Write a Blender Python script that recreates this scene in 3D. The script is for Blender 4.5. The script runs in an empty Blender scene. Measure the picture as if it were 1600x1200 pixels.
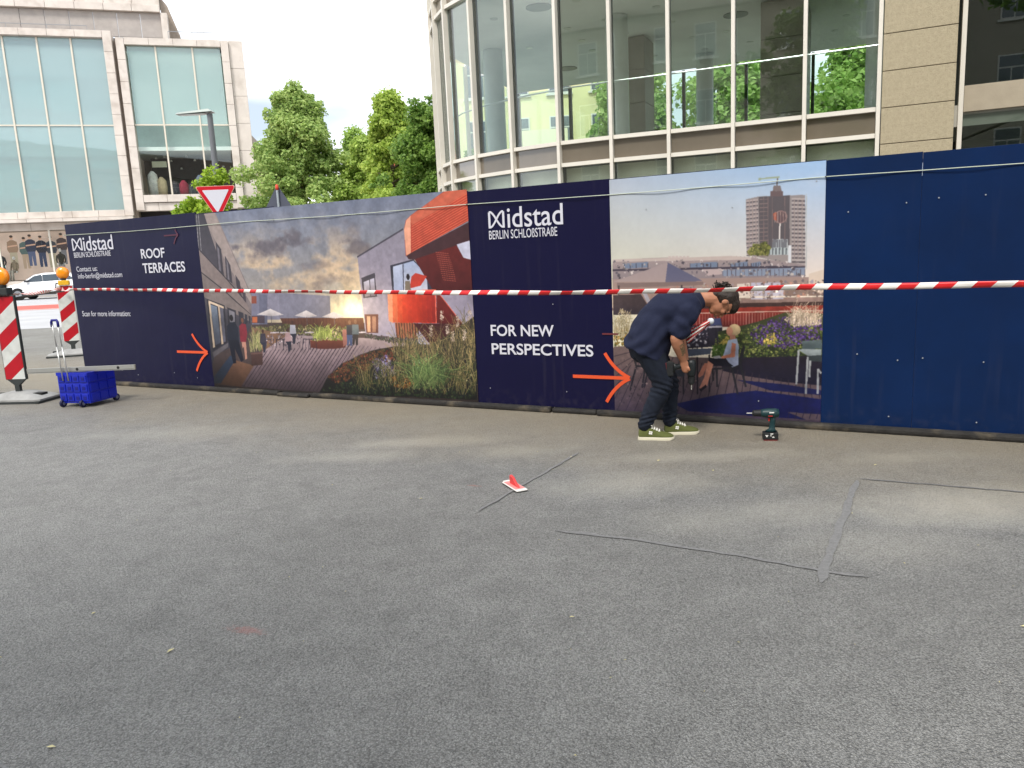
import bpy, bmesh, math, random
import numpy as np
from mathutils import Vector, Matrix

# ------------------------------------------------------------------ camera, sky, sun, exposure
scn = bpy.context.scene
COL = scn.collection
R_ = math.radians

cam_data = bpy.data.cameras.new('camera')
cam_data.sensor_width = 36.0
cam_data.lens = 27.05
cam_data.clip_start = 0.05
cam_data.clip_end = 2000.0
cam = bpy.data.objects.new('camera', cam_data)
COL.objects.link(cam)
pitch, roll = R_(9.87), R_(2.738)
fw = Vector((0, math.cos(pitch), -math.sin(pitch)))
up0 = Vector((0, math.sin(pitch), math.cos(pitch)))
rt = Vector((1, 0, 0)) * math.cos(roll) - up0 * math.sin(roll)
up = Vector((1, 0, 0)) * math.sin(roll) + up0 * math.cos(roll)
m = Matrix((rt, up, -fw)).transposed().to_4x4()
m.translation = Vector((0, 0, 1.5))
cam.matrix_world = m
scn.camera = cam

SUN_EL, SUN_AZ = 52.0, 205.0          # azimuth measured from +Y towards +X
world = bpy.data.worlds.new('World')
scn.world = world
world.use_nodes = True
wn, wl = world.node_tree.nodes, world.node_tree.links
wn.clear()
w_out = wn.new('ShaderNodeOutputWorld')
w_bg = wn.new('ShaderNodeBackground')
w_bg.inputs['Strength'].default_value = 0.12
w_sky = wn.new('ShaderNodeTexSky')
w_sky.sky_type = 'NISHITA'
w_sky.sun_disc = False
w_sky.sun_elevation = R_(SUN_EL)
w_sky.sun_rotation = R_(SUN_AZ)
w_sky.air_density = 1.0
w_sky.dust_density = 2.0
w_tc = wn.new('ShaderNodeTexCoord')
w_map = wn.new('ShaderNodeMapping')
w_map.inputs['Scale'].default_value = (1.0, 1.0, 3.2)
w_map.inputs['Location'].default_value = (3.3, 0.4, 0.6)
w_noise = wn.new('ShaderNodeTexNoise')
w_noise.inputs['Scale'].default_value = 2.3
w_noise.inputs['Detail'].default_value = 7.0
w_noise.inputs['Roughness'].default_value = 0.45
w_ramp = wn.new('ShaderNodeValToRGB')
w_ramp.color_ramp.elements[0].position = 0.38
w_ramp.color_ramp.elements[0].color = (0.0, 0.0, 0.0, 1)
w_ramp.color_ramp.elements[1].position = 0.58
w_ramp.color_ramp.elements[1].color = (1, 1, 1, 1)
w_mix = wn.new('ShaderNodeMix')
w_mix.data_type = 'RGBA'
w_mix.inputs['B'].default_value = (7.6, 7.7, 7.9, 1)     # sunlit cloud
wl.new(w_tc.outputs['Generated'], w_map.inputs['Vector'])
wl.new(w_map.outputs['Vector'], w_noise.inputs['Vector'])
wl.new(w_noise.outputs['Fac'], w_ramp.inputs['Fac'])
wl.new(w_ramp.outputs['Color'], w_mix.inputs['Factor'])
w_mix0 = wn.new('ShaderNodeMix')                          # grey-blue cloud base over the clear sky
w_mix0.data_type = 'RGBA'
w_mix0.inputs['Factor'].default_value = 0.9
w_mix0.inputs['B'].default_value = (2.7, 3.1, 3.6, 1)
wl.new(w_sky.outputs['Color'], w_mix0.inputs['A'])
wl.new(w_mix0.outputs['Result'], w_mix.inputs['A'])
wl.new(w_mix.outputs['Result'], w_bg.inputs['Color'])
wl.new(w_bg.outputs['Background'], w_out.inputs['Surface'])

sun_data = bpy.data.lights.new('sun', 'SUN')
sun_data.energy = 1.4
sun_data.angle = R_(14)
sun_data.color = (1.0, 0.95, 0.88)
sun = bpy.data.objects.new('sun', sun_data)
COL.objects.link(sun)
_a, _e = R_(SUN_AZ), R_(SUN_EL)
to_sun = Vector((math.sin(_a) * math.cos(_e), math.cos(_a) * math.cos(_e), math.sin(_e)))
sun.rotation_euler = to_sun.to_track_quat('Z', 'Y').to_euler()

scn.view_settings.view_transform = 'Standard'
scn.view_settings.look = 'None'
scn.view_settings.gamma = 1.0
scn.view_settings.use_curve_mapping = False
scn.view_settings.exposure = 1.2
scn.render.engine = 'CYCLES'
scn.cycles.use_denoising = True
scn.cycles.max_bounces = 8
scn.cycles.transparent_max_bounces = 16
scn.cycles.caustics_reflective = False
scn.cycles.caustics_refractive = False

# ------------------------------------------------------------------ helpers
def lin(c):
    return tuple(((v / 255.0) / 12.92 if v / 255.0 <= 0.04045 else ((v / 255.0 + 0.055) / 1.055) ** 2.4) for v in c)

MATS = {}
def mat(name, col, rough=0.6, metal=0.0, spec=0.4, var=0.0, vscale=4.0, bump=0.0, bscale=60.0, coat=0.0, stain=None, detail=5.0):
    """col is sRGB 0-255; var darkens and lightens by noise, bump gives fine relief."""
    if name in MATS:
        return MATS[name]
    mt = bpy.data.materials.new(name)
    mt.use_nodes = True
    nt = mt.node_tree
    b = nt.nodes['Principled BSDF']
    c = lin(col)
    b.inputs['Base Color'].default_value = (*c, 1)
    b.inputs['Roughness'].default_value = rough
    b.inputs['Metallic'].default_value = metal
    b.inputs['Specular IOR Level'].default_value = spec
    b.inputs['Coat Weight'].default_value = coat
    if var or bump or stain:
        tc = nt.nodes.new('ShaderNodeTexCoord')
    if var:
        n = nt.nodes.new('ShaderNodeTexNoise')
        n.inputs['Scale'].default_value = vscale
        n.inputs['Detail'].default_value = detail
        n.inputs['Roughness'].default_value = 0.6
        nt.links.new(tc.outputs['Object'], n.inputs['Vector'])
        r = nt.nodes.new('ShaderNodeValToRGB')
        r.color_ramp.elements[0].position = 0.3
        r.color_ramp.elements[1].position = 0.72
        r.color_ramp.elements[0].color = (*[v * (1 - var) for v in c], 1)
        r.color_ramp.elements[1].color = (*[min(1, v * (1 + var)) for v in c], 1)
        nt.links.new(n.outputs['Fac'], r.inputs['Fac'])
        last = r.outputs['Color']
        if stain:
            n2 = nt.nodes.new('ShaderNodeTexNoise')
            n2.inputs['Scale'].default_value = stain[1]
            n2.inputs['Detail'].default_value = 6
            nt.links.new(tc.outputs['Object'], n2.inputs['Vector'])
            r2 = nt.nodes.new('ShaderNodeValToRGB')
            r2.color_ramp.elements[0].position = 0.52
            r2.color_ramp.elements[1].position = 0.72
            nt.links.new(n2.outputs['Fac'], r2.inputs['Fac'])
            mx = nt.nodes.new('ShaderNodeMix')
            mx.data_type = 'RGBA'
            mx.inputs['B'].default_value = (*lin(stain[0]), 1)
            mul = nt.nodes.new('ShaderNodeMath')
            mul.operation = 'MULTIPLY'
            mul.inputs[1].default_value = stain[2]
            nt.links.new(r2.outputs['Color'], mul.inputs[0])
            nt.links.new(mul.outputs[0], mx.inputs['Factor'])
            nt.links.new(last, mx.inputs['A'])
            last = mx.outputs['Result']
        nt.links.new(last, b.inputs['Base Color'])
        rr = nt.nodes.new('ShaderNodeMapRange')
        rr.inputs['To Min'].default_value = min(1, rough * 1.15)
        rr.inputs['To Max'].default_value = rough * 0.85
        nt.links.new(n.outputs['Fac'], rr.inputs['Value'])
        nt.links.new(rr.outputs['Result'], b.inputs['Roughness'])
    if bump:
        n3 = nt.nodes.new('ShaderNodeTexNoise')
        n3.inputs['Scale'].default_value = bscale
        n3.inputs['Detail'].default_value = 4
        nt.links.new(tc.outputs['Object'], n3.inputs['Vector'])
        bp = nt.nodes.new('ShaderNodeBump')
        bp.inputs['Strength'].default_value = bump
        bp.inputs['Distance'].default_value = 0.01
        nt.links.new(n3.outputs['Fac'], bp.inputs['Height'])
        nt.links.new(bp.outputs['Normal'], b.inputs['Normal'])
    MATS[name] = mt
    return mt

def glass_mat(name, tint, refl=1.0, base=0.06, ior=1.55, wave=0.0, body=None):
    """thin architectural pane: tinted see-through plus mirror reflection by Fresnel."""
    if name in MATS:
        return MATS[name]
    mt = bpy.data.materials.new(name)
    mt.use_nodes = True
    nt = mt.node_tree
    nt.nodes.clear()
    out = nt.nodes.new('ShaderNodeOutputMaterial')
    tr = nt.nodes.new('ShaderNodeBsdfTransparent')
    tr.inputs['Color'].default_value = (*tint, 1)
    gl = nt.nodes.new('ShaderNodeBsdfGlossy')
    gl.inputs['Roughness'].default_value = 0.0
    gl.inputs['Color'].default_value = (0.92, 0.96, 0.95, 1)
    lw = nt.nodes.new('ShaderNodeLayerWeight')       # Schlick reflectance, the same from both sides
    lw.inputs['Blend'].default_value = 0.5
    pw = nt.nodes.new('ShaderNodeMath')
    pw.operation = 'POWER'
    pw.inputs[1].default_value = 5.0
    nt.links.new(lw.outputs['Facing'], pw.inputs[0])
    fr = nt.nodes.new('ShaderNodeMath')
    fr.operation = 'MULTIPLY_ADD'
    f0 = ((ior - 1) / (ior + 1)) ** 2
    fr.inputs[1].default_value = 1 - f0
    fr.inputs[2].default_value = f0
    nt.links.new(pw.outputs[0], fr.inputs[0])
    ma = nt.nodes.new('ShaderNodeMath')
    ma.operation = 'MULTIPLY_ADD'
    ma.use_clamp = True
    ma.inputs[1].default_value = refl
    ma.inputs[2].default_value = base
    mx = nt.nodes.new('ShaderNodeMixShader')
    nt.links.new(fr.outputs[0], ma.inputs[0])
    nt.links.new(ma.outputs[0], mx.inputs['Fac'])
    src = tr.outputs[0]
    if body:                                   # printed or milky glass: part of the pane scatters light
        df = nt.nodes.new('ShaderNodeBsdfDiffuse')
        df.inputs['Color'].default_value = (*lin(body[0]), 1)
        m0 = nt.nodes.new('ShaderNodeMixShader')
        m0.inputs['Fac'].default_value = body[1]
        nt.links.new(tr.outputs[0], m0.inputs[1])
        nt.links.new(df.outputs[0], m0.inputs[2])
        src = m0.outputs[0]
    nt.links.new(src, mx.inputs[1])
    nt.links.new(gl.outputs[0], mx.inputs[2])
    nt.links.new(mx.outputs[0], out.inputs['Surface'])
    if wave:
        tc = nt.nodes.new('ShaderNodeTexCoord')
        n = nt.nodes.new('ShaderNodeTexNoise')
        n.inputs['Scale'].default_value = 0.9
        n.inputs['Detail'].default_value = 1
        nt.links.new(tc.outputs['Object'], n.inputs['Vector'])
        bp = nt.nodes.new('ShaderNodeBump')
        bp.inputs['Strength'].default_value = wave
        bp.inputs['Distance'].default_value = 0.05
        nt.links.new(n.outputs['Fac'], bp.inputs['Height'])
        nt.links.new(bp.outputs['Normal'], gl.inputs['Normal'])
    MATS[name] = mt
    return mt

class MB:
    """collects boxes, bars, tubes, lofts and sheets; build() links them as ONE mesh object."""
    def __init__(self):
        self.v, self.f = [], []
    def add(self, vs, fs):
        o = len(self.v)
        self.v += [tuple(p) for p in vs]
        self.f += [tuple(i + o for i in q) for q in fs]
        return self
    def box(self, x0, x1, y0, y1, z0, z1):
        return self.add([(x0,y0,z0),(x1,y0,z0),(x1,y1,z0),(x0,y1,z0),(x0,y0,z1),(x1,y0,z1),(x1,y1,z1),(x0,y1,z1)],
                        [(0,3,2,1),(4,5,6,7),(0,1,5,4),(1,2,6,5),(2,3,7,6),(3,0,4,7)])
    def cbox(self, x0, x1, y0, y1, z0, z1, c):
        """box with chamfered edges"""
        bm = bmesh.new()
        t = MB().box(x0, x1, y0, y1, z0, z1)
        vs = [bm.verts.new(p) for p in t.v]
        for q in t.f:
            bm.faces.new([vs[i] for i in q])
        bmesh.ops.bevel(bm, geom=bm.edges[:], offset=c, segments=2, affect='EDGES', profile=0.6)
        bm.verts.index_update()
        self.add([p.co[:] for p in bm.verts], [[p.index for p in q.verts] for q in bm.faces])
        bm.free()
        return self
    def bar(self, a, b, w, h, upv=(0, 0, 1)):
        """box from a to b, w wide sideways, h along up"""
        a, b = Vector(a), Vector(b)
        d = (b - a).normalized()
        s = d.cross(Vector(upv))
        if s.length < 1e-5:
            s = Vector((1, 0, 0))
        s.normalize()
        u = s.cross(d).normalized()
        vs = []
        for p in (a, b):
            for i, j in ((-1,-1),(1,-1),(1,1),(-1,1)):
                vs.append(p + s * (w / 2 * i) + u * (h / 2 * j))
        return self.add(vs, [(0,1,2,3),(7,6,5,4),(0,4,5,1),(1,5,6,2),(2,6,7,3),(3,7,4,0)])
    def prism(self, pts, ax, d0, d1):
        """polygon in the plane across axis ax ('x','y','z'), pushed from d0 to d1"""
        n = len(pts)
        def P(p, d):
            return {'y': (p[0], d, p[1]), 'x': (d, p[0], p[1]), 'z': (p[0], p[1], d)}[ax]
        vs = [P(p, d0) for p in pts] + [P(p, d1) for p in pts]
        fs = [tuple(range(n))[::-1], tuple(range(n, 2 * n))] + [(i, (i + 1) % n, n + (i + 1) % n, n + i) for i in range(n)]
        return self.add(vs, fs)
    def tube(self, path, r, seg=10, caps=True):
        path = [Vector(p) for p in path]
        rs = r if isinstance(r, (list, tuple)) else [r] * len(path)
        rings, prev = [], None
        for i, p in enumerate(path):
            d = (path[min(i + 1, len(path) - 1)] - path[max(i - 1, 0)]).normalized()
            if prev is None:
                s = d.cross(Vector((0, 0, 1)))
                if s.length < 1e-3:
                    s = d.cross(Vector((1, 0, 0)))
            else:
                s = prev - d * prev.dot(d)
            s.normalize()
            prev = s
            u = d.cross(s)
            rings.append([p + (s * math.cos(t) + u * math.sin(t)) * rs[i] for t in [2 * math.pi * k / seg for k in range(seg)]])
        return self.rings(rings, caps)
    def rings(self, rings, caps=True):
        seg = len(rings[0])
        vs = [p for q in rings for p in q]
        fs = []
        for i in range(len(rings) - 1):
            for k in range(seg):
                a, b = i * seg + k, i * seg + (k + 1) % seg
                fs.append((a, b, b + seg, a + seg))
        if caps:
            fs.append(tuple(range(seg))[::-1])
            fs.append(tuple(range((len(rings) - 1) * seg, len(rings) * seg)))
        return self.add(vs, fs)
    def lathe(self, prof, c=(0, 0, 0), ax='z', seg=20):
        """prof: [(radius, height)]"""
        rings = []
        for r, h in prof:
            q = []
            for k in range(seg):
                t = 2 * math.pi * k / seg
                a, b = r * math.cos(t), r * math.sin(t)
                p = {'z': (a, b, h), 'x': (h, a, b), 'y': (b, h, a)}[ax]
                q.append((p[0] + c[0], p[1] + c[1], p[2] + c[2]))
            rings.append(q)
        return self.rings(rings)
    def ell(self, c, r, seg=14, rot=None):
        """ellipsoid"""
        rings = []
        n = max(6, seg // 2)
        for i in range(1, n):
            t = math.pi * i / n
            q = []
            for k in range(seg):
                a = 2 * math.pi * k / seg
                p = Vector((r[0] * math.sin(t) * math.cos(a), r[1] * math.sin(t) * math.sin(a), -r[2] * math.cos(t)))
                if rot is not None:
                    p = rot @ p
                q.append(p + Vector(c))
            rings.append(q)
        return self.rings(rings)
    def build(self, name, material, parent=None, smooth=False, bevel=0.0, loc=None):
        me = bpy.data.meshes.new(name)
        me.from_pydata(self.v, [], self.f)
        bm = bmesh.new()
        bm.from_mesh(me)
        bmesh.ops.recalc_face_normals(bm, faces=bm.faces[:])
        bm.to_mesh(me)
        bm.free()
        if smooth:
            me.shade_smooth()
        if material:
            me.materials.append(material)
        o = bpy.data.objects.new(name, me)
        COL.objects.link(o)
        if loc:
            o.location = loc
        if parent:
            o.parent = parent
        if bevel:
            md = o.modifiers.new('b', 'BEVEL')
            md.width = bevel
            md.segments = 2
            md.limit_method = 'ANGLE'
        if smooth == 'auto':
            me.shade_smooth()
            md = o.modifiers.new('w', 'EDGE_SPLIT')
            md.split_angle = R_(35)
        return o

def tag(o, label=None, cat=None, group=None, kind=None):
    for k, v in (('label', label), ('category', cat), ('group', group), ('kind', kind)):
        if v:
            o[k] = v
    return o

def thing(name, label, cat, loc=(0, 0, 0), rz=0.0, group=None, kind=None):
    o = bpy.data.objects.new(name, None)
    o.empty_display_size = 0.2
    COL.objects.link(o)
    o.location = loc
    o.rotation_euler = (0, 0, rz)
    return tag(o, label, cat, group, kind)

def dup(o, parent=None):
    c = o.copy()
    COL.objects.link(c)
    c.parent = parent
    for ch in list(o.children):
        dup(ch, c)
    return c

def share(src, name=None, parent=None, loc=None, rot=None, scale=None):
    """another object on the same mesh data"""
    c = bpy.data.objects.new(name or src.name.split('.')[0], src.data)
    COL.objects.link(c)
    c.parent = parent
    if loc: c.location = loc
    if rot: c.rotation_euler = rot
    if scale: c.scale = scale
    for md in src.modifiers:
        if md.type == 'BEVEL':
            n = c.modifiers.new('b', 'BEVEL')
            n.width, n.segments, n.limit_method = md.width, md.segments, md.limit_method
    return c

def text_mesh(name, body, x0, x1, z0, z1, material, parent, y=-0.0045, bold=0.0, depth=0.0006):
    """printed lettering: fills the box x0..x1, z0..z1 on a face that looks towards -y"""
    cu = bpy.data.curves.new(name, 'FONT')
    cu.body = body
    cu.offset = bold
    cu.extrude = 0.01
    cu.resolution_u = 5
    t = bpy.data.objects.new('tmp_text', cu)
    COL.objects.link(t)
    dg = bpy.context.evaluated_depsgraph_get()
    me = bpy.data.meshes.new_from_object(t.evaluated_get(dg))
    bpy.data.objects.remove(t)
    n = len(me.vertices)
    co = np.empty(n * 3)
    me.vertices.foreach_get('co', co)
    co = co.reshape(-1, 3)
    lo, hi = co.min(0), co.max(0)
    q = np.empty_like(co)
    q[:, 0] = x0 + (co[:, 0] - lo[0]) / (hi[0] - lo[0]) * (x1 - x0)
    q[:, 2] = z0 + (co[:, 1] - lo[1]) / (hi[1] - lo[1]) * (z1 - z0)
    q[:, 1] = y - np.where(co[:, 2] > (lo[2] + hi[2]) / 2, depth, -depth)
    me.vertices.foreach_set('co', q.ravel())
    me.materials.clear()
    me.materials.append(material)
    me.name = name
    o = bpy.data.objects.new(name, me)
    COL.objects.link(o)
    o.parent = parent
    return o

def ribbon(pts, w, y, depth=0.0006, taper=None):
    """flat stroke in the x-z plane, thin slab; pts [(x,z)]"""
    mb = MB()
    n = len(pts)
    L, Rr = [], []
    for i, p in enumerate(pts):
        a, b = pts[max(i - 1, 0)], pts[min(i + 1, n - 1)]
        d = Vector((b[0] - a[0], b[1] - a[1])).normalized()
        ww = w * (taper[i] if taper else 1) / 2
        L.append((p[0] - d.y * ww, p[1] + d.x * ww))
        Rr.append((p[0] + d.y * ww, p[1] - d.x * ww))
    vs, fs = [], []
    for i in range(n):
        for yy in (y - depth, y + depth):
            vs += [(L[i][0], yy, L[i][1]), (Rr[i][0], yy, Rr[i][1])]
    for i in range(n - 1):
        a, b = i * 4, i * 4 + 4
        fs += [(a, a + 1, b + 1, b), (a + 2, b + 2, b + 3, a + 3), (a, b, b + 2, a + 2), (a + 1, a + 3, b + 3, b + 1)]
    fs += [(0, 2, 3, 1), (4 * n - 4, 4 * n - 3, 4 * n - 1, 4 * n - 2)]
    return mb.add(vs, fs)

def bez(p0, p1, p2, n=9):
    return [tuple((1 - t) ** 2 * a + 2 * t * (1 - t) * b + t * t * c for a, b, c in zip(p0, p1, p2)) for t in [i / (n - 1) for i in range(n)]]

# ------------------------------------------------------------------ ground
SA = Vector((-5.22, 10.03, 0.0))                  # foot of the hoarding, its own x axis starts here
HRZ = R_(-28.488)
SD = Vector((math.cos(HRZ), math.sin(HRZ), 0))
SN = Vector((-SD.y, SD.x, 0))                     # away from the street

def asphalt():
    mt = bpy.data.materials.new('asphalt')
    mt.use_nodes = True
    nt = mt.node_tree
    N, K = nt.nodes, nt.links
    b = N['Principled BSDF']
    b.inputs['Specular IOR Level'].default_value = 0.35
    tc = N.new('ShaderNodeTexCoord')
    P = tc.outputs['Object']
    def noise(sc, det=4, ro=0.55):
        n = N.new('ShaderNodeTexNoise')
        n.inputs['Scale'].default_value = sc
        n.inputs['Detail'].default_value = det
        n.inputs['Roughness'].default_value = ro
        K.new(P, n.inputs['Vector'])
        return n.outputs['Fac']
    def math2(op, a, c, clamp=False):
        q = N.new('ShaderNodeMath')
        q.operation = op
        q.use_clamp = clamp
        for i, v in enumerate((a, c)):
            if isinstance(v, (int, float)):
                q.inputs[i].default_value = v
            else:
                K.new(v, q.inputs[i])
        return q.outputs[0]
    def ramp(f, a, c, lo=0.0, hi=1.0):
        q = N.new('ShaderNodeMapRange')
        q.inputs['From Min'].default_value = a
        q.inputs['From Max'].default_value = c
        q.inputs['To Min'].default_value = lo
        q.inputs['To Max'].default_value = hi
        q.clamp = True
        K.new(f, q.inputs['Value'])
        return q.outputs['Result']
    def mixc(f, a, c):
        q = N.new('ShaderNodeMix')
        q.data_type = 'RGBA'
        K.new(f, q.inputs['Factor'])
        for k, v in (('A', a), ('B', c)):
            if isinstance(v, tuple):
                q.inputs[k].default_value = (*v, 1)
            else:
                K.new(v, q.inputs[k])
        return q.outputs['Result']
    vor = N.new('ShaderNodeTexVoronoi')
    vor.inputs['Scale'].default_value = 135
    vor.inputs['Randomness'].default_value = 1
    K.new(P, vor.inputs['Vector'])
    sep = N.new('ShaderNodeSeparateColor')
    K.new(vor.outputs['Color'], sep.inputs[0])
    grain = ramp(sep.outputs[0], 0.0, 1.0, 0.78, 1.22)
    pale = ramp(sep.outputs[1], 0.93, 1.0, 0.0, 0.5)
    gaps = ramp(vor.outputs['Distance'], 0.35, 0.75, 1.0, 0.6)
    big = math2('MULTIPLY', ramp(noise(0.55, 5), 0.3, 0.7, 0.86, 1.13), ramp(noise(2.7, 7, 0.65), 0.56, 0.74, 1.0, 0.80))
    mid = ramp(noise(6, 4), 0.3, 0.7, 0.9, 1.1)
    fine = ramp(noise(260, 2), 0.3, 0.7, 0.8, 1.2)
    k = math2('MULTIPLY', math2('MULTIPLY', grain, gaps), math2('MULTIPLY', math2('MULTIPLY', big, mid), fine))
    base = N.new('ShaderNodeMix')
    base.data_type = 'RGBA'
    base.blend_type = 'MULTIPLY'
    base.inputs['Factor'].default_value = 1
    base.inputs['A'].default_value = (0.325, 0.319, 0.303, 1)
    cmb = N.new('ShaderNodeCombineColor')
    for i in range(3):
        K.new(k, cmb.inputs[i])
    K.new(cmb.outputs[0], base.inputs['B'])
    col = mixc(pale, base.outputs['Result'], (0.30, 0.29, 0.26))
    # soft light dapples painted into the colour, each with its own ragged outline
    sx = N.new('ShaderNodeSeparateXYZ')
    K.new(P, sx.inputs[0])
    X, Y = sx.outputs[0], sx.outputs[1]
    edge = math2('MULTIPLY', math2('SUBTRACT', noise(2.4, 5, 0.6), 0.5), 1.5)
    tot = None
    for (px, py, rx, ry, a) in DAPPLES:
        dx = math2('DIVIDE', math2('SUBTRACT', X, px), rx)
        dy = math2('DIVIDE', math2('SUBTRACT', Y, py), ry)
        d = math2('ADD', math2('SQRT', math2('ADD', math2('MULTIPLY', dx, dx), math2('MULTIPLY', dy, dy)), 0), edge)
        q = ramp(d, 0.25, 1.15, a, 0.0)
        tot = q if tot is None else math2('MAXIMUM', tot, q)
    dapplek = math2('MULTIPLY', tot, ramp(sep.outputs[2], 0, 1, 0.55, 1.0))
    col = mixc(dapplek, col, (0.66, 0.62, 0.53))
    # sand swept against the foot of the hoarding
    perp = math2('SUBTRACT', math2('ADD', math2('MULTIPLY', X, SN.x), math2('MULTIPLY', Y, SN.y)), SA.x * SN.x + SA.y * SN.y)
    sand = ramp(math2('ADD', perp, math2('MULTIPLY', math2('SUBTRACT', noise(1.1, 6, 0.65), 0.5), 1.7)), -2.0, -0.1, 0.0, 0.85)
    sand = math2('MULTIPLY', sand, ramp(perp, 0.3, 2.5, 1.0, 0.15))
    col = mixc(math2('MULTIPLY', sand, ramp(sep.outputs[0], 0, 1, 0.6, 1.0)), col, (0.36, 0.30, 0.205))
    # faded pink marking paint
    for (px, py, rx, ry) in ((-1.15, 2.98, 0.10, 0.035), (-0.28, 4.83, 0.06, 0.02)):
        dx = math2('DIVIDE', math2('SUBTRACT', X, px), rx)
        dy = math2('DIVIDE', math2('SUBTRACT', math2('ADD', Y, math2('MULTIPLY', dx, 0.03)), py), ry)
        d = math2('ADD', math2('SQRT', math2('ADD', math2('MULTIPLY', dx, dx), math2('MULTIPLY', dy, dy)), 0), math2('MULTIPLY', math2('SUBTRACT', noise(40, 3), 0.5), 2.4))
        col = mixc(ramp(d, 0.3, 1.0, 0.5, 0.0), col, (0.42, 0.17, 0.15))
    K.new(col, b.inputs['Base Color'])
    K.new(ramp(noise(1.3, 4), 0.3, 0.7, 0.48, 0.66), b.inputs['Roughness'])
    bp = N.new('ShaderNodeBump')
    bp.inputs['Strength'].default_value = 1.0
    bp.inputs['Distance'].default_value = 0.013
    h = math2('ADD', math2('MULTIPLY', vor.outputs['Distance'], -1.0), math2('MULTIPLY', noise(160, 3), 0.8))
    K.new(h, bp.inputs['Height'])
    K.new(bp.outputs['Normal'], b.inputs['Normal'])
    return mt

DAPPLES = [(1.40, 5.27, 0.75, 0.17, 0.50), (2.64, 5.02, 0.5, 0.16, 0.42), (0.72, 4.72, 0.6, 0.28, 0.40), (1.50, 4.05, 0.55, 0.26, 0.26),  # painted light dapples: centre, radii, strength
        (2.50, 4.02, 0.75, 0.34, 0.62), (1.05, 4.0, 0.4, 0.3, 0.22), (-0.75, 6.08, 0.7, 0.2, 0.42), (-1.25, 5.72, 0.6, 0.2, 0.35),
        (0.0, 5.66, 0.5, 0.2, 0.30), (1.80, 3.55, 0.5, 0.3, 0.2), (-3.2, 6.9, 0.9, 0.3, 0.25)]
g = MB().add([(-420, -220, 0), (420, -220, 0), (420, 520, 0), (-420, 520, 0)], [(0, 1, 2, 3)])
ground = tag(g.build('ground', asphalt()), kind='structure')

rng = random.Random(7)
tar = mat('bitumen', (118, 117, 116), 0.7, var=0.22, vscale=60, bump=0.5, bscale=140)
SZ = [0.003]
def seam(pts, w):
    """poured joint lying on the asphalt"""
    P = []
    for a, b in zip(pts[:-1], pts[1:]):
        n = max(2, int((Vector(b) - Vector(a)).length / 0.06))
        P += [(a[0] + (b[0] - a[0]) * i / n + rng.uniform(-.006, .006), a[1] + (b[1] - a[1]) * i / n + rng.uniform(-.006, .006)) for i in range(n)]
    P.append(pts[-1])
    SZ[0] += 0.0006
    vs, fs = [], []
    for i, p in enumerate(P):
        a, b = P[max(i - 1, 0)], P[min(i + 1, len(P) - 1)]
        d = Vector((b[0] - a[0], b[1] - a[1])).normalized()
        k = w * rng.uniform(.6, 1.0) / 2 * (0.25 if i in (0, len(P) - 1) else 1)
        vs += [(p[0] - d.y * k, p[1] + d.x * k, SZ[0]), (p[0] + d.y * k, p[1] - d.x * k, SZ[0])]
    fs = [(2 * i, 2 * i + 1, 2 * i + 3, 2 * i + 2) for i in range(len(P) - 1)]
    return MB().add(vs, fs).build('seam', tar, ground)
seam([(2.10, 4.56), (1.66, 3.79), (1.37, 3.28), (1.31, 3.16)], 0.048)
seam([(1.54, 3.19), (1.39, 3.27), (1.04, 3.5), (0.62, 3.75), (0.2, 3.94)], 0.036)
seam([(2.12, 4.59), (2.89, 4.19), (3.6, 3.83)], 0.018)
seam([(-0.24, 4.31), (-0.03, 4.67), (0.17, 5.0), (0.47, 5.51)], 0.026)
seam([(-2.2, 2.5), (-1.7, 2.2), (-1.35, 1.98)], 0.014)

road = tag(MB().add([(-90, 21, 0.004), (-9, 21, 0.004), (6, 47.5, 0.004), (-90, 47.5, 0.004)], [(0, 1, 2, 3)]).build('road', mat('road_grey', (176, 176, 178), 0.8, var=0.12, vscale=0.6, bump=0.3, bscale=90)), kind='structure')
lane = tag(MB().add([(-80, 31.6, 0.008), (-8, 31.6, 0.008), (-8, 36.4, 0.008), (-80, 36.4, 0.008)], [(0, 1, 2, 3)]).build('cycle_path', mat('red_lane', (196, 96, 86), 0.8, var=0.12, vscale=1.5)), kind='structure')
white_line = mat('road_paint', (224, 222, 216), 0.7, var=0.1, vscale=3)
for y in (31.9, 36.1):
    MB().add([(-80, y - .1, 0.012), (-8, y - .1, 0.012), (-8, y + .1, 0.012), (-80, y + .1, 0.012)], [(0, 1, 2, 3)]).build('marking', white_line, lane)
pav = MB().add([(-90, 47.5, 0.0), (8, 47.5, 0.0), (8, 75, 0.0), (-90, 75, 0.0), (-90, 47.5, .13), (8, 47.5, .13), (8, 75, .13), (-90, 75, .13)], [(4, 5, 6, 7), (0, 1, 5, 4)])
tag(pav.build('pavement', mat('paving', (170, 166, 160), 0.85, var=0.15, vscale=2)), kind='structure')

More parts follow.
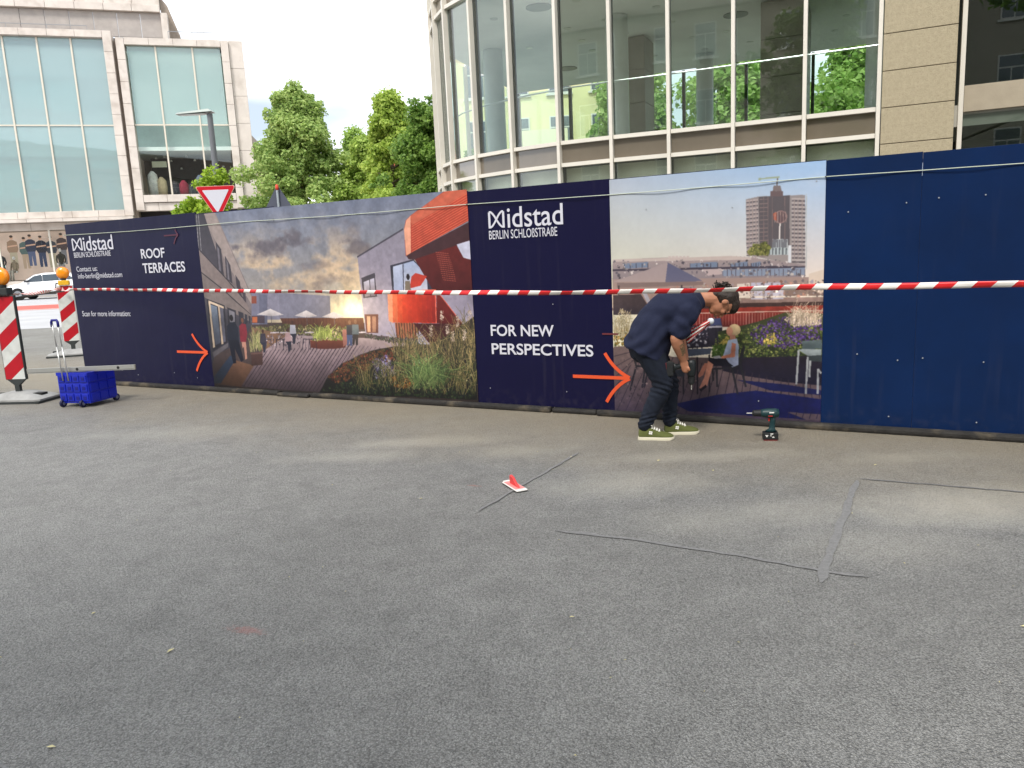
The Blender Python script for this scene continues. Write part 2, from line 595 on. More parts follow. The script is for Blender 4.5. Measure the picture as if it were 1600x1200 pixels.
# ------------------------------------------------------------------ glass corner building
FAC = [Vector((6.57, 13.91))]
for a, l in zip([25, 25, 24, 22, 27, 37, 46, 56, 70, 80, 88, 96], [1.2, 1.24, 1.2, 1.13, 1.12, 1.17, 1.14, 1.08, .85, 1.1, 1.1, 1.1]):
    FAC.append(FAC[-1] + l * Vector((-math.cos(R_(a)), math.sin(R_(a)))))
gb = thing('glass_building', 'rounded corner office block with pale metal mullions and stone pier behind the hoarding', 'building', (0, 0, 0))
alu = mat('pale_mullion', (222, 216, 204), 0.45, metal=0.0, var=0.06, vscale=2)
alu_dark = mat('dark_gasket', (40, 42, 42), 0.5)
clear = glass_mat('clear_facade_glass', (0.95, 0.978, 0.965), refl=1.0, base=0.03)
low_glass = glass_mat('tinted_lower_glass', (0.94, 0.965, 0.945), refl=1.0, base=0.03, wave=0.02)
brown_glass = mat('bronze_spandrel', (112, 103, 90), 0.06, spec=0.9, var=0.12, vscale=1.2, coat=0.6)
def inward(a, b):
    d = (b - a).normalized()
    return Vector((d.y, -d.x)) if Vector((d.y, -d.x)).dot(Vector((2.5, 21)) - a) > 0 else Vector((-d.y, d.x))
LEV = [(0.06, 3.12), (3.20, 3.56), (3.64, 6.96), (7.04, 7.36), (7.44, 10.6)]
for i, p in enumerate(FAC):
    a = FAC[max(i - 1, 0)]; b = FAC[min(i + 1, len(FAC) - 1)]
    d = (b - a).normalized()
    n = inward(a, b)
    mu = MB().bar((p.x - n.x * .03, p.y - n.y * .03, 0), (p.x - n.x * .03, p.y - n.y * .03, 10.7), .065, .12, (n.x, n.y, 0)).build('mullion', alu, gb)
    q = p + n * .12
    MB().bar((q.x, q.y, 0), (q.x, q.y, 10.7), .05, .10, (n.x, n.y, 0)).build('gasket', alu_dark, mu)
for i in range(len(FAC) - 1):
    a, b = FAC[i], FAC[i + 1]
    d = (b - a).normalized()
    n = inward(a, b)
    a2, b2 = a + d * .04, b - d * .04
    for z in (3.16, 3.60, 7.0, 7.40, 10.64):
        MB().bar((a2.x, a2.y, z), (b2.x, b2.y, z), .12, .075).build('transom', alu, gb)
    for k, (z0, z1) in enumerate(LEV):
        mt = (low_glass, brown_glass, clear, brown_glass, clear)[k]
        c0, c1 = a2 + n * .03, b2 + n * .03
        MB().bar((c0.x, c0.y, (z0 + z1) / 2), (c1.x, c1.y, (z0 + z1) / 2), .02, z1 - z0).build('spandrel_panel' if k in (1, 3) else 'pane', mt, gb)
    s0, s1 = a2 + n * .22, b2 + n * .22
    MB().bar((s0.x, s0.y, 1.62), (s1.x, s1.y, 1.62), .015, 2.98).build('roller_blind', mat('pale_blind', (232, 234, 212), .85, var=.14, vscale=1.1), gb)
    # balustrade rail just inside the glass
    h0, h1 = a + n * .30, b + n * .30
    MB().tube([(h0.x, h0.y, 4.72), (h1.x, h1.y, 4.72)], .016, 8).build('handrail', mat('rail_metal', (190, 200, 196), 0.3, metal=0.8), gb)
NI = Vector((.423, .906)); DR = Vector((.906, -.423))
BACKR = FAC[0] + DR * 10 + NI * 11
BACKL = FAC[0] + DR * -11.6 + NI * 11
ceil_poly = [FAC[0] + DR * 10 + NI * .2] + [p + inward(FAC[max(i - 1, 0)], FAC[min(i + 1, len(FAC) - 1)]) * .16 for i, p in enumerate(FAC)] + [BACKL - NI * .1, BACKR - NI * .1]
ceiling = MB().prism([tuple(p) for p in ceil_poly], 'z', 6.97, 7.38).build('ceiling', mat('office_ceiling', (236, 240, 234), 0.8, var=0.05, vscale=1), gb)
MB().prism([tuple(p) for p in ceil_poly], 'z', 3.2, 3.55).build('floor_slab', mat('office_floor', (186, 184, 174), 0.6, var=0.08), gb)
MB().prism([tuple(p) for p in ceil_poly], 'z', 10.7, 11.3).build('roof', mat('roof_stone', (180, 172, 158), 0.8, var=0.08), gb)
# far glazing on the back street
L_back = (BACKR - BACKL).length
nb = int(L_back / 1.9)
for i in range(nb + 1):
    p = BACKL + (BACKR - BACKL) * (i / nb)
    MB().bar((p.x, p.y, 3.56), (p.x, p.y, 6.96), .09, .14, (NI.x, NI.y, 0)).build('back_mullion', alu_dark, gb)
    if i < nb:
        q = BACKL + (BACKR - BACKL) * ((i + 1) / nb)
        MB().bar((p.x, p.y, 5.26), (q.x, q.y, 5.26), .012, 3.38).build('back_pane', glass_mat('back_glass', (0.85, 0.93, 0.89), refl=0.5, base=0.01), gb)
e0, e1 = FAC[-1], BACKL
for k in range(4):
    p = e0 + (e1 - e0) * (k / 4); q = e0 + (e1 - e0) * ((k + 1) / 4)
    MB().bar((p.x, p.y, 5.26), (q.x, q.y, 5.26), .012, 3.38).build('side_pane', MATS['back_glass'], gb)
    MB().bar((q.x, q.y, 3.56), (q.x, q.y, 6.96), .12, .12).build('side_mullion', alu, gb)
pale_col = mat('column_white', (206, 214, 208), 0.5, var=0.04)
for (x, y, r) in ((2.95, 19.9, .27), (8.3, 17.6, .27), (-0.1, 22.6, .27), (6.2, 24.2, .25)):
    MB().lathe([(r, 3.56), (r, 6.96)], (x, y, 0), seg=28).build('column', pale_col, gb, smooth='auto')
core = mat('core_stone', (142, 138, 126), 0.5, var=0.1, vscale=2)
for (x, y, w, dpt) in ((3.95, 22.2, .22, .5), (7.1, 19.9, .50, .9), (9.6, 19.2, .5, .5)):
    for k in range(4):
        o = MB().cbox(-w, w, -dpt, dpt, 3.56 + k * .85, 3.56 + k * .85 + .84, .012).build('core_panel', core, gb, loc=(x, y, 0))
        o.rotation_euler = (0, 0, R_(-25))
lamp_rim = mat('downlight_rim', (210, 214, 208), 0.3, metal=0.4)
lamp_hole = mat('downlight_recess', (30, 32, 30), 0.6)
dl = MB().lathe([(.055, -.006), (.095, -.006), (.095, .012), (.055, .012)], seg=16).build('downlight', lamp_rim, ceiling)
dh = MB().lathe([(.054, -.003), (.054, .004)], seg=16).build('recess', lamp_hole, dl)
ds = MB().lathe([(.02, -.010), (.30, -.010), (.30, .012), (.02, .012)], seg=24).build('air_diffuser', mat('diffuser_metal', (120, 128, 122), 0.4, metal=0.3), ceiling)
first = [True, True]
rng = random.Random(11)
for u in range(9):
    for v in range(6):
        c = FAC[0] + DR * (-8.6 + u * 1.28) + NI * (.8 + v * 1.55) + Vector((rng.uniform(-.25, .25), rng.uniform(-.25, .25)))
        if not (c.x > -0.4 + (c.y - 18) * 0.02 and c.y > 15.2 - (c.x - 3) * .4):
            continue
        big = (u + 2 * v) % 7 == 3
        src = ds if big else dl
        if first[big]:
            first[big] = False
            src.location = (c.x, c.y, 6.962)
            continue
        o = share(src, None, ceiling, (c.x, c.y, 6.962))
        if not big:
            share(dh, 'recess', o)
# ground-floor interior wall behind the lower panes
w0, w1 = FAC[0] + DR * 9 + NI * 2.2, FAC[0] + DR * -9.5 + NI * 3.6
MB().bar((w0.x, w0.y, 1.6), (w1.x, w1.y, 1.6), .1, 3.2).build('inner_wall', mat('inner_wall_paint', (196, 200, 184), 0.8, var=0.08, vscale=.8), gb)

# stone pier of single blocks
stone = mat('pier_limestone', (172, 160, 134), 0.9, var=0.10, vscale=16, bump=0.8, bscale=70, detail=8, stain=((120, 102, 78), 45, 0.35))
pang = math.atan2(DR.y, DR.x)
pr = FAC[0] + DR * .05 - NI * .10
zz, k = 0.0, 0
hts = [.60, .60, .60, .595, .60, .60, .605, .60, .60, .60, .60, .60, .60, .60, .60, .60, .60, .60]
proto = None
rng = random.Random(3)
for h in hts:
    if proto is None:
        proto = MB().cbox(0, 1.10, 0, .55, 0.006, .594, .006).build('stone_block', stone, gb)
        o = proto
    else:
        o = share(proto, 'stone_block', gb)
    o.location = (pr.x - NI.x * rng.uniform(0, .004), pr.y - NI.y * rng.uniform(0, .004), zz)
    o.rotation_euler = (0, 0, pang)
    zz += .6
MB().box(.01, 1.09, .02, .54, 0, 10.8).build('pier_core', mat('joint_brown', (96, 82, 64), 0.95), gb, loc=(pr.x, pr.y, 0)).rotation_euler = (0, 0, pang)  # darker brown core seen in the open joints
# bay beyond the pier
bay0 = FAC[0] + DR * 1.22 + NI * .12
def bayobj(mb, name, mt):
    o = mb.build(name, mt, gb, loc=(bay0.x, bay0.y, 0))
    o.rotation_euler = (0, 0, pang)
    return o
dark_glass = glass_mat('dark_bay_glass', (0.5, 0.56, 0.53), refl=0.9, base=0.03)
beam = mat('bay_beam', (164, 152, 132), 0.7, var=0.1, vscale=3, bump=0.2, bscale=40)
for k in range(3):
    x0 = k * 1.16
    bayobj(MB().box(x0, x0 + .07, -.05, .12, 0, 10.8), 'mullion', alu)
    bayobj(MB().box(x0 + .08, x0 + 1.15, .03, .05, 0, 3.38), 'pane', dark_glass)
    bayobj(MB().box(x0 + .08, x0 + 1.15, .03, .05, 3.86, 7.0), 'pane', dark_glass)
    bayobj(MB().box(x0 + .08, x0 + 1.15, .03, .05, 7.4, 10.6), 'pane', dark_glass)
    bayobj(MB().cbox(x0 + .075, x0 + 1.155, -.04, .14, 3.42, 3.84, .008), 'bay_beam', beam)
    bayobj(MB().cbox(x0 + .075, x0 + 1.155, -.04, .14, 7.0, 7.4, .008), 'bay_beam', beam)
bayobj(MB().box(0, 6, 2.6, 2.7, 0, 10.8), 'bay_back_wall', mat('bay_dark', (70, 70, 66), 0.8))

# ------------------------------------------------------------------ department store across the road
ST_ANG = R_(17)
store = thing('department_store', 'pale stone department store with two tall framed glass walls across the road', 'building', (-29.442, 52.0, 0), ST_ANG)
clad = mat('store_limestone', (208, 199, 190), 0.8, var=0.09, vscale=1.3, bump=0.15, bscale=20, stain=((150, 136, 122), 1.1, 0.4))
teal = glass_mat('teal_store_glass', (0.82, 0.95, 0.94), refl=1.0, base=0.06, wave=0.03, body=((206, 228, 230), .34))
clear2 = glass_mat('clear_store_glass', (0.80, 0.92, 0.88), refl=1.0, base=0.06, wave=0.03, body=((204, 226, 224), .34))
clear3 = glass_mat('shop_floor_glass', (0.95, 0.98, 0.97), refl=.6, base=0.03, wave=0.03)
mullw = mat('store_mullion', (214, 206, 190), 0.45, metal=0.2)
rng = random.Random(21)
def slabs(x0, x1, y0, y1, z0, z1, along, step):
    """row of separate cladding slabs with open joints"""
    a, b = (x0, x1) if along == 'x' else (z0, z1)
    n = max(1, round((b - a) / step))
    for i in range(n):
        s, e = a + (b - a) * i / n + .008, a + (b - a) * (i + 1) / n - .008
        j = rng.uniform(-.008, .008)
        if along == 'x':
            MB().cbox(s, e, y0 + j, y1, z0, z1, .012).build('cladding_slab', clad, store)
        else:
            MB().cbox(x0, x1, y0 + j, y1, s, e, .012).build('cladding_slab', clad, store)
# first glass wall
G0, G1, ZB, ZT = -9.3, 4.20, 5.40, 16.22
slabs(4.20, 4.72, -.35, .6, 4.96, 16.66, 'z', 1.3)
slabs(-10.0, 4.19, -.34, .6, 16.24, 16.66, 'x', 1.5)
slabs(-10.0, 4.19, -.34, .6, 4.96, 5.38, 'x', 1.5)
xs = [-9.3, -7.35, -5.42, -3.50, -1.58, .34, 2.28, 4.20]
for i in range(len(xs) - 1):
    if i:
        MB().box(xs[i] - .05, xs[i] + .05, -.06, .14, ZB, ZT).build('mullion', mullw, store)
    for z0, z1 in ((ZB, 10.79), (10.87, ZT)):
        MB().box(xs[i] + .055, xs[i + 1] - .055, .02, .05, z0, z1).build('pane', teal, store)
MB().box(G0, G1, -.04, .13, 10.79, 10.87).build('transom', mullw, store)
MB().box(-10, 4.7, 2.6, 2.8, 4.9, 16.6).build('inner_blind_wall', mat('store_blinds', (230, 236, 232), 0.8, var=0.06, vscale=.7), store)
for k, z in enumerate((5.9, 7.4, 8.9, 12.3, 13.9)):
    MB().box(-9.8, 4.1, .7 + .2 * (k % 2), 2.5, z, z + .09).build('inner_shelf', mat('store_shelf', (84, 100, 100), 0.7), store)
for (xa, xb, za, zb) in ((-1.5, .25, 12.0, 14.2), (.45, 2.2, 11.8, 14.1), (-3.4, -1.7, 6.4, 8.5), (-1.5, .25, 6.9, 8.9), (2.4, 4.1, 8.2, 9.6), (-5.3, -3.6, 11.4, 13.6)):
    MB().box(xa, xb, .9, .96, za, zb).build('blind', mat('teal_blind', (104, 158, 156), 0.8, var=0.1, vscale=1), store)
# second glass wall
slabs(4.93, 5.42, -.25, .7, 5.3, 16.3, 'z', 1.3)
slabs(11.36, 11.84, -.25, .7, 5.3, 16.3, 'z', 1.3)
slabs(11.86, 12.75, -.05, .9, 0.2, 16.35, 'z', 1.75)
slabs(5.43, 11.35, -.24, .7, 15.88, 16.32, 'x', 1.5)
slabs(5.43, 11.35, -.24, .7, 5.82, 6.30, 'x', 1.5)
slabs(4.93, 11.84, -.10, .7, 5.26, 5.78, 'x', 1.5)
xs = [5.45, 7.24, 9.52, 11.33]
for i in range(3):
    if i:
        MB().box(xs[i] - .05, xs[i] + .05, -.02, .18, 6.32, 15.86).build('mullion', mullw, store)
    for z0, z1 in ((6.32, 10.83), (10.92, 15.86)):
        MB().box(xs[i] + .055, xs[i + 1] - .055, .06, .09, z0, z1).build('pane', clear2 if z0 > 8 else clear3, store)
MB().box(5.45, 11.33, .0, .17, 10.83, 10.92).build('transom', mullw, store)
MB().box(4.7, 4.95, .25, 1.2, 0, 16.2).build('reveal', mat('reveal_stone', (150, 138, 126), 0.9, var=.1), store)
MB().box(5.0, 12, 6.0, 6.2, 5.8, 16.2).build('shop_back_wall', mat('shop_back', (170, 160, 146), 0.8, var=.1), store)
MB().box(5.0, 12, .4, 6.0, 9.25, 9.5).build('shop_ceiling', mat('shop_ceiling_paint', (224, 232, 226), 0.8), store)
MB().box(5.0, 12, .3, 6.0, 15.4, 15.6).build('atrium_ceiling', MATS['shop_ceiling_paint'], store)
MB().box(5.0, 12, .2, 6.0, 6.1, 6.25).build('shop_floor', mat('shop_floor_wood', (120, 96, 76), 0.6, var=.1), store)
MB().box(5.0, 12, 2.6, 2.7, 9.5, 15.4).build('gallery_blind', mat('gallery_white', (206, 222, 216), 0.8, var=.05), store)
MB().box(5.6, 9.0, 4.6, 4.8, 6.25, 9.25).build('shop_partition', mat('shop_dark', (58, 58, 60), 0.7, var=.2, vscale=2), store)
for (x, z, c) in ((5.95, 7.9, (226, 226, 220)), (6.5, 7.5, (206, 186, 150)), (7.3, 7.2, (60, 54, 60)), (7.9, 7.25, (150, 40, 66)), (9.0, 7.6, (120, 130, 150)), (9.7, 7.7, (90, 96, 112)), (8.5, 7.1, (70, 70, 76))):
    MB().rings([[(x + rx * math.cos(t), 1.5 + .25 * math.sin(t), zz) for t in [k * math.pi / 5 for k in range(10)]] for rx, zz in ((.30, 6.3), (.34, z - .5), (.30, z - .12), (.10, z + .12))]).build('garment', mat('cloth_%d_%d_%d' % c, c, 0.9, var=.2, vscale=6), store, smooth=True)
MB().box(5.95, 6.9, 2.0, 2.1, 8.35, 8.75).build('hanging_sign', mat('hanging_sign_white', (222, 222, 196), 0.6), store)
sp = MB().lathe([(.05, 0), (.09, -.12), (.0885, -.12), (.04, -.03)], seg=10).build('spotlight', mat('spot_white', (236, 236, 230), 0.4), store)
sp.location = (6.2, 2.6, 9.1)
for i, (x, y) in enumerate(((6.7, 3.0), (7.1, 3.3), (6.3, 3.8), (7.7, 3.6), (8.2, 2.6), (8.7, 3.0), (9.9, 3.2), (10.6, 2.7))):
    share(sp, 'spotlight', store, (x, y, 9.24 - .25 * (i % 4)))
# recessed attic with metal panels and cornice
for i in range(12):
    x = -9.2 + i * 1.42
    MB().cbox(x + .015, x + 1.405, 1.2, 1.35, 16.7, 18.25, .01).build('attic_panel', mat('attic_zinc', (166, 158, 152), 0.6, metal=.1, var=.1, vscale=2, bump=.3, bscale=8), store)
for i in range(10):
    x = -9.3 + i * 1.7
    MB().cbox(x + .01, x + 1.69, .9, 1.6, 18.27, 18.72, .015).build('cornice_slab', clad, store)
    MB().cbox(x + .01, x + 1.69, 1.3, 2.2, 18.74, 19.5, .015).build('cornice_slab', clad, store)
MB().cbox(7.72, 8.12, 1.0, 1.9, 16.5, 18.25, .015).build('cornice_slab', clad, store)
MB().prism([(7.7, 16.4), (8.95, 16.4), (8.15, 18.9), (7.72, 19.5)], 'y', 1.7, 9).build('attic_gable', mat('gable_stone', (150, 138, 126), .9, var=.15), store)
MB().box(-10, 12.6, .61, 9, 16.25, 16.45).build('roof_deck', mat('roof_grey', (130, 126, 120), .9), store)
MB().box(-10, 4.6, 2.9, 9, .2, 16.2).build('store_core', mat('core_beige', (200, 190, 176), .9), store)
MB().box(12.0, 12.74, .92, 9, .2, 16.3).build('side_wall', clad, store)
rail = mat('roof_rail', (150, 150, 150), .4, metal=.7)
MB().bar((8.1, .5, 16.95), (11.1, .5, 16.95), .04, .04).build('roof_railing', rail, store)
for i in range(5):
    MB().bar((8.1 + i * .75, .5, 16.45), (8.1 + i * .75, .5, 16.95), .03, .03).build('railing_post', rail, store)
MB().bar((-6, .2, 17.05), (3.3, .2, 17.05), .04, .04).build('roof_railing', rail, store)
for i in range(5):
    MB().bar((-5.9 + i * 2.3, .2, 16.66), (-5.9 + i * 2.3, .2, 17.05), .03, .03).build('railing_post', rail, store)
# ground floor: ledge, fascia, shop window
slabs(-10, 4.7, -.6, .6, 4.72, 4.93, 'x', 2.2)
slabs(-10, 4.7, .25, .6, 4.24, 4.70, 'x', 2.2)
slabs(-10, 4.7, .2, .6, .14, 1.0, 'x', 1.6)
for x in (-9.6, -6.6, -3.62, -.62, 2.4):
    MB().box(x - .05, x + .05, .28, .40, 1.0, 4.24).build('shop_mullion', mat('bright_frame', (222, 218, 206), .4), store)
    MB().box(x + .055, x + 2.92, .33, .35, 1.0, 4.22).build('shop_pane', glass_mat('shop_glass', (.96, .97, .97), refl=.5, base=.01), store)
MB().box(-10, 4.7, .61, 2.6, .9, 1.0).build('window_plinth', mat('plinth_grey', (150, 146, 142), .8), store)
MB().box(-10, 4.7, .41, 2.6, 4.3, 4.4).build('window_soffit', mat('soffit_white', (214, 206, 198), .8), store)
slabs(5.0, 11.8, .9, 1.2, .14, 1.2, 'x', 1.6)
MB().box(4.9, 11.8, 1.3, 1.5, .2, 5.3).build('dark_entrance', mat('entrance_dark', (44, 40, 40), .5), store)

# poster of six men behind the window, flat print
def sil(ops, x, top, h, coat, legs, skin=(176, 140, 118), lean=0.0):
    s = h / 180.0
    ops.append(('E', skin, (x + lean, top - 12 * s), (8.5 * s, 12 * s)))
    ops.append(('E', (46, 38, 34), (x + lean, top - 5 * s), (8.8 * s, 7 * s)))
    ops.append(('P', coat, None, [(x - 8 * s, top - 26 * s), (x + 8 * s, top - 26 * s), (x + 25 * s, top - 36 * s), (x + 29 * s, top - 78 * s), (x + 20 * s, top - 98 * s), (x - 20 * s, top - 98 * s), (x - 29 * s, top - 78 * s), (x - 25 * s, top - 36 * s)]))
    ops.append(('P', skin, None, [(x - 26 * s, top - 66 * s), (x + 26 * s, top - 60 * s), (x + 24 * s, top - 52 * s), (x - 24 * s, top - 58 * s)]))
    ops.append(('P', legs, None, [(x - 19 * s, top - 96 * s), (x + 19 * s, top - 96 * s), (x + 18 * s, top - 178 * s), (x + 4 * s, top - 178 * s), (x, top - 116 * s), (x - 4 * s, top - 178 * s), (x - 18 * s, top - 178 * s)]))
MEN = []
for _x, _t, _c, _l in ((40, 296, (96, 80, 66), (60, 60, 70)), (150, 300, (128, 104, 84), (150, 140, 120)), (222, 286, (66, 84, 82), (150, 130, 110)), (382, 286, (44, 48, 58), (140, 132, 112)), (259, 302, (36, 42, 62), (66, 76, 104)),
                       (322, 292, (26, 28, 42), (40, 50, 76)), (449, 304, (58, 46, 48), (96, 96, 100)), (540, 300, (96, 80, 66), (60, 60, 70)), (630, 298, (40, 40, 48), (80, 84, 100))):
    sil(MEN, _x, _t, 212, _c, _l)

# ------------------------------------------------------------------ flat print: a small painter for posters
def fbm(w, h, cells, octaves, seed, stretch=1.0):
    r = np.random.default_rng(seed)
    out = np.zeros((h, w)); amp, tot = 1.0, 0.0
    for o in range(octaves):
        ny, nx = max(2, int(cells * 2 ** o * h / w * stretch) + 2), max(2, int(cells * 2 ** o) + 2)
        g = r.random((ny, nx))
        yy = np.linspace(0, ny - 1.001, h); xx = np.linspace(0, nx - 1.001, w)
        y0, x0 = yy.astype(int), xx.astype(int)
        fy, fx = (yy - y0)[:, None], (xx - x0)[None, :]
        fy, fx = fy * fy * (3 - 2 * fy), fx * fx * (3 - 2 * fx)
        a = g[np.ix_(y0, x0)]; b = g[np.ix_(y0, x0 + 1)]; c = g[np.ix_(y0 + 1, x0)]; d = g[np.ix_(y0 + 1, x0 + 1)]
        out += amp * ((a * (1 - fx) + b * fx) * (1 - fy) + (c * (1 - fx) + d * fx) * fy)
        tot += amp; amp *= 0.52
    return out / tot

def inside(pts, X, Y):
    r = np.zeros(X.shape, bool)
    n = len(pts)
    for i in range(n):
        x0, y0 = pts[i]; x1, y1 = pts[(i + 1) % n]
        if y0 == y1:
            continue
        r ^= ((y0 > Y) != (y1 > Y)) & (X < (x1 - x0) * (Y - y0) / (y1 - y0) + x0)
    return r

class Print:
    def __init__(self, wcm, hcm, ppc, seed):
        self.w, self.h, self.k = int(wcm * ppc), int(hcm * ppc), ppc
        self.a = np.zeros((self.h, self.w, 3))
        self.r = random.Random(seed)
    def poly(self, col, pts, col2=None, alpha=1.0):
        k = self.k
        q = [(x * k, y * k) for x, y in pts]
        x0 = max(0, int(min(p[0] for p in q))); x1 = min(self.w, int(max(p[0] for p in q)) + 2)
        y0 = max(0, int(min(p[1] for p in q))); y1 = min(self.h, int(max(p[1] for p in q)) + 2)
        if x1 <= x0 or y1 <= y0:
            return
        X, Y = np.meshgrid(np.arange(x0, x1) + .5, np.arange(y0, y1) + .5)
        m_ = inside(q, X, Y)
        sub = self.a[y0:y1, x0:x1]
        if col2 is None:
            c = np.array(col, float)
            sub[m_] = sub[m_] * (1 - alpha) + c * alpha
        else:
            t = np.clip((Y - y0) / max(1, (y1 - y0)), 0, 1)[..., None]
            c = np.array(col2) * (1 - t) + np.array(col) * t
            sub[m_] = sub[m_] * (1 - alpha) + c[m_] * alpha
    def line(self, col, w, pts):
        for (xa, ya), (xb, yb) in zip(pts[:-1], pts[1:]):
            d = math.hypot(xb - xa, yb - ya) or 1
            nx, ny = -(yb - ya) / d * w / 2, (xb - xa) / d * w / 2
            self.poly(col, [(xa + nx, ya + ny), (xb + nx, yb + ny), (xb - nx, yb - ny), (xa - nx, ya - ny)])
    def disc(self, col, c, r, n=14):
        self.poly(col, [(c[0] + r[0] * math.cos(2 * math.pi * i / n), c[1] + r[1] * math.sin(2 * math.pi * i / n)) for i in range(n)])
    def pick(self, pts):
        xs, ys = [p[0] for p in pts], [p[1] for p in pts]
        for _ in range(60):
            x, y = self.r.uniform(min(xs), max(xs)), self.r.uniform(min(ys), max(ys))
            if inside(pts, np.array([x]), np.array([y]))[0]:
                return x, y
        return xs[0], ys[0]
    def run(self, ops):
        R = self.r
        for o in ops:
            if o[0] == 'P': self.poly(o[1], o[3], o[2])
            elif o[0] == 'L': self.line(o[1], o[2], o[3])
            elif o[0] == 'E': self.disc(o[1], o[2], o[3])
            elif o[0] == 'G':
                n, ln, w, lean = o[2]
                for _ in range(n):
                    x, y = self.pick(o[3]); l = ln * R.uniform(.5, 1.2); t = R.gauss(0, lean)
                    c = R.choice(o[1]); f = R.uniform(.75, 1.15)
                    c = [v * f for v in c]
                    m1 = (x + math.sin(t) * l * .55, y + math.cos(t) * l * .55)
                    m2 = (x + math.sin(t * 2.1) * l, y + math.cos(t * 1.6) * l)
                    self.line(c, w, [(x, y), m1]); self.line(c, w * .6, [m1, m2])
            elif o[0] == 'D':
                n, r = o[2]
                for _ in range(n):
                    x, y = self.pick(o[3]); c = R.choice(o[1]); f = R.uniform(.7, 1.2); s = r * R.uniform(.4, 1.1)
                    m_ = R.choice((3, 4, 5)); ph = R.uniform(0, 6.28)
                    self.poly([v * f for v in c], [(x + s * R.uniform(.5, 1.2) * math.cos(ph + 6.28 * i / m_), y + s * R.uniform(.5, 1.2) * math.sin(ph + 6.28 * i / m_)) for i in range(m_)])
    def soften(self, n=1):
        for _ in range(n):
            p = np.pad(self.a, ((1, 1), (1, 1), (0, 0)), mode='edge')
            self.a = (p[1:-1, 1:-1] * 4 + (p[:-2, 1:-1] + p[2:, 1:-1] + p[1:-1, :-2] + p[1:-1, 2:]) * 2 + p[:-2, :-2] + p[:-2, 2:] + p[2:, :-2] + p[2:, 2:]) / 16
    def image(self, name):
        img = bpy.data.images.new(name, self.w, self.h, alpha=False)
        px = np.ones((self.h, self.w, 4), np.float32)
        px[..., :3] = np.clip(self.a / 255.0, 0, 1)
        img.pixels.foreach_set(px.ravel())
        img.update()
        img.pack()
        return img

def print_mat(name, img, wm, hm, rough=0.35, spec=0.4, glow=0.0):
    """sheet whose own x and z run over the print"""
    mt = bpy.data.materials.new(name)
    mt.use_nodes = True
    nt = mt.node_tree
    b = nt.nodes['Principled BSDF']
    b.inputs['Roughness'].default_value = rough
    b.inputs['Specular IOR Level'].default_value = spec
    tc = nt.nodes.new('ShaderNodeTexCoord')
    s = nt.nodes.new('ShaderNodeSeparateXYZ')
    c = nt.nodes.new('ShaderNodeCombineXYZ')
    nt.links.new(tc.outputs['Object'], s.inputs[0])
    for i, (k, ch) in enumerate(((wm, 0), (hm, 2))):
        d = nt.nodes.new('ShaderNodeMath')
        d.operation = 'DIVIDE'
        d.inputs[1].default_value = k
        nt.links.new(s.outputs[ch], d.inputs[0])
        nt.links.new(d.outputs[0], c.inputs[i])
    t = nt.nodes.new('ShaderNodeTexImage')
    t.image = img
    t.extension = 'EXTEND'
    nt.links.new(c.outputs[0], t.inputs['Vector'])
    nt.links.new(t.outputs['Color'], b.inputs['Base Color'])
    if glow:                                   # backlit display panel
        nt.links.new(t.outputs['Color'], b.inputs['Emission Color'])
        b.inputs['Emission Strength'].default_value = glow
    return mt
pr_men = Print(740, 320, 0.8, 5)
n_ = fbm(pr_men.w, pr_men.h, 6, 4, 3)
pr_men.a[:] = np.array((176, 156, 142))[None, None] * (0.8 + .4 * n_[..., None])
pr_men.run(MEN)
MB().box(0, 7.4, 0, .04, 0, 3.2).build('window_poster', print_mat('fashion_print', pr_men.image('fashion_print'), 7.4, 3.2, 0.5, glow=.35), store, loc=(-4.9, 2.35, 1.05))

# mannequins in the shop window
def mannequin(x, y, rz, coat, legs, seated, label):
    t = thing('mannequin', label, 'mannequin', group='mannequins in the shop window')
    P = Vector((x, y, 1.0))
    wx = Matrix.Rotation(ST_ANG, 4, 'Z')
    P = wx @ P + Vector((-29.442, 52.0, 0))
    t.location = P
    t.rotation_euler = (0, 0, ST_ANG + rz)
    white = mat('mannequin_white', (238, 236, 232), .4)
    k = 1.06
    hz = 0.62 if seated else 1.0
    MB().ell((0, 0, (hz + .82) * k), (.085, .10, .13)).build('head', white, t, smooth=True)
    MB().rings([[(rx * math.cos(a), ry * math.sin(a), z * k) for a in [j * math.pi / 8 for j in range(16)]] for rx, ry, z in ((.17, .12, hz - .05), (.16, .11, hz + .15), (.20, .13, hz + .42), (.19, .11, hz + .55), (.06, .06, hz + .62), (.05, .05, hz + .72))]).build('jacket', mat('coat_%d_%d' % coat[:2], coat, .9, var=.15, vscale=9), t, smooth=True)
    for s in (-1, 1):
        MB().tube([(s * .2, 0, (hz + .5) * k), (s * .26, -.05, (hz + .22) * k), (s * .22, -.16, (hz + .0) * k)], [.06, .05, .04], 8).build('sleeve', MATS['coat_%d_%d' % coat[:2]], t, smooth=True)
        MB().tube([(s * .22, -.16, (hz + .0) * k), (s * .21, -.2, (hz - .12) * k)], [.036, .03], 8).build('hand', white, t, smooth=True)
        leg = [(s * .09, 0, hz * k), (s * .10, -.42, hz * k), (s * .10, -.44, .04)] if seated else [(s * .09, 0, (hz + .05) * k), (s * .10, -.02, .52), (s * .11, 0, .02)]
        MB().tube(leg, [.10, .08, .06], 9).build('leg', mat('trouser_%d_%d' % legs[:2], legs, .9, var=.1), t, smooth=True)
    return t
mannequin(-3.9, 1.3, 0.2, (40, 42, 52), (40, 96, 80), False, 'mannequin in dark jacket and green trousers in the shop window')
mannequin(-3.2, 1.5, -0.4, (150, 134, 112), (150, 146, 136), True, 'seated mannequin in beige jacket and grey trousers in shop window')
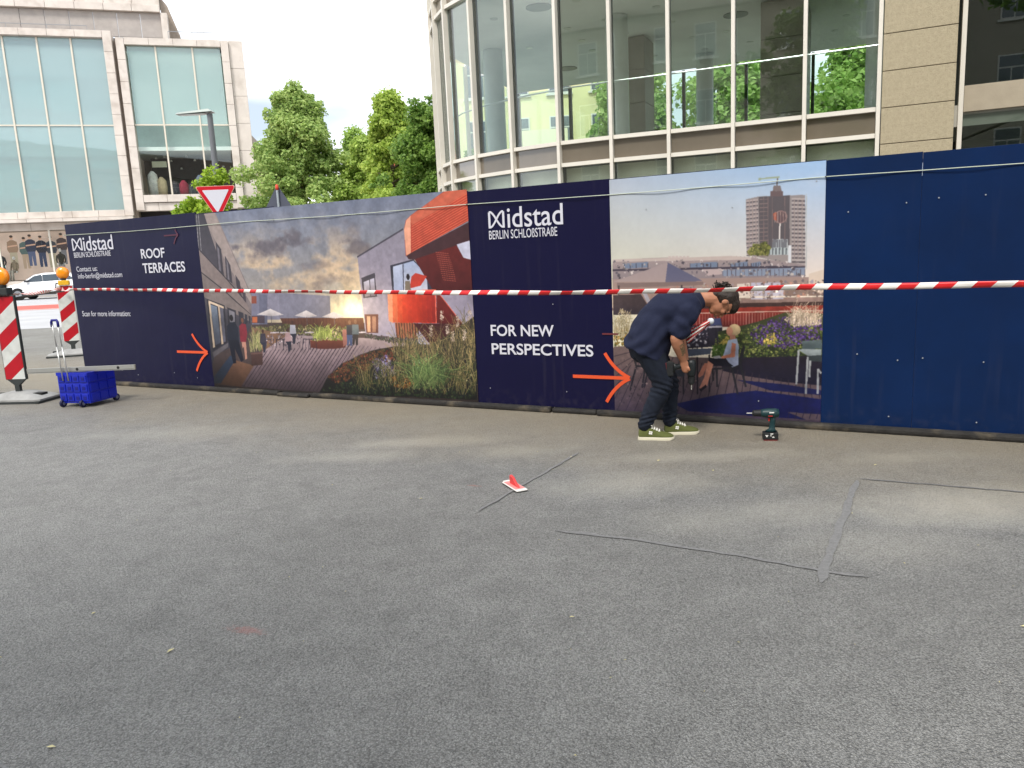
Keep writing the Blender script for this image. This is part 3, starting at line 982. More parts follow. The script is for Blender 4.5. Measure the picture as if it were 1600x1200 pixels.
mannequin(-.36, 1.35, 0.1, (62, 60, 54), (146, 146, 146), False, 'mannequin in dark open waistcoat and grey trousers in shop window')

# ------------------------------------------------------------------ other buildings
def house(name, label, loc, rz, w, d, h, wall, roofc, rows, colsn, roof_h, face=-1, wincol=(96, 104, 112)):
    t = thing(name, label, 'building', loc, rz)
    wm = mat(name + '_wall', wall, .9, var=.08, vscale=.5, stain=((150, 140, 120), .7, .25))
    MB().box(-w / 2, w / 2, 0, d, 0, h).build('wall', wm, t)
    rm = mat(name + '_roof', roofc, .8, var=.2, vscale=2)
    rf = MB().prism([(-.5, h), (d + .5, h), (d * .75, h + roof_h), (d * .25, h + roof_h)] if roof_h > 1 else [(-.3, h), (d + .3, h), (d + .3, h + roof_h), (-.3, h + roof_h)], 'x', -w / 2 - .4, w / 2 + .4).build('roof', rm, t)
    fr = mat('window_frame_white', (226, 224, 218), .6)
    gl = mat('window_dark_glass', wincol, .08, spec=.8)
    if rows:
        p = MB().box(-.62, .62, -.07, .05, -.95, .95).build('window', fr, t)
        q = [MB().box(-.55, -.03, -.085, -.06, -.88, .28).build('window_glass', gl, p), MB().box(.03, .55, -.085, -.06, -.88, .28).build('window_glass', gl, p), MB().box(-.55, .55, -.085, -.06, .36, .88).build('window_glass', gl, p), MB().box(-.75, .75, -.14, .02, -1.06, -.96).build('sill', fr, p)]
        k = 0
        for r in range(rows):
            for c in range(colsn):
                x = -w / 2 + w * (c + .5) / colsn
                z = h * (r + .55) / rows
                if k == 0:
                    p.location = (x, 0, z)
                else:
                    o = share(p, 'window', t, (x, 0, z))
                    for e in q:
                        share(e, None, o)
                k += 1
    return t
cream = house('cream_apartment_house', 'cream rendered apartment house seen through the glass corner building', (2.3, 46, 0), R_(-6), 9.5, 12, 12.5, (236, 228, 176), (170, 150, 130), 4, 4, .4)
MB().box(-1.3, 1.6, -1.2, 0, 7.0, 7.15).build('balcony', mat('balcony_cream', (240, 232, 196), .8), cream)
MB().box(-1.3, 1.6, -1.2, -1.1, 7.15, 8.05).build('balcony_front', MATS['balcony_cream'], cream)
house('red_roofed_house', 'house with steep red tiled roof beyond the street trees', (-5.6, 74, 0), R_(12), 12, 12, 6.2, (206, 190, 170), (164, 84, 62), 2, 5, 5.6)
house('narrow_cream_house', 'narrow cream house with overhanging eave beside the department store', (-24.6, 63, 0), R_(10), 9, 10, 11.0, (224, 208, 176), (150, 140, 128), 3, 3, .5)
opp = house('stucco_apartment_block', 'beige stucco apartment block with brown roof across from the hoarding', (0, 0, 0), 0, 46, 10, 14.5, (168, 160, 146), (110, 98, 90), 4, 13, 3.6)
opp.location = (-8.0, -15.5, 0)
opp.rotation_euler = (0, 0, HRZ + math.pi)

# ------------------------------------------------------------------ trees
def leaf_mat(name, c1, c2):
    if name in MATS:
        return MATS[name]
    mt = bpy.data.materials.new(name)
    mt.use_nodes = True
    nt = mt.node_tree
    nt.nodes.clear()
    out = nt.nodes.new('ShaderNodeOutputMaterial')
    at = nt.nodes.new('ShaderNodeAttribute')
    at.attribute_name = 'tone'
    rp = nt.nodes.new('ShaderNodeValToRGB')
    rp.color_ramp.elements[0].color = (*lin(c1), 1)
    rp.color_ramp.elements[1].color = (*lin(c2), 1)
    nt.links.new(at.outputs['Fac'], rp.inputs['Fac'])
    d = nt.nodes.new('ShaderNodeBsdfPrincipled')
    d.inputs['Roughness'].default_value = .5
    d.inputs['Specular IOR Level'].default_value = .3
    t = nt.nodes.new('ShaderNodeBsdfTranslucent')
    nt.links.new(rp.outputs['Color'], d.inputs['Base Color'])
    nt.links.new(rp.outputs['Color'], t.inputs['Color'])
    mx = nt.nodes.new('ShaderNodeMixShader')
    mx.inputs['Fac'].default_value = .45
    nt.links.new(d.outputs[0], mx.inputs[1])
    nt.links.new(t.outputs[0], mx.inputs[2])
    nt.links.new(mx.outputs[0], out.inputs['Surface'])
    MATS[name] = mt
    return mt

def leaves(name, clumps, n, size, material, parent, seed):
    """clumps: [(x,y,z,r)]; n small folded leaf faces spread over the outer part of the clumps"""
    r = np.random.default_rng(seed)
    cl = np.array(clumps)
    wgt = cl[:, 3] ** 2
    idx = r.choice(len(cl), n, p=wgt / wgt.sum())
    d = r.normal(size=(n, 3)); d /= np.linalg.norm(d, axis=1)[:, None]
    rad = cl[idx, 3] * (1 - .55 * r.random(n) ** 1.6) * r.uniform(.85, 1.2, n)
    c = cl[idx, :3] + d * rad[:, None] * np.array((1, 1, .82))
    up_ = d * .6 + r.normal(size=(n, 3)) * .55 + np.array((0, 0, .55))
    up_ /= np.linalg.norm(up_, axis=1)[:, None]
    t = np.cross(up_, r.normal(size=(n, 3))); t /= np.linalg.norm(t, axis=1)[:, None]
    s = np.cross(up_, t)
    L = size * r.uniform(.65, 1.35, n)[:, None]
    W = L * .36
    v = np.empty((n, 4, 3))
    v[:, 0] = c - t * L * .5
    v[:, 1] = c + s * W + up_ * W * .35
    v[:, 2] = c + t * L * .5 - up_ * L * .12
    v[:, 3] = c - s * W + up_ * W * .35
    me = bpy.data.meshes.new(name)
    me.vertices.add(n * 4)
    me.vertices.foreach_set('co', v.ravel())
    tri = (np.arange(n) * 4)[:, None] + np.array((0, 1, 2, 0, 2, 3))[None]
    me.loops.add(n * 6)
    me.loops.foreach_set('vertex_index', tri.ravel().astype(np.int32))
    me.polygons.add(n * 2)
    me.polygons.foreach_set('loop_start', (np.arange(n * 2) * 3).astype(np.int32))
    tone = np.clip(.5 + .22 * r.normal(size=n) + .25 * (r.random(len(cl))[idx] - .5), 0, 1)
    at = me.attributes.new('tone', 'FLOAT', 'FACE')
    at.data.foreach_set('value', np.repeat(tone, 2).astype(np.float32))
    me.update()
    me.validate()
    me.materials.append(material)
    o = bpy.data.objects.new(name, me)
    COL.objects.link(o)
    o.parent = parent
    return o

bark = mat('bark', (92, 80, 66), .95, var=.3, vscale=12, bump=.8, bscale=30)
def tree(label, loc, h, prof, nclump, cr, n, size, c1, c2, seed, trunk_r=.18, name='street_tree'):
    """prof: [(height, radius)] of the crown outline"""
    t = thing(name, label, 'tree', loc, 0)
    R = random.Random(seed)
    cl = []
    for i in range(nclump):
        u = R.random()
        j = u * (len(prof) - 1)
        a = int(j); f = j - a
        b_ = min(a + 1, len(prof) - 1)
        z = prof[a][0] * (1 - f) + prof[b_][0] * f
        rr = prof[a][1] * (1 - f) + prof[b_][1] * f
        q = R.random() ** .4
        th = R.uniform(0, 6.283)
        rr *= 1 + .26 * math.sin(2 * th + z * 1.9 + seed) + .2 * math.sin(5 * th - z * 2.7 + 2 * seed) + R.uniform(-.1, .16)
        k = cr * R.choice((.45, .6, .8, 1.0, 1.35)) * R.uniform(.85, 1.15)
        m_ = max(0, rr - k * .6)
        cl.append((math.cos(th) * m_ * q, math.sin(th) * m_ * q, z + R.uniform(-.45, .45), k))
    tr = MB()
    z0 = prof[0][0]
    top = prof[-1][0]
    path = [(0, 0, -.05), (R.uniform(-.05, .05), R.uniform(-.05, .05), z0 * .6), (R.uniform(-.12, .12), R.uniform(-.1, .1), z0 + .3), (R.uniform(-.2, .2), R.uniform(-.2, .2), (z0 + top) / 2), (R.uniform(-.2, .2), 0, top - .6)]
    tr.tube(path, [trunk_r * 1.25, trunk_r, trunk_r * .85, trunk_r * .5, trunk_r * .15], 9)
    for c in R.sample(cl, min(16, len(cl))):
        zb = max(z0 * .8, min(c[2] - .6, top - 1.2))
        b0 = (path[2][0] * .8, path[2][1] * .8, zb)
        tr.tube([b0, ((b0[0] + c[0]) / 2, (b0[1] + c[1]) / 2, (zb + c[2]) / 2 + .12), c[:3]], [trunk_r * .35, trunk_r * .2, trunk_r * .06], 6)
    tr.build('trunk', bark, t, smooth=True)
    leaves('crown', cl, n, size, leaf_mat('leaf_%s' % name + '_%d_%d' % (c1[1], c2[0]), c1, c2), t, seed)
    return t
GA, GB = (118, 150, 76), (198, 216, 134)
tree('tall lime tree with tapering crown standing highest above the hoarding', (-11.3, 45, 0), 11, [(3.0, 3.5), (5, 3.4), (7, 2.7), (8.4, 1.7), (9.5, 1.3), (10.6, .5)], 300, .52, 52000, .20, GA, GB, 1, .24)
tree('slim lime tree with pointed top behind the tall one', (-9.3, 51, 0), 9, [(3.0, 2.0), (5, 1.9), (7.2, 1.3), (9.0, .4)], 110, .5, 18000, .2, GA, (186, 214, 110), 2)
tree('round bright green tree in the gap beside the tall lime', (-7.3, 44, 0), 7.5, [(2.6, 2.0), (4.6, 2.2), (6.4, 1.5), (7.6, .5)], 140, .5, 24000, .2, (108, 140, 54), (196, 218, 116), 3)
tree('yellowish green tree growing closer to the glass building', (-4.9, 36, 0), 8, [(2.2, 1.7), (4, 1.8), (6, 1.35), (7.3, .8), (8.1, .3)], 170, .42, 28000, .16, (118, 150, 52), (208, 226, 116), 4)
tree('dark green tree hard against the edge of the glass building', (-2.75, 30, 0), 6.8, [(1.8, 1.45), (3.6, 1.55), (5.4, 1.25), (6.7, .55)], 170, .38, 28000, .14, (84, 122, 54), (160, 190, 94), 5)
tree('low distant tree beside the department store side wall', (-15.4, 54, 0), 6.5, [(2, 2.2), (4, 2.3), (6.6, .8)], 100, .6, 14000, .22, (74, 112, 44), (150, 188, 84), 6)
tree('distant tree filling the street end', (-10.6, 62, 0), 8.5, [(2, 3.6), (5, 3.4), (8.4, 1.0)], 130, .8, 18000, .28, (74, 112, 44), (156, 194, 90), 7)
tree('small bright young tree behind the give way sign', (-8.0, 22, 0), 4.1, [(2.0, .7), (2.5, .95), (2.9, .85), (3.3, .5), (3.6, .2)], 60, .26, 9000, .11, (104, 140, 34), (196, 220, 84), 8, .05, 'young_tree')
# trees on the back street, seen through the building
tree('leafy tree seen through the glass beside the cream house', (7.0, 42, 0), 10, [(3.5, 2.4), (6, 2.9), (8.5, 2.3), (10.5, .8)], 90, .9, 15000, .3, (120, 160, 70), (210, 232, 150), 9)
tree('broad leafy tree seen through the middle of the office floor', (12.2, 41, 0), 10.5, [(3, 3.0), (6, 3.4), (8.5, 2.6), (11, .8)], 100, 1.0, 17000, .3, (120, 160, 70), (210, 232, 150), 10)
tree('leafy tree seen through the far end of the office', (18.0, 40, 0), 10.5, [(3, 3.0), (6, 3.4), (8.5, 2.6), (11, .8)], 100, 1.0, 16000, .3, (120, 160, 70), (206, 228, 140), 11)
# trees on this side of the street, behind the viewer, mirrored in the glass
tree('plane tree on the near pavement mirrored in the bay glass', (7.4, -5.5, 0), 11, [(4.2, 2.6), (6.5, 3.6), (9, 3.0), (11.2, 1.0)], 110, .9, 15000, .28, (52, 88, 34), (124, 160, 64), 12, .26, 'plane_tree')
tree('plane tree on the near pavement mirrored in the curved panes', (-4.6, -4.8, 0), 11, [(4.6, 2.2), (7, 3.2), (9, 2.8), (11.2, 1.0)], 80, .7, 9000, .28, (52, 88, 34), (124, 160, 64), 13, .24, 'plane_tree')
ov = tree('roadside tree whose lowest twig hangs over the blue boards', (8.4, 5.2, 0), 9.5, [(4.4, 2.2), (6, 3.4), (8, 3.0), (9.6, 1.0)], 90, .8, 12000, .22, (64, 104, 34), (150, 186, 70), 14, .2, 'plane_tree')
MB().tube([(0, 0, 4.2), (-1.8, .2, 4.3), (-3.6, .35, 3.75), (-5.16, .42, 3.20)], [.07, .05, .025, .006], 7).build('branch', bark, ov, smooth=True)
leaves('twig_leaves', [(-5.16, .42, 3.20, .07), (-5.08, .46, 3.30, .10), (-4.7, .4, 3.45, .2), (-4.2, .4, 3.65, .3)], 260, .09, leaf_mat('leaf_twig', (96, 140, 30), (180, 214, 70)), ov, 77)

# ---- layout of the two printed views, in centimetres on the sheet
TERRACE=[
('P',(116,116,134),None,[(74.6,116.1),(102.2,112.5),(97.1,76),(68.6,75.8)]),
('P',(98,100,118),None,[(89.1,109.4),(101.7,109.3),(97.1,76),(84.3,75.9)]),
('P',(130,70,55),None,[(75.2,108.1),(84.7,108),(83.6,99.8),(74,99.8)]),
('P',(70,60,70),None,[(73.7,85.7),(94,85.7),(92.9,77.5),(72.5,77.4)]),
('P',(170,95,60),None,[(74.8,84.6),(82.6,84.6),(81.6,78.1),(73.8,78)]),
('P',(128,127,142),None,[(102.2,112.5),(119.4,111.2),(116.8,81.4),(97.9,81.4)]),
('P',(118,118,132),None,[(119.4,111.2),(191.7,106.7),(190.3,82.7),(116.4,82.5)]),
('P',(96,62,48),(72,46,40),[(117.1,83.1),(234.4,83.4),(234.5,71.4),(122.8,72.5)]),
('L',(70,44,38),0.6,[(119.9,82.9),(120.2,72)]),
('L',(70,44,38),0.6,[(124.6,82.9),(124.9,72.1)]),
('L',(70,44,38),0.6,[(129.3,83),(129.6,72.1)]),
('L',(70,44,38),0.6,[(133.9,83),(134.2,72.1)]),
('L',(70,44,38),0.6,[(138.6,83),(138.9,72.2)]),
('L',(70,44,38),0.6,[(143.2,83),(143.5,72.2)]),
('L',(70,44,38),0.6,[(147.8,83),(148.1,72.3)]),
('L',(70,44,38),0.6,[(152.3,83),(152.7,72.3)]),
('L',(70,44,38),0.6,[(156.9,83),(157.2,72.3)]),
('L',(70,44,38),0.6,[(161.4,83),(161.7,72.4)]),
('L',(70,44,38),0.6,[(165.9,83),(166.2,72.4)]),
('L',(70,44,38),0.6,[(170.3,83),(170.7,72.4)]),
('L',(70,44,38),0.6,[(174.8,83),(175.2,72.5)]),
('L',(70,44,38),0.6,[(179.2,83.1),(179.6,72.5)]),
('L',(70,44,38),0.6,[(183.6,83.1),(184,72.5)]),
('L',(70,44,38),0.6,[(188,83.1),(188.4,72.6)]),
('L',(70,44,38),0.6,[(192.3,83.1),(192.7,72.6)]),
('L',(70,44,38),0.6,[(196.7,83.1),(197.1,72.7)]),
('L',(70,44,38),0.6,[(201,83.1),(201.4,72.7)]),
('L',(70,44,38),0.6,[(205.3,83.1),(205.7,72.7)]),
('L',(70,44,38),0.6,[(209.6,83.1),(210,72.8)]),
('L',(70,44,38),0.6,[(213.8,83.1),(214.3,72.8)]),
('L',(70,44,38),0.6,[(218,83.1),(218.5,72.8)]),
('L',(70,44,38),0.6,[(222.2,83.1),(222.7,72.9)]),
('L',(70,44,38),0.6,[(226.4,83.2),(226.9,72.9)]),
('L',(70,44,38),0.6,[(230.6,83.2),(231.1,72.9)]),
('D',[(120,112,72),(92,96,54),(150,140,100),(74,78,48)],(544,1.87),[(72.7,72.5),(127.6,76.1),(219.4,73.6),(226.4,66.6),(154.3,64.7),(72.9,63.7)]),
('P',(138,126,122),(92,86,90),[(-3.4,210.1),(31.2,208.3),(55,157.5),(77.2,109.6),(72.3,75.8),(56.6,56.8),(6.4,39.9),(-12.4,5.5),(-22.5,5.1)]),
('P',(150,138,132),None,[(8.7,209.4),(29.1,208.3),(53.9,156.5),(76.9,107.4),(75.6,98.7),(42.6,147.1)]),
('P',(52,50,58),(74,70,78),[(-3.7,208.4),(14,206.9),(37.6,130.9),(36.2,129.9),(-5.5,167.5)]),
('L',(150,148,150),0.8,[(-1.6,205.7),(-3.4,168.5)]),
('L',(150,148,150),0.8,[(2.9,205.4),(-0.1,165.1)]),
('L',(150,148,150),0.8,[(6.1,205.2),(3.8,161.6)]),
('P',(58,54,62),None,[(29.3,171.1),(36.6,162.1),(36.8,129.9),(27.6,139.5)]),
('P',(104,100,108),None,[(30.6,166),(33.5,162.2),(32.8,136.5),(29.4,138.8)]),
('P',(60,56,64),None,[(41.6,154.8),(48.8,143.1),(49,122.6),(39.9,128)]),
('P',(110,106,112),None,[(43.1,150.4),(45.5,146),(45,126.4),(42.1,128)]),
('P',(62,58,66),None,[(54.9,132.7),(61,124.5),(61.6,106.7),(55.3,113.1)]),
('P',(66,60,68),None,[(63.4,118.4),(67.9,111.9),(67.5,98.8),(63.6,103.2)]),
('P',(126,114,110),None,[(-4.9,167.5),(39.7,128.7),(69,98.8),(72.2,87.9),(-6.2,140.9)]),
('L',(48,44,50),1.2,[(-5.4,168.2),(38.3,129.8),(63.9,105.4)]),
('L',(52,48,52),1.4,[(-6.8,140.9),(31.6,116.8),(72.7,86.8)]),
('P',(78,74,80),(44,44,56),[(-7.5,114),(73.3,83.1),(72.9,75.8),(56.6,56.8),(6.2,38.8),(-10.7,5.6),(-21.9,5.1)]),
('P',(118,108,104),None,[(-5.7,139.8),(72.2,87.4),(72.6,78),(-6.7,110.6)]),
('P',(44,42,50),None,[(3.6,106),(32.4,97.9),(30.6,54.6),(3.9,44.5)]),
('P',(205,186,160),None,[(6.2,104.1),(30.3,96.8),(30.5,94.1),(6.7,101)]),
('P',(205,186,160),None,[(6.2,104.1),(9,103.2),(8.5,48.7),(5.1,47.7)]),
('P',(190,170,146),None,[(21.1,99.1),(23.6,98.4),(23.3,52.9),(20,52.1)]),
('P',(120,134,150),(70,74,86),[(8.9,99.2),(19.4,96.4),(19.1,54.4),(9.5,51)]),
('P',(92,92,104),None,[(23.8,95.7),(29.3,94.6),(27.7,55.9),(23.6,54.5)]),
('P',(46,44,52),None,[(36.1,95.7),(49.6,91.9),(46.9,70.1),(34.2,63.2)]),
('P',(120,118,124),None,[(38.5,92.8),(47.4,90.1),(46.3,79),(38,77.8)]),
('P',(52,50,58),None,[(53.5,91.2),(61.4,89),(60.7,75.7),(52.8,72.4)]),
('P',(52,50,58),None,[(63.1,87.9),(67.2,86.8),(66.4,77.3),(61.9,75.8)]),
('P',(52,50,58),None,[(68.9,86.1),(72.4,85.2),(71.4,78),(68.3,77.3)]),
('P',(96,92,96),None,[(2.9,42.2),(31.2,54.2),(30.4,49.2),(4.5,36.4)]),
('P',(128,98,76),(104,74,58),[(34.5,34.9),(65.5,29.1),(85.5,46.3),(70.5,63.7),(72.4,72.5),(126.1,64.4),(82.5,25.1),(46,2.3),(0.7,4.4)]),
('P',(52,64,84),None,[(32.7,39.5),(40.9,35.1),(11.2,4.9),(-9.3,4.5)]),
('P',(168,150,150),(92,76,84),[(85.4,45.2),(126.1,64.4),(218.2,62.5),(301.5,60.7),(286.9,54.6),(252.5,51.5),(224,44.2),(196.6,32.1),(179.2,20.5),(165.5,1.6),(44.8,2.7)]),
('L',(66,54,64),1.1,[(48.5,2.6),(93,46.5)]),
('L',(66,54,64),0.8,[(54.5,2.6),(99.2,46.9)]),
('L',(66,54,64),0.8,[(60.4,2.6),(105.3,47.4)]),
('L',(66,54,64),1.1,[(66.2,2.6),(111.3,47.8)]),
('L',(66,54,64),0.8,[(72.1,2.6),(117.3,48.3)]),
('L',(66,54,64),0.8,[(77.8,2.6),(123.3,48.7)]),
('L',(66,54,64),1.1,[(83.6,2.5),(129.2,49.2)]),
('L',(66,54,64),0.8,[(89.3,2.5),(135.1,49.6)]),
('L',(66,54,64),0.8,[(95,2.5),(141,50.1)]),
('L',(66,54,64),1.1,[(100.6,2.5),(146.8,50.5)]),
('L',(66,54,64),0.8,[(106.3,2.5),(152.6,50.9)]),
('L',(66,54,64),0.8,[(111.8,2.5),(158.3,51.4)]),
('L',(66,54,64),1.1,[(117.4,2.5),(164,51.8)]),
('L',(66,54,64),0.8,[(122.9,2.5),(169.7,52.2)]),
('L',(66,54,64),0.8,[(128.4,2.5),(175.3,52.7)]),
('L',(66,54,64),1.1,[(133.8,2.5),(180.9,53.1)]),
('L',(66,54,64),0.8,[(139.3,2.5),(186.5,53.5)]),
('L',(66,54,64),0.8,[(144.6,2.5),(192,53.9)]),
('L',(66,54,64),1.1,[(150,2.5),(197.5,54.3)]),
('L',(66,54,64),0.8,[(155.3,2.4),(202.9,54.7)]),
('L',(66,54,64),0.8,[(160.6,2.4),(208.4,55.1)]),
('L',(66,54,64),1.1,[(165.9,2.4),(213.7,55.6)]),
('L',(66,54,64),0.8,[(171.1,2.4),(219.1,56)]),
('L',(66,54,64),0.8,[(176.3,2.4),(224.4,56.4)]),
('L',(110,96,104),0.6,[(212.3,55.2),(179.5,23.1)]),
('L',(110,96,104),0.6,[(217.4,54.9),(188.5,26.4)]),
('L',(110,96,104),0.6,[(222.5,54.6),(197.4,29.6)]),
('L',(110,96,104),0.6,[(227.6,54.3),(206.2,32.8)]),
('L',(110,96,104),0.6,[(232.7,54),(214.9,36)]),
('L',(110,96,104),0.6,[(237.7,53.7),(223.5,39.1)]),
('L',(110,96,104),0.6,[(242.7,53.4),(232,42.2)]),
('L',(110,96,104),0.6,[(247.7,53.1),(240.4,45.2)]),
('L',(110,96,104),0.6,[(252.7,52.8),(248.7,48.3)]),
('P',(70,50,46),None,[(66.8,42.5),(85.2,44.1),(83.2,29.6),(65.3,27.9)]),
('P',(96,72,66),None,[(66.3,43.2),(85.3,44.5),(85,42.5),(66.6,41)]),
('G',[(150,150,96),(110,116,70),(176,166,120)],(130,16,0.7,0.2),[(65.4,43.6),(83.8,44.5),(84.1,57.3),(73.5,57.1)]),
('P',(222,216,212),(180,172,172),[(82.4,87.2),(104,93.6),(123.3,86.8),(104.9,85.3)]),
('L',(90,84,84),0.8,[(104.1,85.9),(103.4,76.4)]),
('P',(222,216,212),(180,172,172),[(139,85.7),(156.5,91.6),(172.1,85.3),(157.2,83.8)]),
('L',(90,84,84),0.8,[(156.7,84.5),(156.1,75.3)]),
('P',(222,216,212),(180,172,172),[(178,84.5),(195.1,89.8),(210.7,84.1),(195.9,82.7)]),
('L',(90,84,84),0.8,[(195.4,83.3),(194.9,74.3)]),
('L',(58,50,60),0.5,[(89.2,60),(87.1,49)]),
('L',(58,50,60),0.5,[(94,60),(91.9,49.1)]),
('L',(58,50,60),0.5,[(99.3,60.1),(97.2,49.2)]),
('L',(58,50,60),0.5,[(104.1,60.2),(102,49.3)]),
('L',(58,50,60),0.5,[(109.6,60.3),(107.6,49.4)]),
('L',(58,50,60),0.5,[(114.6,60.3),(112.5,49.5)]),
('L',(58,50,60),0.5,[(119.8,60.4),(117.8,49.6)]),
('L',(58,50,60),0.5,[(125,60.5),(123,49.7)]),
('L',(58,50,60),0.5,[(129.9,60.6),(127.9,49.8)]),
('L',(58,50,60),0.5,[(144,60.8),(142.1,50.1)]),
('L',(58,50,60),0.5,[(148.2,60.8),(146.3,50.2)]),
('L',(58,50,60),0.5,[(152.4,60.9),(150.6,50.3)]),
('L',(58,50,60),0.5,[(157.1,61),(155.3,50.4)]),
('D',[(60,52,62),(196,186,190),(120,104,108),(84,74,84),(150,136,138)],(119,1.58),[(86.5,63.9),(137.7,66.6),(155.8,65.8),(156.1,57.4),(124.4,51.5),(86.5,52.9)]),
('P',(112,62,48),(84,44,38),[(158.5,58.5),(181.1,60.1),(208.1,59.7),(207.2,51.8),(190.6,50),(171.7,49.6),(158.1,50.8)]),
('L',(150,100,80),1,[(158.5,58.7),(181.1,60.5),(208.1,59.9)]),
('D',[(140,150,70),(170,170,100),(100,110,60),(180,160,130)],(340,1.73),[(161.9,58.9),(165.6,67),(182.2,69.6),(200.5,67.4),(205,60)]),
('G',[(176,186,100),(130,146,66)],(90,13,0.6,0.3),[(161.9,59.6),(191.9,61.1),(189.7,65.2),(168.1,64.9)]),
('L',(48,42,52),0.7,[(90.3,59.1),(101.6,59.3)]),
('L',(48,42,52),0.6,[(91.2,59.1),(87.6,46.3)]),
('L',(48,42,52),0.6,[(100.4,59.3),(100.5,47.1)]),
('L',(48,42,52),0.7,[(108.1,59.4),(119.1,59.6)]),
('L',(48,42,52),0.6,[(108.9,59.4),(105.5,46.7)]),
('L',(48,42,52),0.6,[(117.9,59.5),(118.1,47.4)]),
('L',(48,42,52),0.7,[(119.7,59.6),(130.6,59.7)]),
('L',(48,42,52),0.6,[(120.6,59.6),(117.2,47)]),
('L',(48,42,52),0.6,[(129.5,59.7),(129.6,47.7)]),
('L',(48,42,52),0.7,[(148.1,60),(158.7,60.1)]),
('L',(48,42,52),0.6,[(149,60),(145.7,47.6)]),
('L',(48,42,52),0.6,[(157.6,60.1),(157.8,48.3)]),
('L',(48,42,52),0.7,[(157,60.1),(167.5,60.3)]),
('L',(48,42,52),0.6,[(157.9,60.1),(154.7,47.8)]),
('L',(48,42,52),0.6,[(166.4,60.3),(166.7,48.5)]),
('P',(196,186,190),None,[(100.3,67.3),(113.3,67.9),(114.2,66.4),(100.1,65.8)]),
('P',(196,186,190),None,[(115,67.5),(127.7,68),(128.6,66.5),(114.8,66)]),
('P',(196,186,190),None,[(151.9,67.9),(164.1,68.4),(165,67),(151.7,66.4)]),
('P',(196,186,190),None,[(226.6,68.7),(237.8,69.2),(238.6,67.8),(226.4,67.2)]),
('E',(70,48,42),(88.6,68.3),(1.9,2.2)),
('P',(60,56,66),None,[(84.7,65.6),(92.4,65.7),(92.7,55.2),(82.5,54.6)]),
('P',(44,44,58),None,[(83.2,55.1),(92.8,55.7),(89.4,44.2),(86.4,43.7),(86.3,51.8)]),
('E',(70,48,42),(126.8,69.7),(1.9,2.2)),
('P',(180,150,150),None,[(123,67.1),(130.4,67.2),(130.8,56.9),(121,56.3)]),
('P',(44,44,58),None,[(121.6,56.8),(130.9,57.4),(127.7,46.1),(124.8,45.6),(124.7,53.6)]),
('E',(70,48,42),(135,78.3),(1.9,2.2)),
('P',(170,170,180),None,[(131.2,75.7),(138.6,75.8),(139,65.6),(129.3,65.1)]),
('P',(44,44,58),None,[(129.9,65.5),(139.1,66),(135.9,54.9),(133,54.4),(132.9,62.3)]),
('E',(110,80,64),(215.3,78.7),(1.9,2.4)),
('P',(50,52,62),None,[(210.8,75.8),(219.1,75.9),(219,64.9),(209.6,64.4)]),
('P',(70,84,120),None,[(210.2,65.2),(218,65.3),(216.3,53.9),(213.7,53.8),(213.3,60.4),(211.6,54.2),(209,54.1)]),
('E',(110,80,64),(223.1,79.3),(1.9,2.4)),
('P',(84,96,104),None,[(218.7,76.5),(226.9,76.5),(226.8,65.6),(217.5,65.1)]),
('P',(52,48,50),None,[(218.1,65.9),(225.8,66),(224.1,54.6),(221.5,54.6),(221.2,61.1),(219.5,54.9),(216.9,54.9)]),
('P',(150,100,90),None,[(204.8,70.5),(210.4,71.5),(209.7,55.2),(204.1,52.6)]),
('E',(30,26,30),(41.1,83.4),(2.9,3.8)),
('P',(32,36,50),None,[(32.1,74),(38.8,78.5),(45.9,78.1),(50.3,72.3),(49.2,56.7),(30.7,56.9)]),
('P',(26,28,40),None,[(31.7,57.3),(49,57.6),(53.9,34.4),(49.2,32),(41,48),(41.1,30.6),(36,29.8),(33.6,45.1)]),
('E',(120,80,64),(58.3,80.4),(2.2,3)),
('P',(132,44,56),None,[(52.4,74.1),(57.2,77.3),(63.2,76),(64.1,65.8),(60.8,55.8),(51.5,55.6)]),
('P',(176,130,112),None,[(53.4,55.7),(60.5,55.8),(59.5,36.3),(56.5,34.9),(56.3,50.1),(54.1,47.8)]),
('P',(136,132,144),(156,148,164),[(233,145.7),(292.8,170.9),(298.8,139),(356.7,137.1),(369,104.2),(366.8,56.2),(301.2,56.8),(235.3,67.3),(234.2,105.7)]),
('L',(70,66,76),1.6,[(232.5,145.8),(292.8,170.9)]),
('P',(48,46,56),None,[(235.8,124.4),(253.4,129.2),(253.9,126.5),(236.5,121.4)]),
('P',(60,58,68),None,[(235.8,124.4),(253.4,129.2),(254.2,105),(236.5,103.7)]),
('P',(186,186,202),(120,110,120),[(238.4,120.2),(245.6,122.2),(245.4,105.9),(238.4,104.8)]),
('P',(176,176,194),(120,110,120),[(246.6,122.6),(252.2,124),(252.4,106.2),(246.4,105.9)]),
('P',(52,52,64),None,[(273.6,136),(302.5,141.1),(320.4,123.4),(323.9,111),(273.9,109.9)]),
('P',(176,186,206),(150,160,186),[(276.9,134.7),(288.9,137),(287.5,110.4),(276,110.2)]),
('P',(150,164,190),(184,186,196),[(290,137.2),(302.3,139.6),(317.1,125.4),(317.1,110.8),(288.4,110.4)]),
('P',(96,62,56),None,[(236,87),(254,87),(252.1,67.5),(236.6,67.8)]),
('P',(196,150,120),None,[(238.9,85),(243.4,85),(242.2,68.6),(238.2,68.6)]),
('P',(150,110,92),None,[(245.9,85),(250.8,85),(249.2,68.7),(244.7,68.6)]),
('P',(150,92,66),None,[(274.1,78.4),(300.6,78.1),(304,62.3),(275.4,60.3)]),
('L',(70,40,36),1.1,[(275.8,78),(275.7,60.7)]),
('L',(70,40,36),1.1,[(279.1,78),(279,60.8)]),
('L',(70,40,36),1.1,[(282.5,78),(282.4,60.8)]),
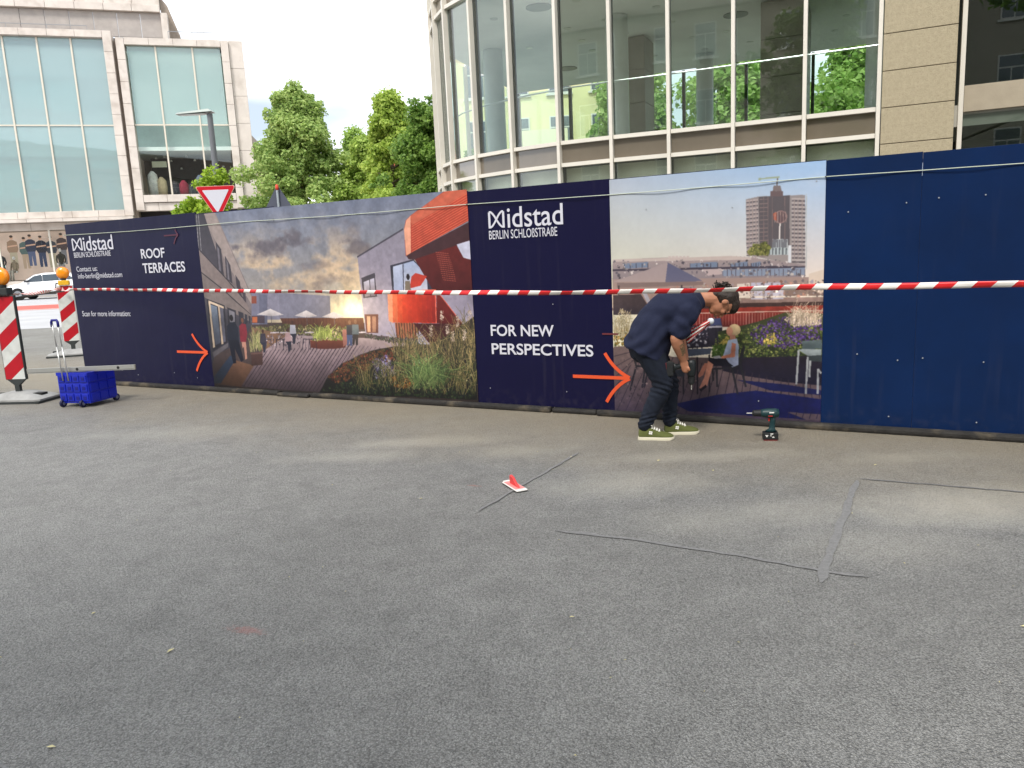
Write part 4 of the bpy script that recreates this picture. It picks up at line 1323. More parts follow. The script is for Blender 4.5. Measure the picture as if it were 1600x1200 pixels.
('L',(70,40,36),1.1,[(285.8,78),(285.7,60.9)]),
('L',(70,40,36),1.1,[(289.1,78.1),(289.1,60.9)]),
('L',(70,40,36),1.1,[(292.4,78.1),(292.4,61)]),
('L',(70,40,36),1.1,[(295.7,78.1),(295.7,61)]),
('L',(70,40,36),1.1,[(299,78.1),(299,61.1)]),
('L',(70,40,36),1.1,[(302.3,78.1),(302.3,61.1)]),
('D',[(70,62,66),(96,84,84),(60,70,56)],(442,1.58),[(235.2,66.5),(270.8,63.2),(304,61.7),(303.6,56.9),(267.9,58.2),(234.9,63.3)]),
('P',(64,30,32),None,[(296.9,77.7),(354.7,77.7),(360.2,61.7),(315.6,56.7)]),
('P',(112,38,34),(84,30,30),[(327.4,109.9),(339,97.1),(355.2,77.3),(325,77.9)]),
('P',(176,172,196),None,[(299.8,68.5),(314.7,57.1),(302.4,56.9)]),
('P',(64,40,44),None,[(293.8,145.1),(300.7,147.9),(369.8,173.7),(369.2,152.8),(353.4,151.7),(307.2,140.2),(296.7,141.3)]),
('P',(96,34,32),(70,28,30),[(304.1,141),(353.4,152.4),(360.3,140.3),(368.7,138.2),(368.1,109.3),(323.4,109.9)]),
('P',(188,190,206),None,[(353.5,153.1),(369.1,156.4),(368.7,138.2),(360.3,140.6)]),
('P',(178,70,50),(160,56,42),[(293.7,170.9),(296.7,179.1),(302.6,183.3),(348.2,205.8),(369.8,205.9),(369.4,174.8),(300.5,147.5),(293.7,144.4)]),
('P',(190,96,72),None,[(302.6,183),(348.2,205.4),(369.8,205.7),(369.5,200.4),(302.9,173.7)]),
('P',(226,160,130),None,[(293.6,170),(297.2,179),(302.6,183),(300,147.5),(294.2,144.8)]),
('L',(214,112,84),0.6,[(302.8,172.3),(370.7,200.3)]),
('L',(214,112,84),0.6,[(302.6,169.9),(370.5,197.8)]),
('L',(214,112,84),0.6,[(302.4,167.5),(370.4,195.4)]),
('L',(214,112,84),0.6,[(302.2,165.1),(370.2,193)]),
('L',(214,112,84),0.6,[(302,162.7),(370.1,190.5)]),
('L',(214,112,84),0.6,[(301.8,160.3),(369.9,188.1)]),
('L',(214,112,84),0.6,[(301.6,157.9),(369.7,185.7)]),
('L',(214,112,84),0.6,[(301.4,155.5),(369.6,183.2)]),
('L',(214,112,84),0.6,[(301.2,153.1),(369.4,180.8)]),
('L',(214,112,84),0.6,[(301,150.7),(369.2,178.3)]),
('L',(214,112,84),0.6,[(300.8,148.3),(369.1,175.9)]),
('L',(158,84,70),0.5,[(328.9,146.8),(344.2,144.8)]),
('L',(158,84,70),0.5,[(329.5,144.8),(344.7,142.8)]),
('L',(158,84,70),0.5,[(330,142.8),(345.2,140.8)]),
('L',(158,84,70),0.5,[(330.5,140.7),(345.7,138.7)]),
('L',(158,84,70),0.5,[(331,138.7),(346.2,136.7)]),
('L',(158,84,70),0.5,[(331.5,136.6),(346.8,134.7)]),
('L',(158,84,70),0.5,[(332,134.6),(347.3,132.7)]),
('L',(158,84,70),0.5,[(332.5,132.6),(347.8,130.7)]),
('L',(158,84,70),0.5,[(333,130.5),(348.3,128.6)]),
('L',(158,84,70),0.5,[(333.5,128.5),(348.8,126.6)]),
('L',(158,84,70),0.5,[(334.1,126.4),(349.3,124.6)]),
('L',(158,84,70),0.5,[(334.6,124.4),(349.8,122.6)]),
('L',(158,84,70),0.5,[(335.1,122.3),(350.3,120.5)]),
('L',(158,84,70),0.5,[(335.6,120.3),(350.8,118.5)]),
('P',(176,58,44),None,[(295.4,112.6),(298.7,124.3),(303.8,127.6),(317.3,124.2),(308.8,115)]),
('P',(206,64,42),(196,48,30),[(267.6,106.8),(279.8,110),(326.6,110.2),(325.4,77.9),(271,78.7),(266.6,80.7)]),
('P',(232,150,112),(199,129,96),[(267.6,106.8),(273.8,108.4),(272.2,77.8),(266.6,80.3)]),
('P',(226,110,72),(194,94,61),[(273.8,108.4),(279.9,110.1),(278.2,77.8),(272.6,79.5)]),
('P',(222,84,52),(190,72,44),[(279.9,110),(285.9,110.1),(284.3,77.8),(278.6,78.8)]),
('P',(214,70,44),(184,60,37),[(285.9,109.9),(291.9,110.1),(290.2,77.9),(284.6,78.8)]),
('P',(208,64,42),(178,55,36),[(291.8,109.8),(297.7,110.1),(296.2,77.9),(290.6,78.8)]),
('P',(200,60,40),(172,51,34),[(297.7,109.7),(303.6,110.1),(302.1,77.9),(296.5,78.9)]),
('P',(190,56,38),(163,48,32),[(303.6,109.6),(309.4,110.1),(307.9,78),(302.4,78.9)]),
('P',(178,52,38),(153,44,32),[(309.3,109.6),(315.2,110.1),(313.7,78),(308.2,78.9)]),
('P',(166,48,38),(142,41,32),[(315.1,109.5),(320.9,110.1),(319.5,78),(314,79)]),
('P',(152,44,38),(130,37,32),[(320.8,109.4),(326.6,110.2),(325.2,78.1),(319.8,79)]),
('L',(240,120,90),1,[(267.6,107.2),(279.9,110.2),(326.6,110.4)]),
('L',(236,120,96),0.8,[(325.7,110.3),(324.5,77.9)]),
('L',(214,104,84),0.8,[(327.9,109.5),(354.7,77.7)]),
('E',(32,26,30),(294.5,124),(2.1,3.1)),
('P',(110,100,86),None,[(290.6,119.9),(296.3,120.2),(296.9,111.1),(289.8,110.8)]),
('P',(54,46,40),(26,28,28),[(164.9,1.1),(176.6,16.6),(200,34.3),(242.3,49.3),(270,53.9),(310.3,53.5),(338.6,67),(370.8,85.9),(366.8,2.9)]),
('D',[(110,52,42),(88,60,44),(124,80,52),(70,60,40)],(714,1.87),[(179,18.8),(202.2,34.3),(242.3,48.7),(269.9,53.1),(271.2,40.4),(230,27),(191.6,10.9)]),
('D',[(92,80,120),(120,110,150),(150,146,176),(70,56,96)],(272,1.58),[(241.4,39.6),(261.7,44.2),(268.2,34.3),(269.7,24.4),(244.4,19.3)]),
('D',[(56,76,44),(40,56,40),(74,88,54),(30,40,36)],(714,1.87),[(169,3.5),(197.4,15.4),(264.2,18.1),(311.8,14.2),(363.5,12.7),(365.1,3.6),(211.8,1.3)]),
('D',[(186,120,50),(160,96,44),(120,80,44)],(255,1.58),[(265.8,22.2),(284.5,26.9),(295.6,17.4),(283.1,10.9),(266.1,12.1)]),
('D',[(176,200,176),(120,160,120),(90,130,84)],(221,1.3),[(290.4,40.9),(311.8,43.5),(315.8,35.8),(296.7,31.3)]),
('G',[(150,134,84),(110,104,60),(84,90,52),(60,70,44),(176,160,110)],(420,26,0.6,0.35),[(213.3,16),(272.3,26.5),(367.3,37.5),(366.4,7.1),(222.5,3.9)]),
('G',[(130,116,76),(100,92,60),(70,72,46),(160,140,96)],(380,26,0.55,0.3),[(267.2,50.3),(314.7,51.3),(369.4,71.1),(368.4,37.5),(277.2,26.6)]),
('G',[(96,120,66),(130,150,90),(70,92,54)],(170,28,0.8,0.5),[(288.9,23.1),(328.8,26.6),(329.9,11.1),(292.5,9.3)]),
('L',(120,104,76),0.5,[(331.3,83.9),(327.6,59.2)]),
('D',[(206,190,170),(176,156,136)],(61,0.86),[(329.8,90.3),(333.6,90.7),(333.3,80.9),(329.7,80.2)]),
('L',(120,104,76),0.5,[(349.3,78.4),(345.8,53.9)]),
('D',[(206,190,170),(176,156,136)],(61,0.86),[(347.8,84.7),(351.5,85.1),(351.3,75.4),(347.7,74.6)]),
('L',(120,104,76),0.5,[(363.4,84),(360.1,59.8)]),
('D',[(206,190,170),(176,156,136)],(61,0.86),[(361.9,90.3),(365.6,90.6),(365.4,81.1),(361.9,80.3)]),
('L',(120,104,76),0.5,[(317.2,68.7),(313.4,43.5)]),
('D',[(206,190,170),(176,156,136)],(61,0.86),[(315.7,75.1),(319.6,75.6),(319.3,65.6),(315.5,64.8)]),
('L',(120,104,76),0.5,[(342.7,63.3),(339.2,38.5)]),
('D',[(206,190,170),(176,156,136)],(61,0.86),[(341.2,69.7),(345,70.1),(344.7,60.3),(341.1,59.5)]),
('L',(120,104,76),0.5,[(356.1,65.4),(352.7,40.8)]),
('D',[(206,190,170),(176,156,136)],(61,0.86),[(354.6,71.7),(358.3,72.1),(358.1,62.4),(354.5,61.6)]),
('L',(120,104,76),0.5,[(337,70.8),(333.4,46)]),
('D',[(206,190,170),(176,156,136)],(61,0.86),[(335.5,77.2),(339.3,77.6),(339.1,67.8),(335.4,67)]),
('D',[(200,196,150),(150,150,90)],(102,0.65),[(213.8,20.2),(358.8,41),(363.6,14.6),(222.7,6)])]
CITY=[
('P',(142,134,134),(146,136,134),[(113,175.9),(122.8,177.4),(156.7,176.1),(157.6,122.3),(113.6,132.9)]),
('P',(90,84,88),None,[(122.5,177.1),(145.5,176.6),(146.1,131.8),(123.7,136.3)]),
('P',(104,88,90),None,[(131.4,180.8),(140.5,180.1),(140.6,176.2),(131.4,176.8)]),
('P',(120,108,108),None,[(133.6,184.6),(138.7,184.2),(139.7,180.2),(133.1,180.7)]),
('L',(110,100,100),1,[(136.6,191),(136.1,184.4)]),
('L',(150,160,140),1.2,[(122.7,190.5),(138,190.7)]),
('P',(150,160,140),None,[(122.3,191.2),(124.5,191.2),(124.5,189.3),(122.4,189.4)]),
('L',(176,160,158),1,[(113.4,174.4),(122.1,175)]),
('L',(176,164,162),1,[(146.9,174),(156.7,173)]),
('L',(84,78,84),0.8,[(113.4,173.3),(122.1,173.7)]),
('L',(84,78,84),0.9,[(147.3,172.4),(156.8,171.5)]),
('L',(130,112,110),0.6,[(123.4,174.9),(129.6,174.8)]),
('L',(176,160,158),1,[(113.4,171.3),(122.1,171.9)]),
('L',(176,164,162),1,[(147,170.9),(156.8,169.9)]),
('L',(84,78,84),0.8,[(113.4,170.2),(122.1,170.6)]),
('L',(84,78,84),0.9,[(147.3,169.3),(156.8,168.5)]),
('L',(130,112,110),0.6,[(123.4,171.8),(129.7,171.7)]),
('L',(176,160,158),1,[(113.4,168.2),(122.2,168.8)]),
('L',(176,164,162),1,[(147,167.9),(156.8,166.9)]),
('L',(84,78,84),0.8,[(113.4,167.1),(122.2,167.5)]),
('L',(84,78,84),0.9,[(147.4,166.3),(156.9,165.5)]),
('L',(130,112,110),0.6,[(123.4,168.7),(129.7,168.6)]),
('L',(176,160,158),1,[(113.4,165.1),(122.2,165.6)]),
('L',(176,164,162),1,[(147,164.9),(156.9,163.9)]),
('L',(84,78,84),0.8,[(113.4,164),(122.2,164.4)]),
('L',(84,78,84),0.9,[(147.4,163.2),(156.9,162.5)]),
('L',(130,112,110),0.6,[(123.4,165.6),(129.7,165.5)]),
('L',(176,160,158),1,[(113.4,161.9),(122.2,162.5)]),
('L',(176,164,162),1,[(147.1,161.8),(157,160.9)]),
('L',(84,78,84),0.8,[(113.4,160.8),(122.2,161.2)]),
('L',(84,78,84),0.9,[(147.5,160.2),(157,159.4)]),
('L',(130,112,110),0.6,[(123.5,162.5),(129.8,162.5)]),
('L',(176,160,158),1,[(113.5,158.8),(122.2,159.4)]),
('L',(176,164,162),1,[(147.1,158.7),(157,157.8)]),
('L',(84,78,84),0.8,[(113.5,157.7),(122.2,158.1)]),
('L',(84,78,84),0.9,[(147.5,157.1),(157,156.4)]),
('L',(130,112,110),0.6,[(123.5,159.3),(129.8,159.4)]),
('L',(176,160,158),1,[(113.5,155.6),(122.2,156.3)]),
('L',(176,164,162),1,[(147.2,155.7),(157.1,154.8)]),
('L',(84,78,84),0.8,[(113.5,154.5),(122.3,155)]),
('L',(84,78,84),0.9,[(147.5,154),(157.1,153.4)]),
('L',(130,112,110),0.6,[(123.5,156.2),(129.8,156.2)]),
('L',(176,160,158),1,[(113.5,152.5),(122.3,153.2)]),
('L',(176,164,162),1,[(147.2,152.6),(157.1,151.7)]),
('L',(84,78,84),0.8,[(113.5,151.4),(122.3,151.9)]),
('L',(84,78,84),0.9,[(147.6,151),(157.1,150.3)]),
('L',(130,112,110),0.6,[(123.5,153.1),(129.9,153.1)]),
('L',(176,160,158),1,[(113.5,149.3),(122.3,150)]),
('L',(176,164,162),1,[(147.3,149.5),(157.2,148.7)]),
('L',(84,78,84),0.8,[(113.5,148.2),(122.3,148.7)]),
('L',(84,78,84),0.9,[(147.6,147.9),(157.2,147.2)]),
('L',(130,112,110),0.6,[(123.6,150),(129.9,150)]),
('L',(176,160,158),1,[(113.5,146.2),(122.3,146.9)]),
('L',(176,164,162),1,[(147.3,146.5),(157.2,145.6)]),
('L',(84,78,84),0.8,[(113.5,145.1),(122.3,145.6)]),
('L',(84,78,84),0.9,[(147.7,144.8),(157.2,144.2)]),
('L',(130,112,110),0.6,[(123.6,146.8),(129.9,146.9)]),
('L',(176,160,158),1,[(113.5,143),(122.3,143.7)]),
('L',(176,164,162),1,[(147.3,143.4),(157.3,142.6)]),
('L',(84,78,84),0.8,[(113.5,141.9),(122.3,142.4)]),
('L',(84,78,84),0.9,[(147.7,141.7),(157.3,141.1)]),
('L',(130,112,110),0.6,[(123.6,143.7),(129.9,143.8)]),
('L',(176,160,158),1,[(113.5,139.8),(122.4,140.6)]),
('L',(176,164,162),1,[(147.4,140.3),(157.3,139.5)]),
('L',(84,78,84),0.8,[(113.6,138.7),(122.4,139.3)]),
('L',(84,78,84),0.9,[(147.8,138.6),(157.3,138.1)]),
('L',(130,112,110),0.6,[(123.6,140.5),(130,140.6)]),
('L',(176,160,158),1,[(113.6,136.6),(122.4,137.4)]),
('L',(176,164,162),1,[(147.4,137.2),(157.4,136.4)]),
('L',(84,78,84),0.8,[(113.6,135.5),(122.4,136.1)]),
('L',(84,78,84),0.9,[(147.8,135.5),(157.4,135)]),
('L',(130,112,110),0.6,[(123.7,137.4),(130,137.5)]),
('L',(176,160,158),1,[(113.6,133.5),(122.4,134.3)]),
('L',(176,164,162),1,[(147.5,134.1),(157.4,133.3)]),
('L',(84,78,84),0.8,[(113.6,132.3),(122.4,133)]),
('L',(84,78,84),0.9,[(147.9,132.4),(157.4,131.9)]),
('L',(130,112,110),0.6,[(123.7,134.2),(130,134.4)]),
('L',(176,160,158),1,[(113.6,130.3),(122.4,131.1)]),
('L',(176,164,162),1,[(147.5,131),(157.5,130.3)]),
('L',(84,78,84),0.8,[(113.6,129.1),(122.4,129.8)]),
('L',(84,78,84),0.9,[(147.9,129.3),(157.5,128.8)]),
('L',(130,112,110),0.6,[(123.7,131),(130.1,131.2)]),
('L',(176,160,158),1,[(113.6,127.1),(122.4,127.9)]),
('L',(176,164,162),1,[(147.6,127.9),(157.5,127.2)]),
('L',(84,78,84),0.8,[(113.6,125.9),(122.5,126.6)]),
('L',(84,78,84),0.9,[(147.9,126.2),(157.6,125.7)]),
('L',(130,112,110),0.6,[(123.7,127.9),(130.1,128)]),
('L',(176,160,158),1,[(113.6,123.9),(122.5,124.7)]),
('L',(176,164,162),1,[(147.6,124.7),(157.6,124.1)]),
('L',(84,78,84),0.8,[(113.6,122.7),(122.5,123.4)]),
('L',(84,78,84),0.9,[(148,123.1),(157.6,122.6)]),
('L',(130,112,110),0.6,[(123.8,124.7),(130.1,124.9)]),
('L',(150,136,134),0.7,[(115.6,175.4),(115.8,129.1)]),
('L',(150,136,134),0.7,[(118.1,175.2),(118.4,129)]),
('L',(150,136,134),0.7,[(120.7,175),(121,128.9)]),
('L',(150,136,134),0.7,[(149,173.1),(149.7,128)]),
('L',(150,136,134),0.7,[(151.6,173),(152.3,127.9)]),
('L',(150,136,134),0.7,[(154.5,172.8),(155.3,127.8)]),
('L',(120,102,102),0.5,[(126.4,176.8),(126.8,136.1)]),
('L',(120,102,102),0.5,[(129.6,176.6),(130,136)]),
('L',(120,102,102),0.5,[(132.8,176.4),(133.3,135.9)]),
('L',(120,102,102),0.5,[(142,175.8),(142.5,135.5)]),
('L',(170,170,170),0.6,[(157.5,177),(158.5,120.4)]),
('E',(138,112,110),(139,160.8),(5.1,4.9)),
('E',(96,78,82),(139,160.8),(4.3,4.1)),
('P',(170,90,70),None,[(133.7,163.7),(135.8,165),(136.2,158.4),(134.1,158.9)]),
('L',(160,136,130),0.4,[(135.1,165),(134.8,156.7)]),
('L',(160,136,130),0.4,[(137,164.9),(137,156.6)]),
('L',(160,136,130),0.4,[(139,164.8),(139.1,156.5)]),
('L',(160,136,130),0.4,[(140.9,164.7),(141.2,156.4)]),
('L',(160,136,130),0.4,[(142.8,164.6),(143.3,156.2)]),
('L',(226,216,210),1,[(138.7,156.1),(138.5,143.8)]),
('P',(190,194,196),None,[(133.2,144.2),(144.5,143.7),(144.6,137.1),(133.2,137.6)]),
('P',(176,184,186),None,[(130,137.9),(146.9,137.2),(147,131.7),(130,132.3)]),
('L',(110,110,116),1.4,[(133.9,144),(133.8,137.7)]),
('L',(100,104,108),1.2,[(131.1,137.6),(130.9,132.5)]),
('L',(110,110,116),1.4,[(135.5,143.9),(135.4,137.7)]),
('L',(100,104,108),1.2,[(133.6,137.5),(133.5,132.4)]),
('L',(110,110,116),1.4,[(137.1,143.8),(137,137.6)]),
('L',(100,104,108),1.2,[(136.1,137.4),(136,132.3)]),
('L',(110,110,116),1.4,[(138.7,143.7),(138.6,137.5)]),
('L',(100,104,108),1.2,[(138.6,137.3),(138.5,132.2)]),
('L',(110,110,116),1.4,[(140.3,143.7),(140.2,137.5)]),
('L',(100,104,108),1.2,[(141.1,137.2),(141,132.1)]),
('L',(110,110,116),1.4,[(141.9,143.6),(141.8,137.4)]),
('L',(100,104,108),1.2,[(143.6,137.1),(143.5,132)]),
('L',(110,110,116),1.4,[(143.5,143.5),(143.4,137.3)]),
('L',(100,104,108),1.2,[(146,137.1),(145.9,131.9)]),
('P',(206,206,210),None,[(144.9,139.1),(147.2,139),(147.6,114.8),(145.3,114.9)]),
('D',[(110,112,60),(138,134,80),(84,86,50)],(315,1.45),[(114.7,135.7),(119.1,140.5),(128.2,142),(131.8,138.7),(130,132.3),(115.4,132.5)]),
('P',(158,142,140),(128,118,124),[(1.3,133.4),(49.4,133.2),(65.5,132.1),(103.3,132.5),(113.6,131.4),(130.1,128.6),(157.6,123.7),(157.8,113.1),(0.8,116.4)]),
('P',(186,170,164),None,[(1.3,133.4),(102.4,132.5),(117.3,130.9),(117.3,129),(1.2,131.5)]),
('P',(112,124,146),None,[(11.6,129.4),(32.9,130.3),(32.8,125.8),(11.5,125.1)]),
('L',(70,66,78),0.6,[(11.6,129.6),(11.5,125.5)]),
('L',(70,66,78),0.6,[(17,129.4),(16.9,125.4)]),
('L',(70,66,78),0.6,[(22.3,129.3),(22.2,125.2)]),
('L',(70,66,78),0.6,[(27.6,129.1),(27.5,125.1)]),
('L',(70,66,78),0.6,[(32.8,129),(32.8,125)]),
('P',(112,124,146),None,[(68.5,127.7),(91,128.5),(91,124.1),(68.5,123.6)]),
('L',(70,66,78),0.6,[(68.5,127.9),(68.5,124)]),
('L',(70,66,78),0.6,[(74.2,127.7),(74.2,123.8)]),
('L',(70,66,78),0.6,[(79.8,127.5),(79.8,123.7)]),
('L',(70,66,78),0.6,[(85.4,127.4),(85.4,123.5)]),
('L',(70,66,78),0.6,[(91,127.2),(91,123.4)]),
('P',(112,124,146),None,[(101.4,126.7),(114.5,127.8),(114.6,123.5),(101.4,122.7)]),
('L',(70,66,78),0.6,[(101.4,126.9),(101.4,123.1)]),
('L',(70,66,78),0.6,[(104.7,126.8),(104.7,123)]),
('L',(70,66,78),0.6,[(108,126.7),(108,122.9)]),
('L',(70,66,78),0.6,[(111.3,126.6),(111.3,122.8)]),
('L',(70,66,78),0.6,[(114.5,126.5),(114.6,122.7)]),
('P',(112,124,146),None,[(117.3,126.2),(124.6,127.5),(124.7,123.2),(117.3,122.3)]),
('L',(70,66,78),0.6,[(117.3,126.4),(117.3,122.6)]),
('L',(70,66,78),0.6,[(119.2,126.3),(119.2,122.6)]),
('L',(70,66,78),0.6,[(121,126.3),(121,122.5)]),
('L',(70,66,78),0.6,[(122.8,126.2),(122.9,122.5)]),
('L',(70,66,78),0.6,[(124.7,126.2),(124.7,122.4)]),
('P',(66,60,72),None,[(1,125),(131.9,123.7),(157.6,122.6),(157.6,121.5),(1,123.4)]),
('P',(128,138,158),None,[(94.8,122.1),(157.6,121.5),(157.7,115.9),(94.8,116.7)]),
('L',(84,80,92),0.5,[(95.2,122.1),(95.2,116.7)]),
('L',(84,80,92),0.5,[(98.6,122),(98.6,116.6)]),
('L',(84,80,92),0.5,[(102,121.9),(102,116.6)]),
('L',(84,80,92),0.5,[(105.4,121.8),(105.4,116.5)]),
('L',(84,80,92),0.5,[(108.8,121.7),(108.8,116.4)]),
('L',(84,80,92),0.5,[(112.1,121.6),(112.2,116.3)]),
('L',(84,80,92),0.5,[(115.5,121.6),(115.5,116.3)]),
('L',(84,80,92),0.5,[(118.8,121.5),(118.9,116.2)]),
('L',(84,80,92),0.5,[(122.1,121.4),(122.2,116.1)]),
('L',(84,80,92),0.5,[(125.4,121.3),(125.5,116)]),
('L',(84,80,92),0.5,[(128.7,121.2),(128.7,116)]),
('L',(84,80,92),0.5,[(132,121.1),(132,115.9)]),
('L',(84,80,92),0.5,[(135.2,121),(135.3,115.8)]),
('L',(84,80,92),0.5,[(138.4,120.9),(138.5,115.7)]),
('L',(84,80,92),0.5,[(141.6,120.9),(141.7,115.7)]),
('L',(84,80,92),0.5,[(144.8,120.8),(144.9,115.6)]),
('L',(84,80,92),0.5,[(148,120.7),(148.1,115.5)]),
('L',(84,80,92),0.5,[(151.2,120.6),(151.3,115.5)]),
('L',(84,80,92),0.5,[(154.3,120.5),(154.4,115.4)]),
('L',(84,80,92),0.5,[(157.5,120.4),(157.6,115.3)]),
('P',(190,174,170),None,[(50.5,134.5),(52.7,134.4),(52.7,132.7),(50.4,132.8)]),
('P',(190,174,170),None,[(53.5,134.4),(55.7,134.3),(55.7,132.6),(53.5,132.7)]),
('P',(190,174,170),None,[(56.5,134.3),(58.8,134.2),(58.7,132.5),(56.5,132.6)]),
('P',(190,174,170),None,[(59.6,134.2),(61.8,134.1),(61.8,132.4),(59.5,132.4)]),
('P',(190,174,170),None,[(62.6,134.1),(64.8,134),(64.8,132.3),(62.6,132.3)]),
('P',(190,174,170),None,[(65.6,134),(67.8,133.9),(67.7,132.2),(65.6,132.2)]),
('P',(178,160,160),None,[(78.3,122.5),(93.8,122.9),(94.4,118.3),(83.2,117.4)]),
('P',(150,130,126),(120,100,100),[(0.8,116.4),(170.6,114.3),(171.1,90.9),(0.1,89.4)]),
('P',(168,166,186),None,[(117.4,111.1),(142,110.7),(142.1,97.6),(117.5,97.8)]),
('L',(116,104,110),1.6,[(127,110.8),(127.1,97.9)]),
('L',(120,104,110),1.6,[(133.2,110.6),(133.3,97.9)]),
('P',(196,186,180),None,[(106.2,110.4),(116.5,110.6),(116.5,98.8),(106.2,98.9)]),
('L',(206,196,186),1.4,[(75.3,99.5),(170.9,99.7)]),
('P',(110,94,92),None,[(142.9,106),(160.4,108.5),(168.3,102),(168.4,100.1),(143,100)]),
('P',(206,190,176),(196,176,166),[(160.3,116.7),(171.4,120.1),(171.8,100.1),(160.5,105.7)]),
('D',[(176,160,152),(120,104,106),(206,192,184),(96,86,92),(150,110,100),(134,128,140)],(231,1.58),[(55.3,110.3),(170.7,111.9),(171,98.3),(79.2,96.8)]),
('D',[(150,138,138),(110,104,112),(186,176,172),(90,84,94)],(189,1.45),[(1.9,132.7),(156.6,127.7),(156.9,114.6),(1.5,117.2)]),
('P',(156,140,140),None,[(1.4,114.3),(49.8,129.2),(47.5,113)]),
('P',(92,92,116),None,[(49.8,129.2),(78.9,113.2),(47.5,113)]),
('P',(116,100,100),None,[(4.7,113.2),(79.3,112.8),(79.3,109.9),(4.6,108.9)]),
('L',(50,46,52),1.2,[(6.4,111.1),(6.1,99.8)]),
('L',(50,46,52),1.2,[(61.3,110.2),(61.2,99.3)]),
('P',(46,40,50),None,[(1.1,102.7),(26,103.3),(33.4,91.4),(32.1,86.3),(0.7,85.7)]),
('P',(150,150,166),None,[(26.1,106.9),(29.9,107.3),(34.4,97.1),(31.4,95.9)]),
('P',(52,38,42),None,[(61.2,94.3),(171,95.5),(171.1,92.4),(61.2,90.3)]),
('P',(134,46,40),(96,38,38),[(61.2,90.3),(171.1,92.8),(171.4,76.2),(61,75.3)]),
('L',(196,168,156),0.8,[(73.2,86.9),(171.2,88.7)]),
('L',(170,120,110),0.45,[(73.6,86.9),(73.5,77)]),
('L',(170,120,110),0.45,[(76,86.9),(76,77)]),
('L',(170,120,110),0.45,[(78.4,86.9),(78.4,77)]),
('L',(170,120,110),0.45,[(80.8,86.9),(80.8,77)]),
('L',(170,120,110),0.45,[(83.2,86.9),(83.2,77)]),
('L',(170,120,110),0.45,[(85.6,86.9),(85.6,77.1)]),
('L',(170,120,110),0.45,[(88,86.9),(88,77.1)]),
('L',(170,120,110),0.45,[(90.4,86.9),(90.4,77.1)]),
('L',(170,120,110),0.45,[(92.8,86.9),(92.8,77.1)]),
('L',(170,120,110),0.45,[(95.1,86.9),(95.1,77.1)]),
('L',(170,120,110),0.45,[(97.5,86.9),(97.5,77.1)]),
('L',(170,120,110),0.45,[(99.8,86.9),(99.8,77.2)]),
('L',(170,120,110),0.45,[(102.1,86.9),(102.2,77.2)]),
('L',(170,120,110),0.45,[(104.5,86.9),(104.5,77.2)]),
('L',(170,120,110),0.45,[(106.8,86.9),(106.8,77.2)]),
('L',(170,120,110),0.45,[(109.1,86.9),(109.1,77.2)]),
('L',(170,120,110),0.45,[(111.4,86.9),(111.4,77.2)]),
('L',(170,120,110),0.45,[(113.7,86.9),(113.7,77.3)]),
('L',(170,120,110),0.45,[(116,86.9),(116,77.3)]),
('L',(170,120,110),0.45,[(118.3,86.9),(118.3,77.3)]),
('L',(170,120,110),0.45,[(120.5,86.9),(120.6,77.3)]),
('L',(170,120,110),0.45,[(122.8,86.9),(122.9,77.3)]),
('L',(170,120,110),0.45,[(125,86.9),(125.1,77.3)]),
('L',(170,120,110),0.45,[(127.3,86.9),(127.4,77.4)]),
('L',(170,120,110),0.45,[(129.5,86.9),(129.6,77.4)]),
('L',(170,120,110),0.45,[(131.8,86.9),(131.8,77.4)]),
('L',(170,120,110),0.45,[(134,86.9),(134.1,77.4)]),
('L',(170,120,110),0.45,[(136.2,86.9),(136.3,77.4)]),
('L',(170,120,110),0.45,[(138.4,86.9),(138.5,77.4)]),
('L',(170,120,110),0.45,[(140.6,86.9),(140.7,77.5)]),
('L',(170,120,110),0.45,[(142.8,86.9),(142.9,77.5)]),
('L',(170,120,110),0.45,[(145,86.9),(145.1,77.5)]),
('L',(170,120,110),0.45,[(147.2,86.9),(147.3,77.5)]),
('L',(170,120,110),0.45,[(149.3,86.9),(149.5,77.5)]),
('L',(170,120,110),0.45,[(151.5,86.9),(151.6,77.5)]),
('L',(170,120,110),0.45,[(153.6,86.9),(153.8,77.5)]),
('L',(170,120,110),0.45,[(155.8,86.9),(155.9,77.6)]),
('L',(170,120,110),0.45,[(157.9,86.9),(158.1,77.6)]),
('L',(170,120,110),0.45,[(160.1,86.9),(160.2,77.6)]),
('L',(170,120,110),0.45,[(162.2,86.9),(162.4,77.6)]),
('L',(170,120,110),0.45,[(164.3,86.9),(164.5,77.6)]),
('L',(170,120,110),0.45,[(166.4,86.9),(166.6,77.6)]),
('L',(170,120,110),0.45,[(168.5,86.9),(168.7,77.7)]),
('L',(170,120,110),0.45,[(170.6,86.9),(170.8,77.7)]),
('P',(40,38,48),None,[(61,76.3),(94.8,77.1),(94.8,59.8),(60.8,57)]),
('P',(60,66,100),None,[(85.4,82.2),(93.2,83),(94.4,77.1),(85,76.7)]),
('E',(70,48,42),(89,84.9),(1.6,1.9)),
('P',(150,146,156),None,[(81.1,76.2),(94.8,76.7),(94.8,75.2),(81.1,74.6)]),
('L',(30,28,36),1,[(83,75.1),(83.4,61.5)]),
('L',(30,28,36),1,[(89.3,75.1),(89.7,61.6)]),
('L',(30,28,36),1,[(92.8,75.1),(93.2,61.7)]),
('L',(150,150,160),0.6,[(71.1,70.3),(75,59.4)]),
('L',(150,150,160),0.6,[(69,61.3),(77.1,67.4)]),
('P',(64,68,44),(34,40,30),[(90.9,71.6),(121.3,79.6),(143.1,87.3),(171.2,86.3),(171.9,52),(94.8,49.8)]),
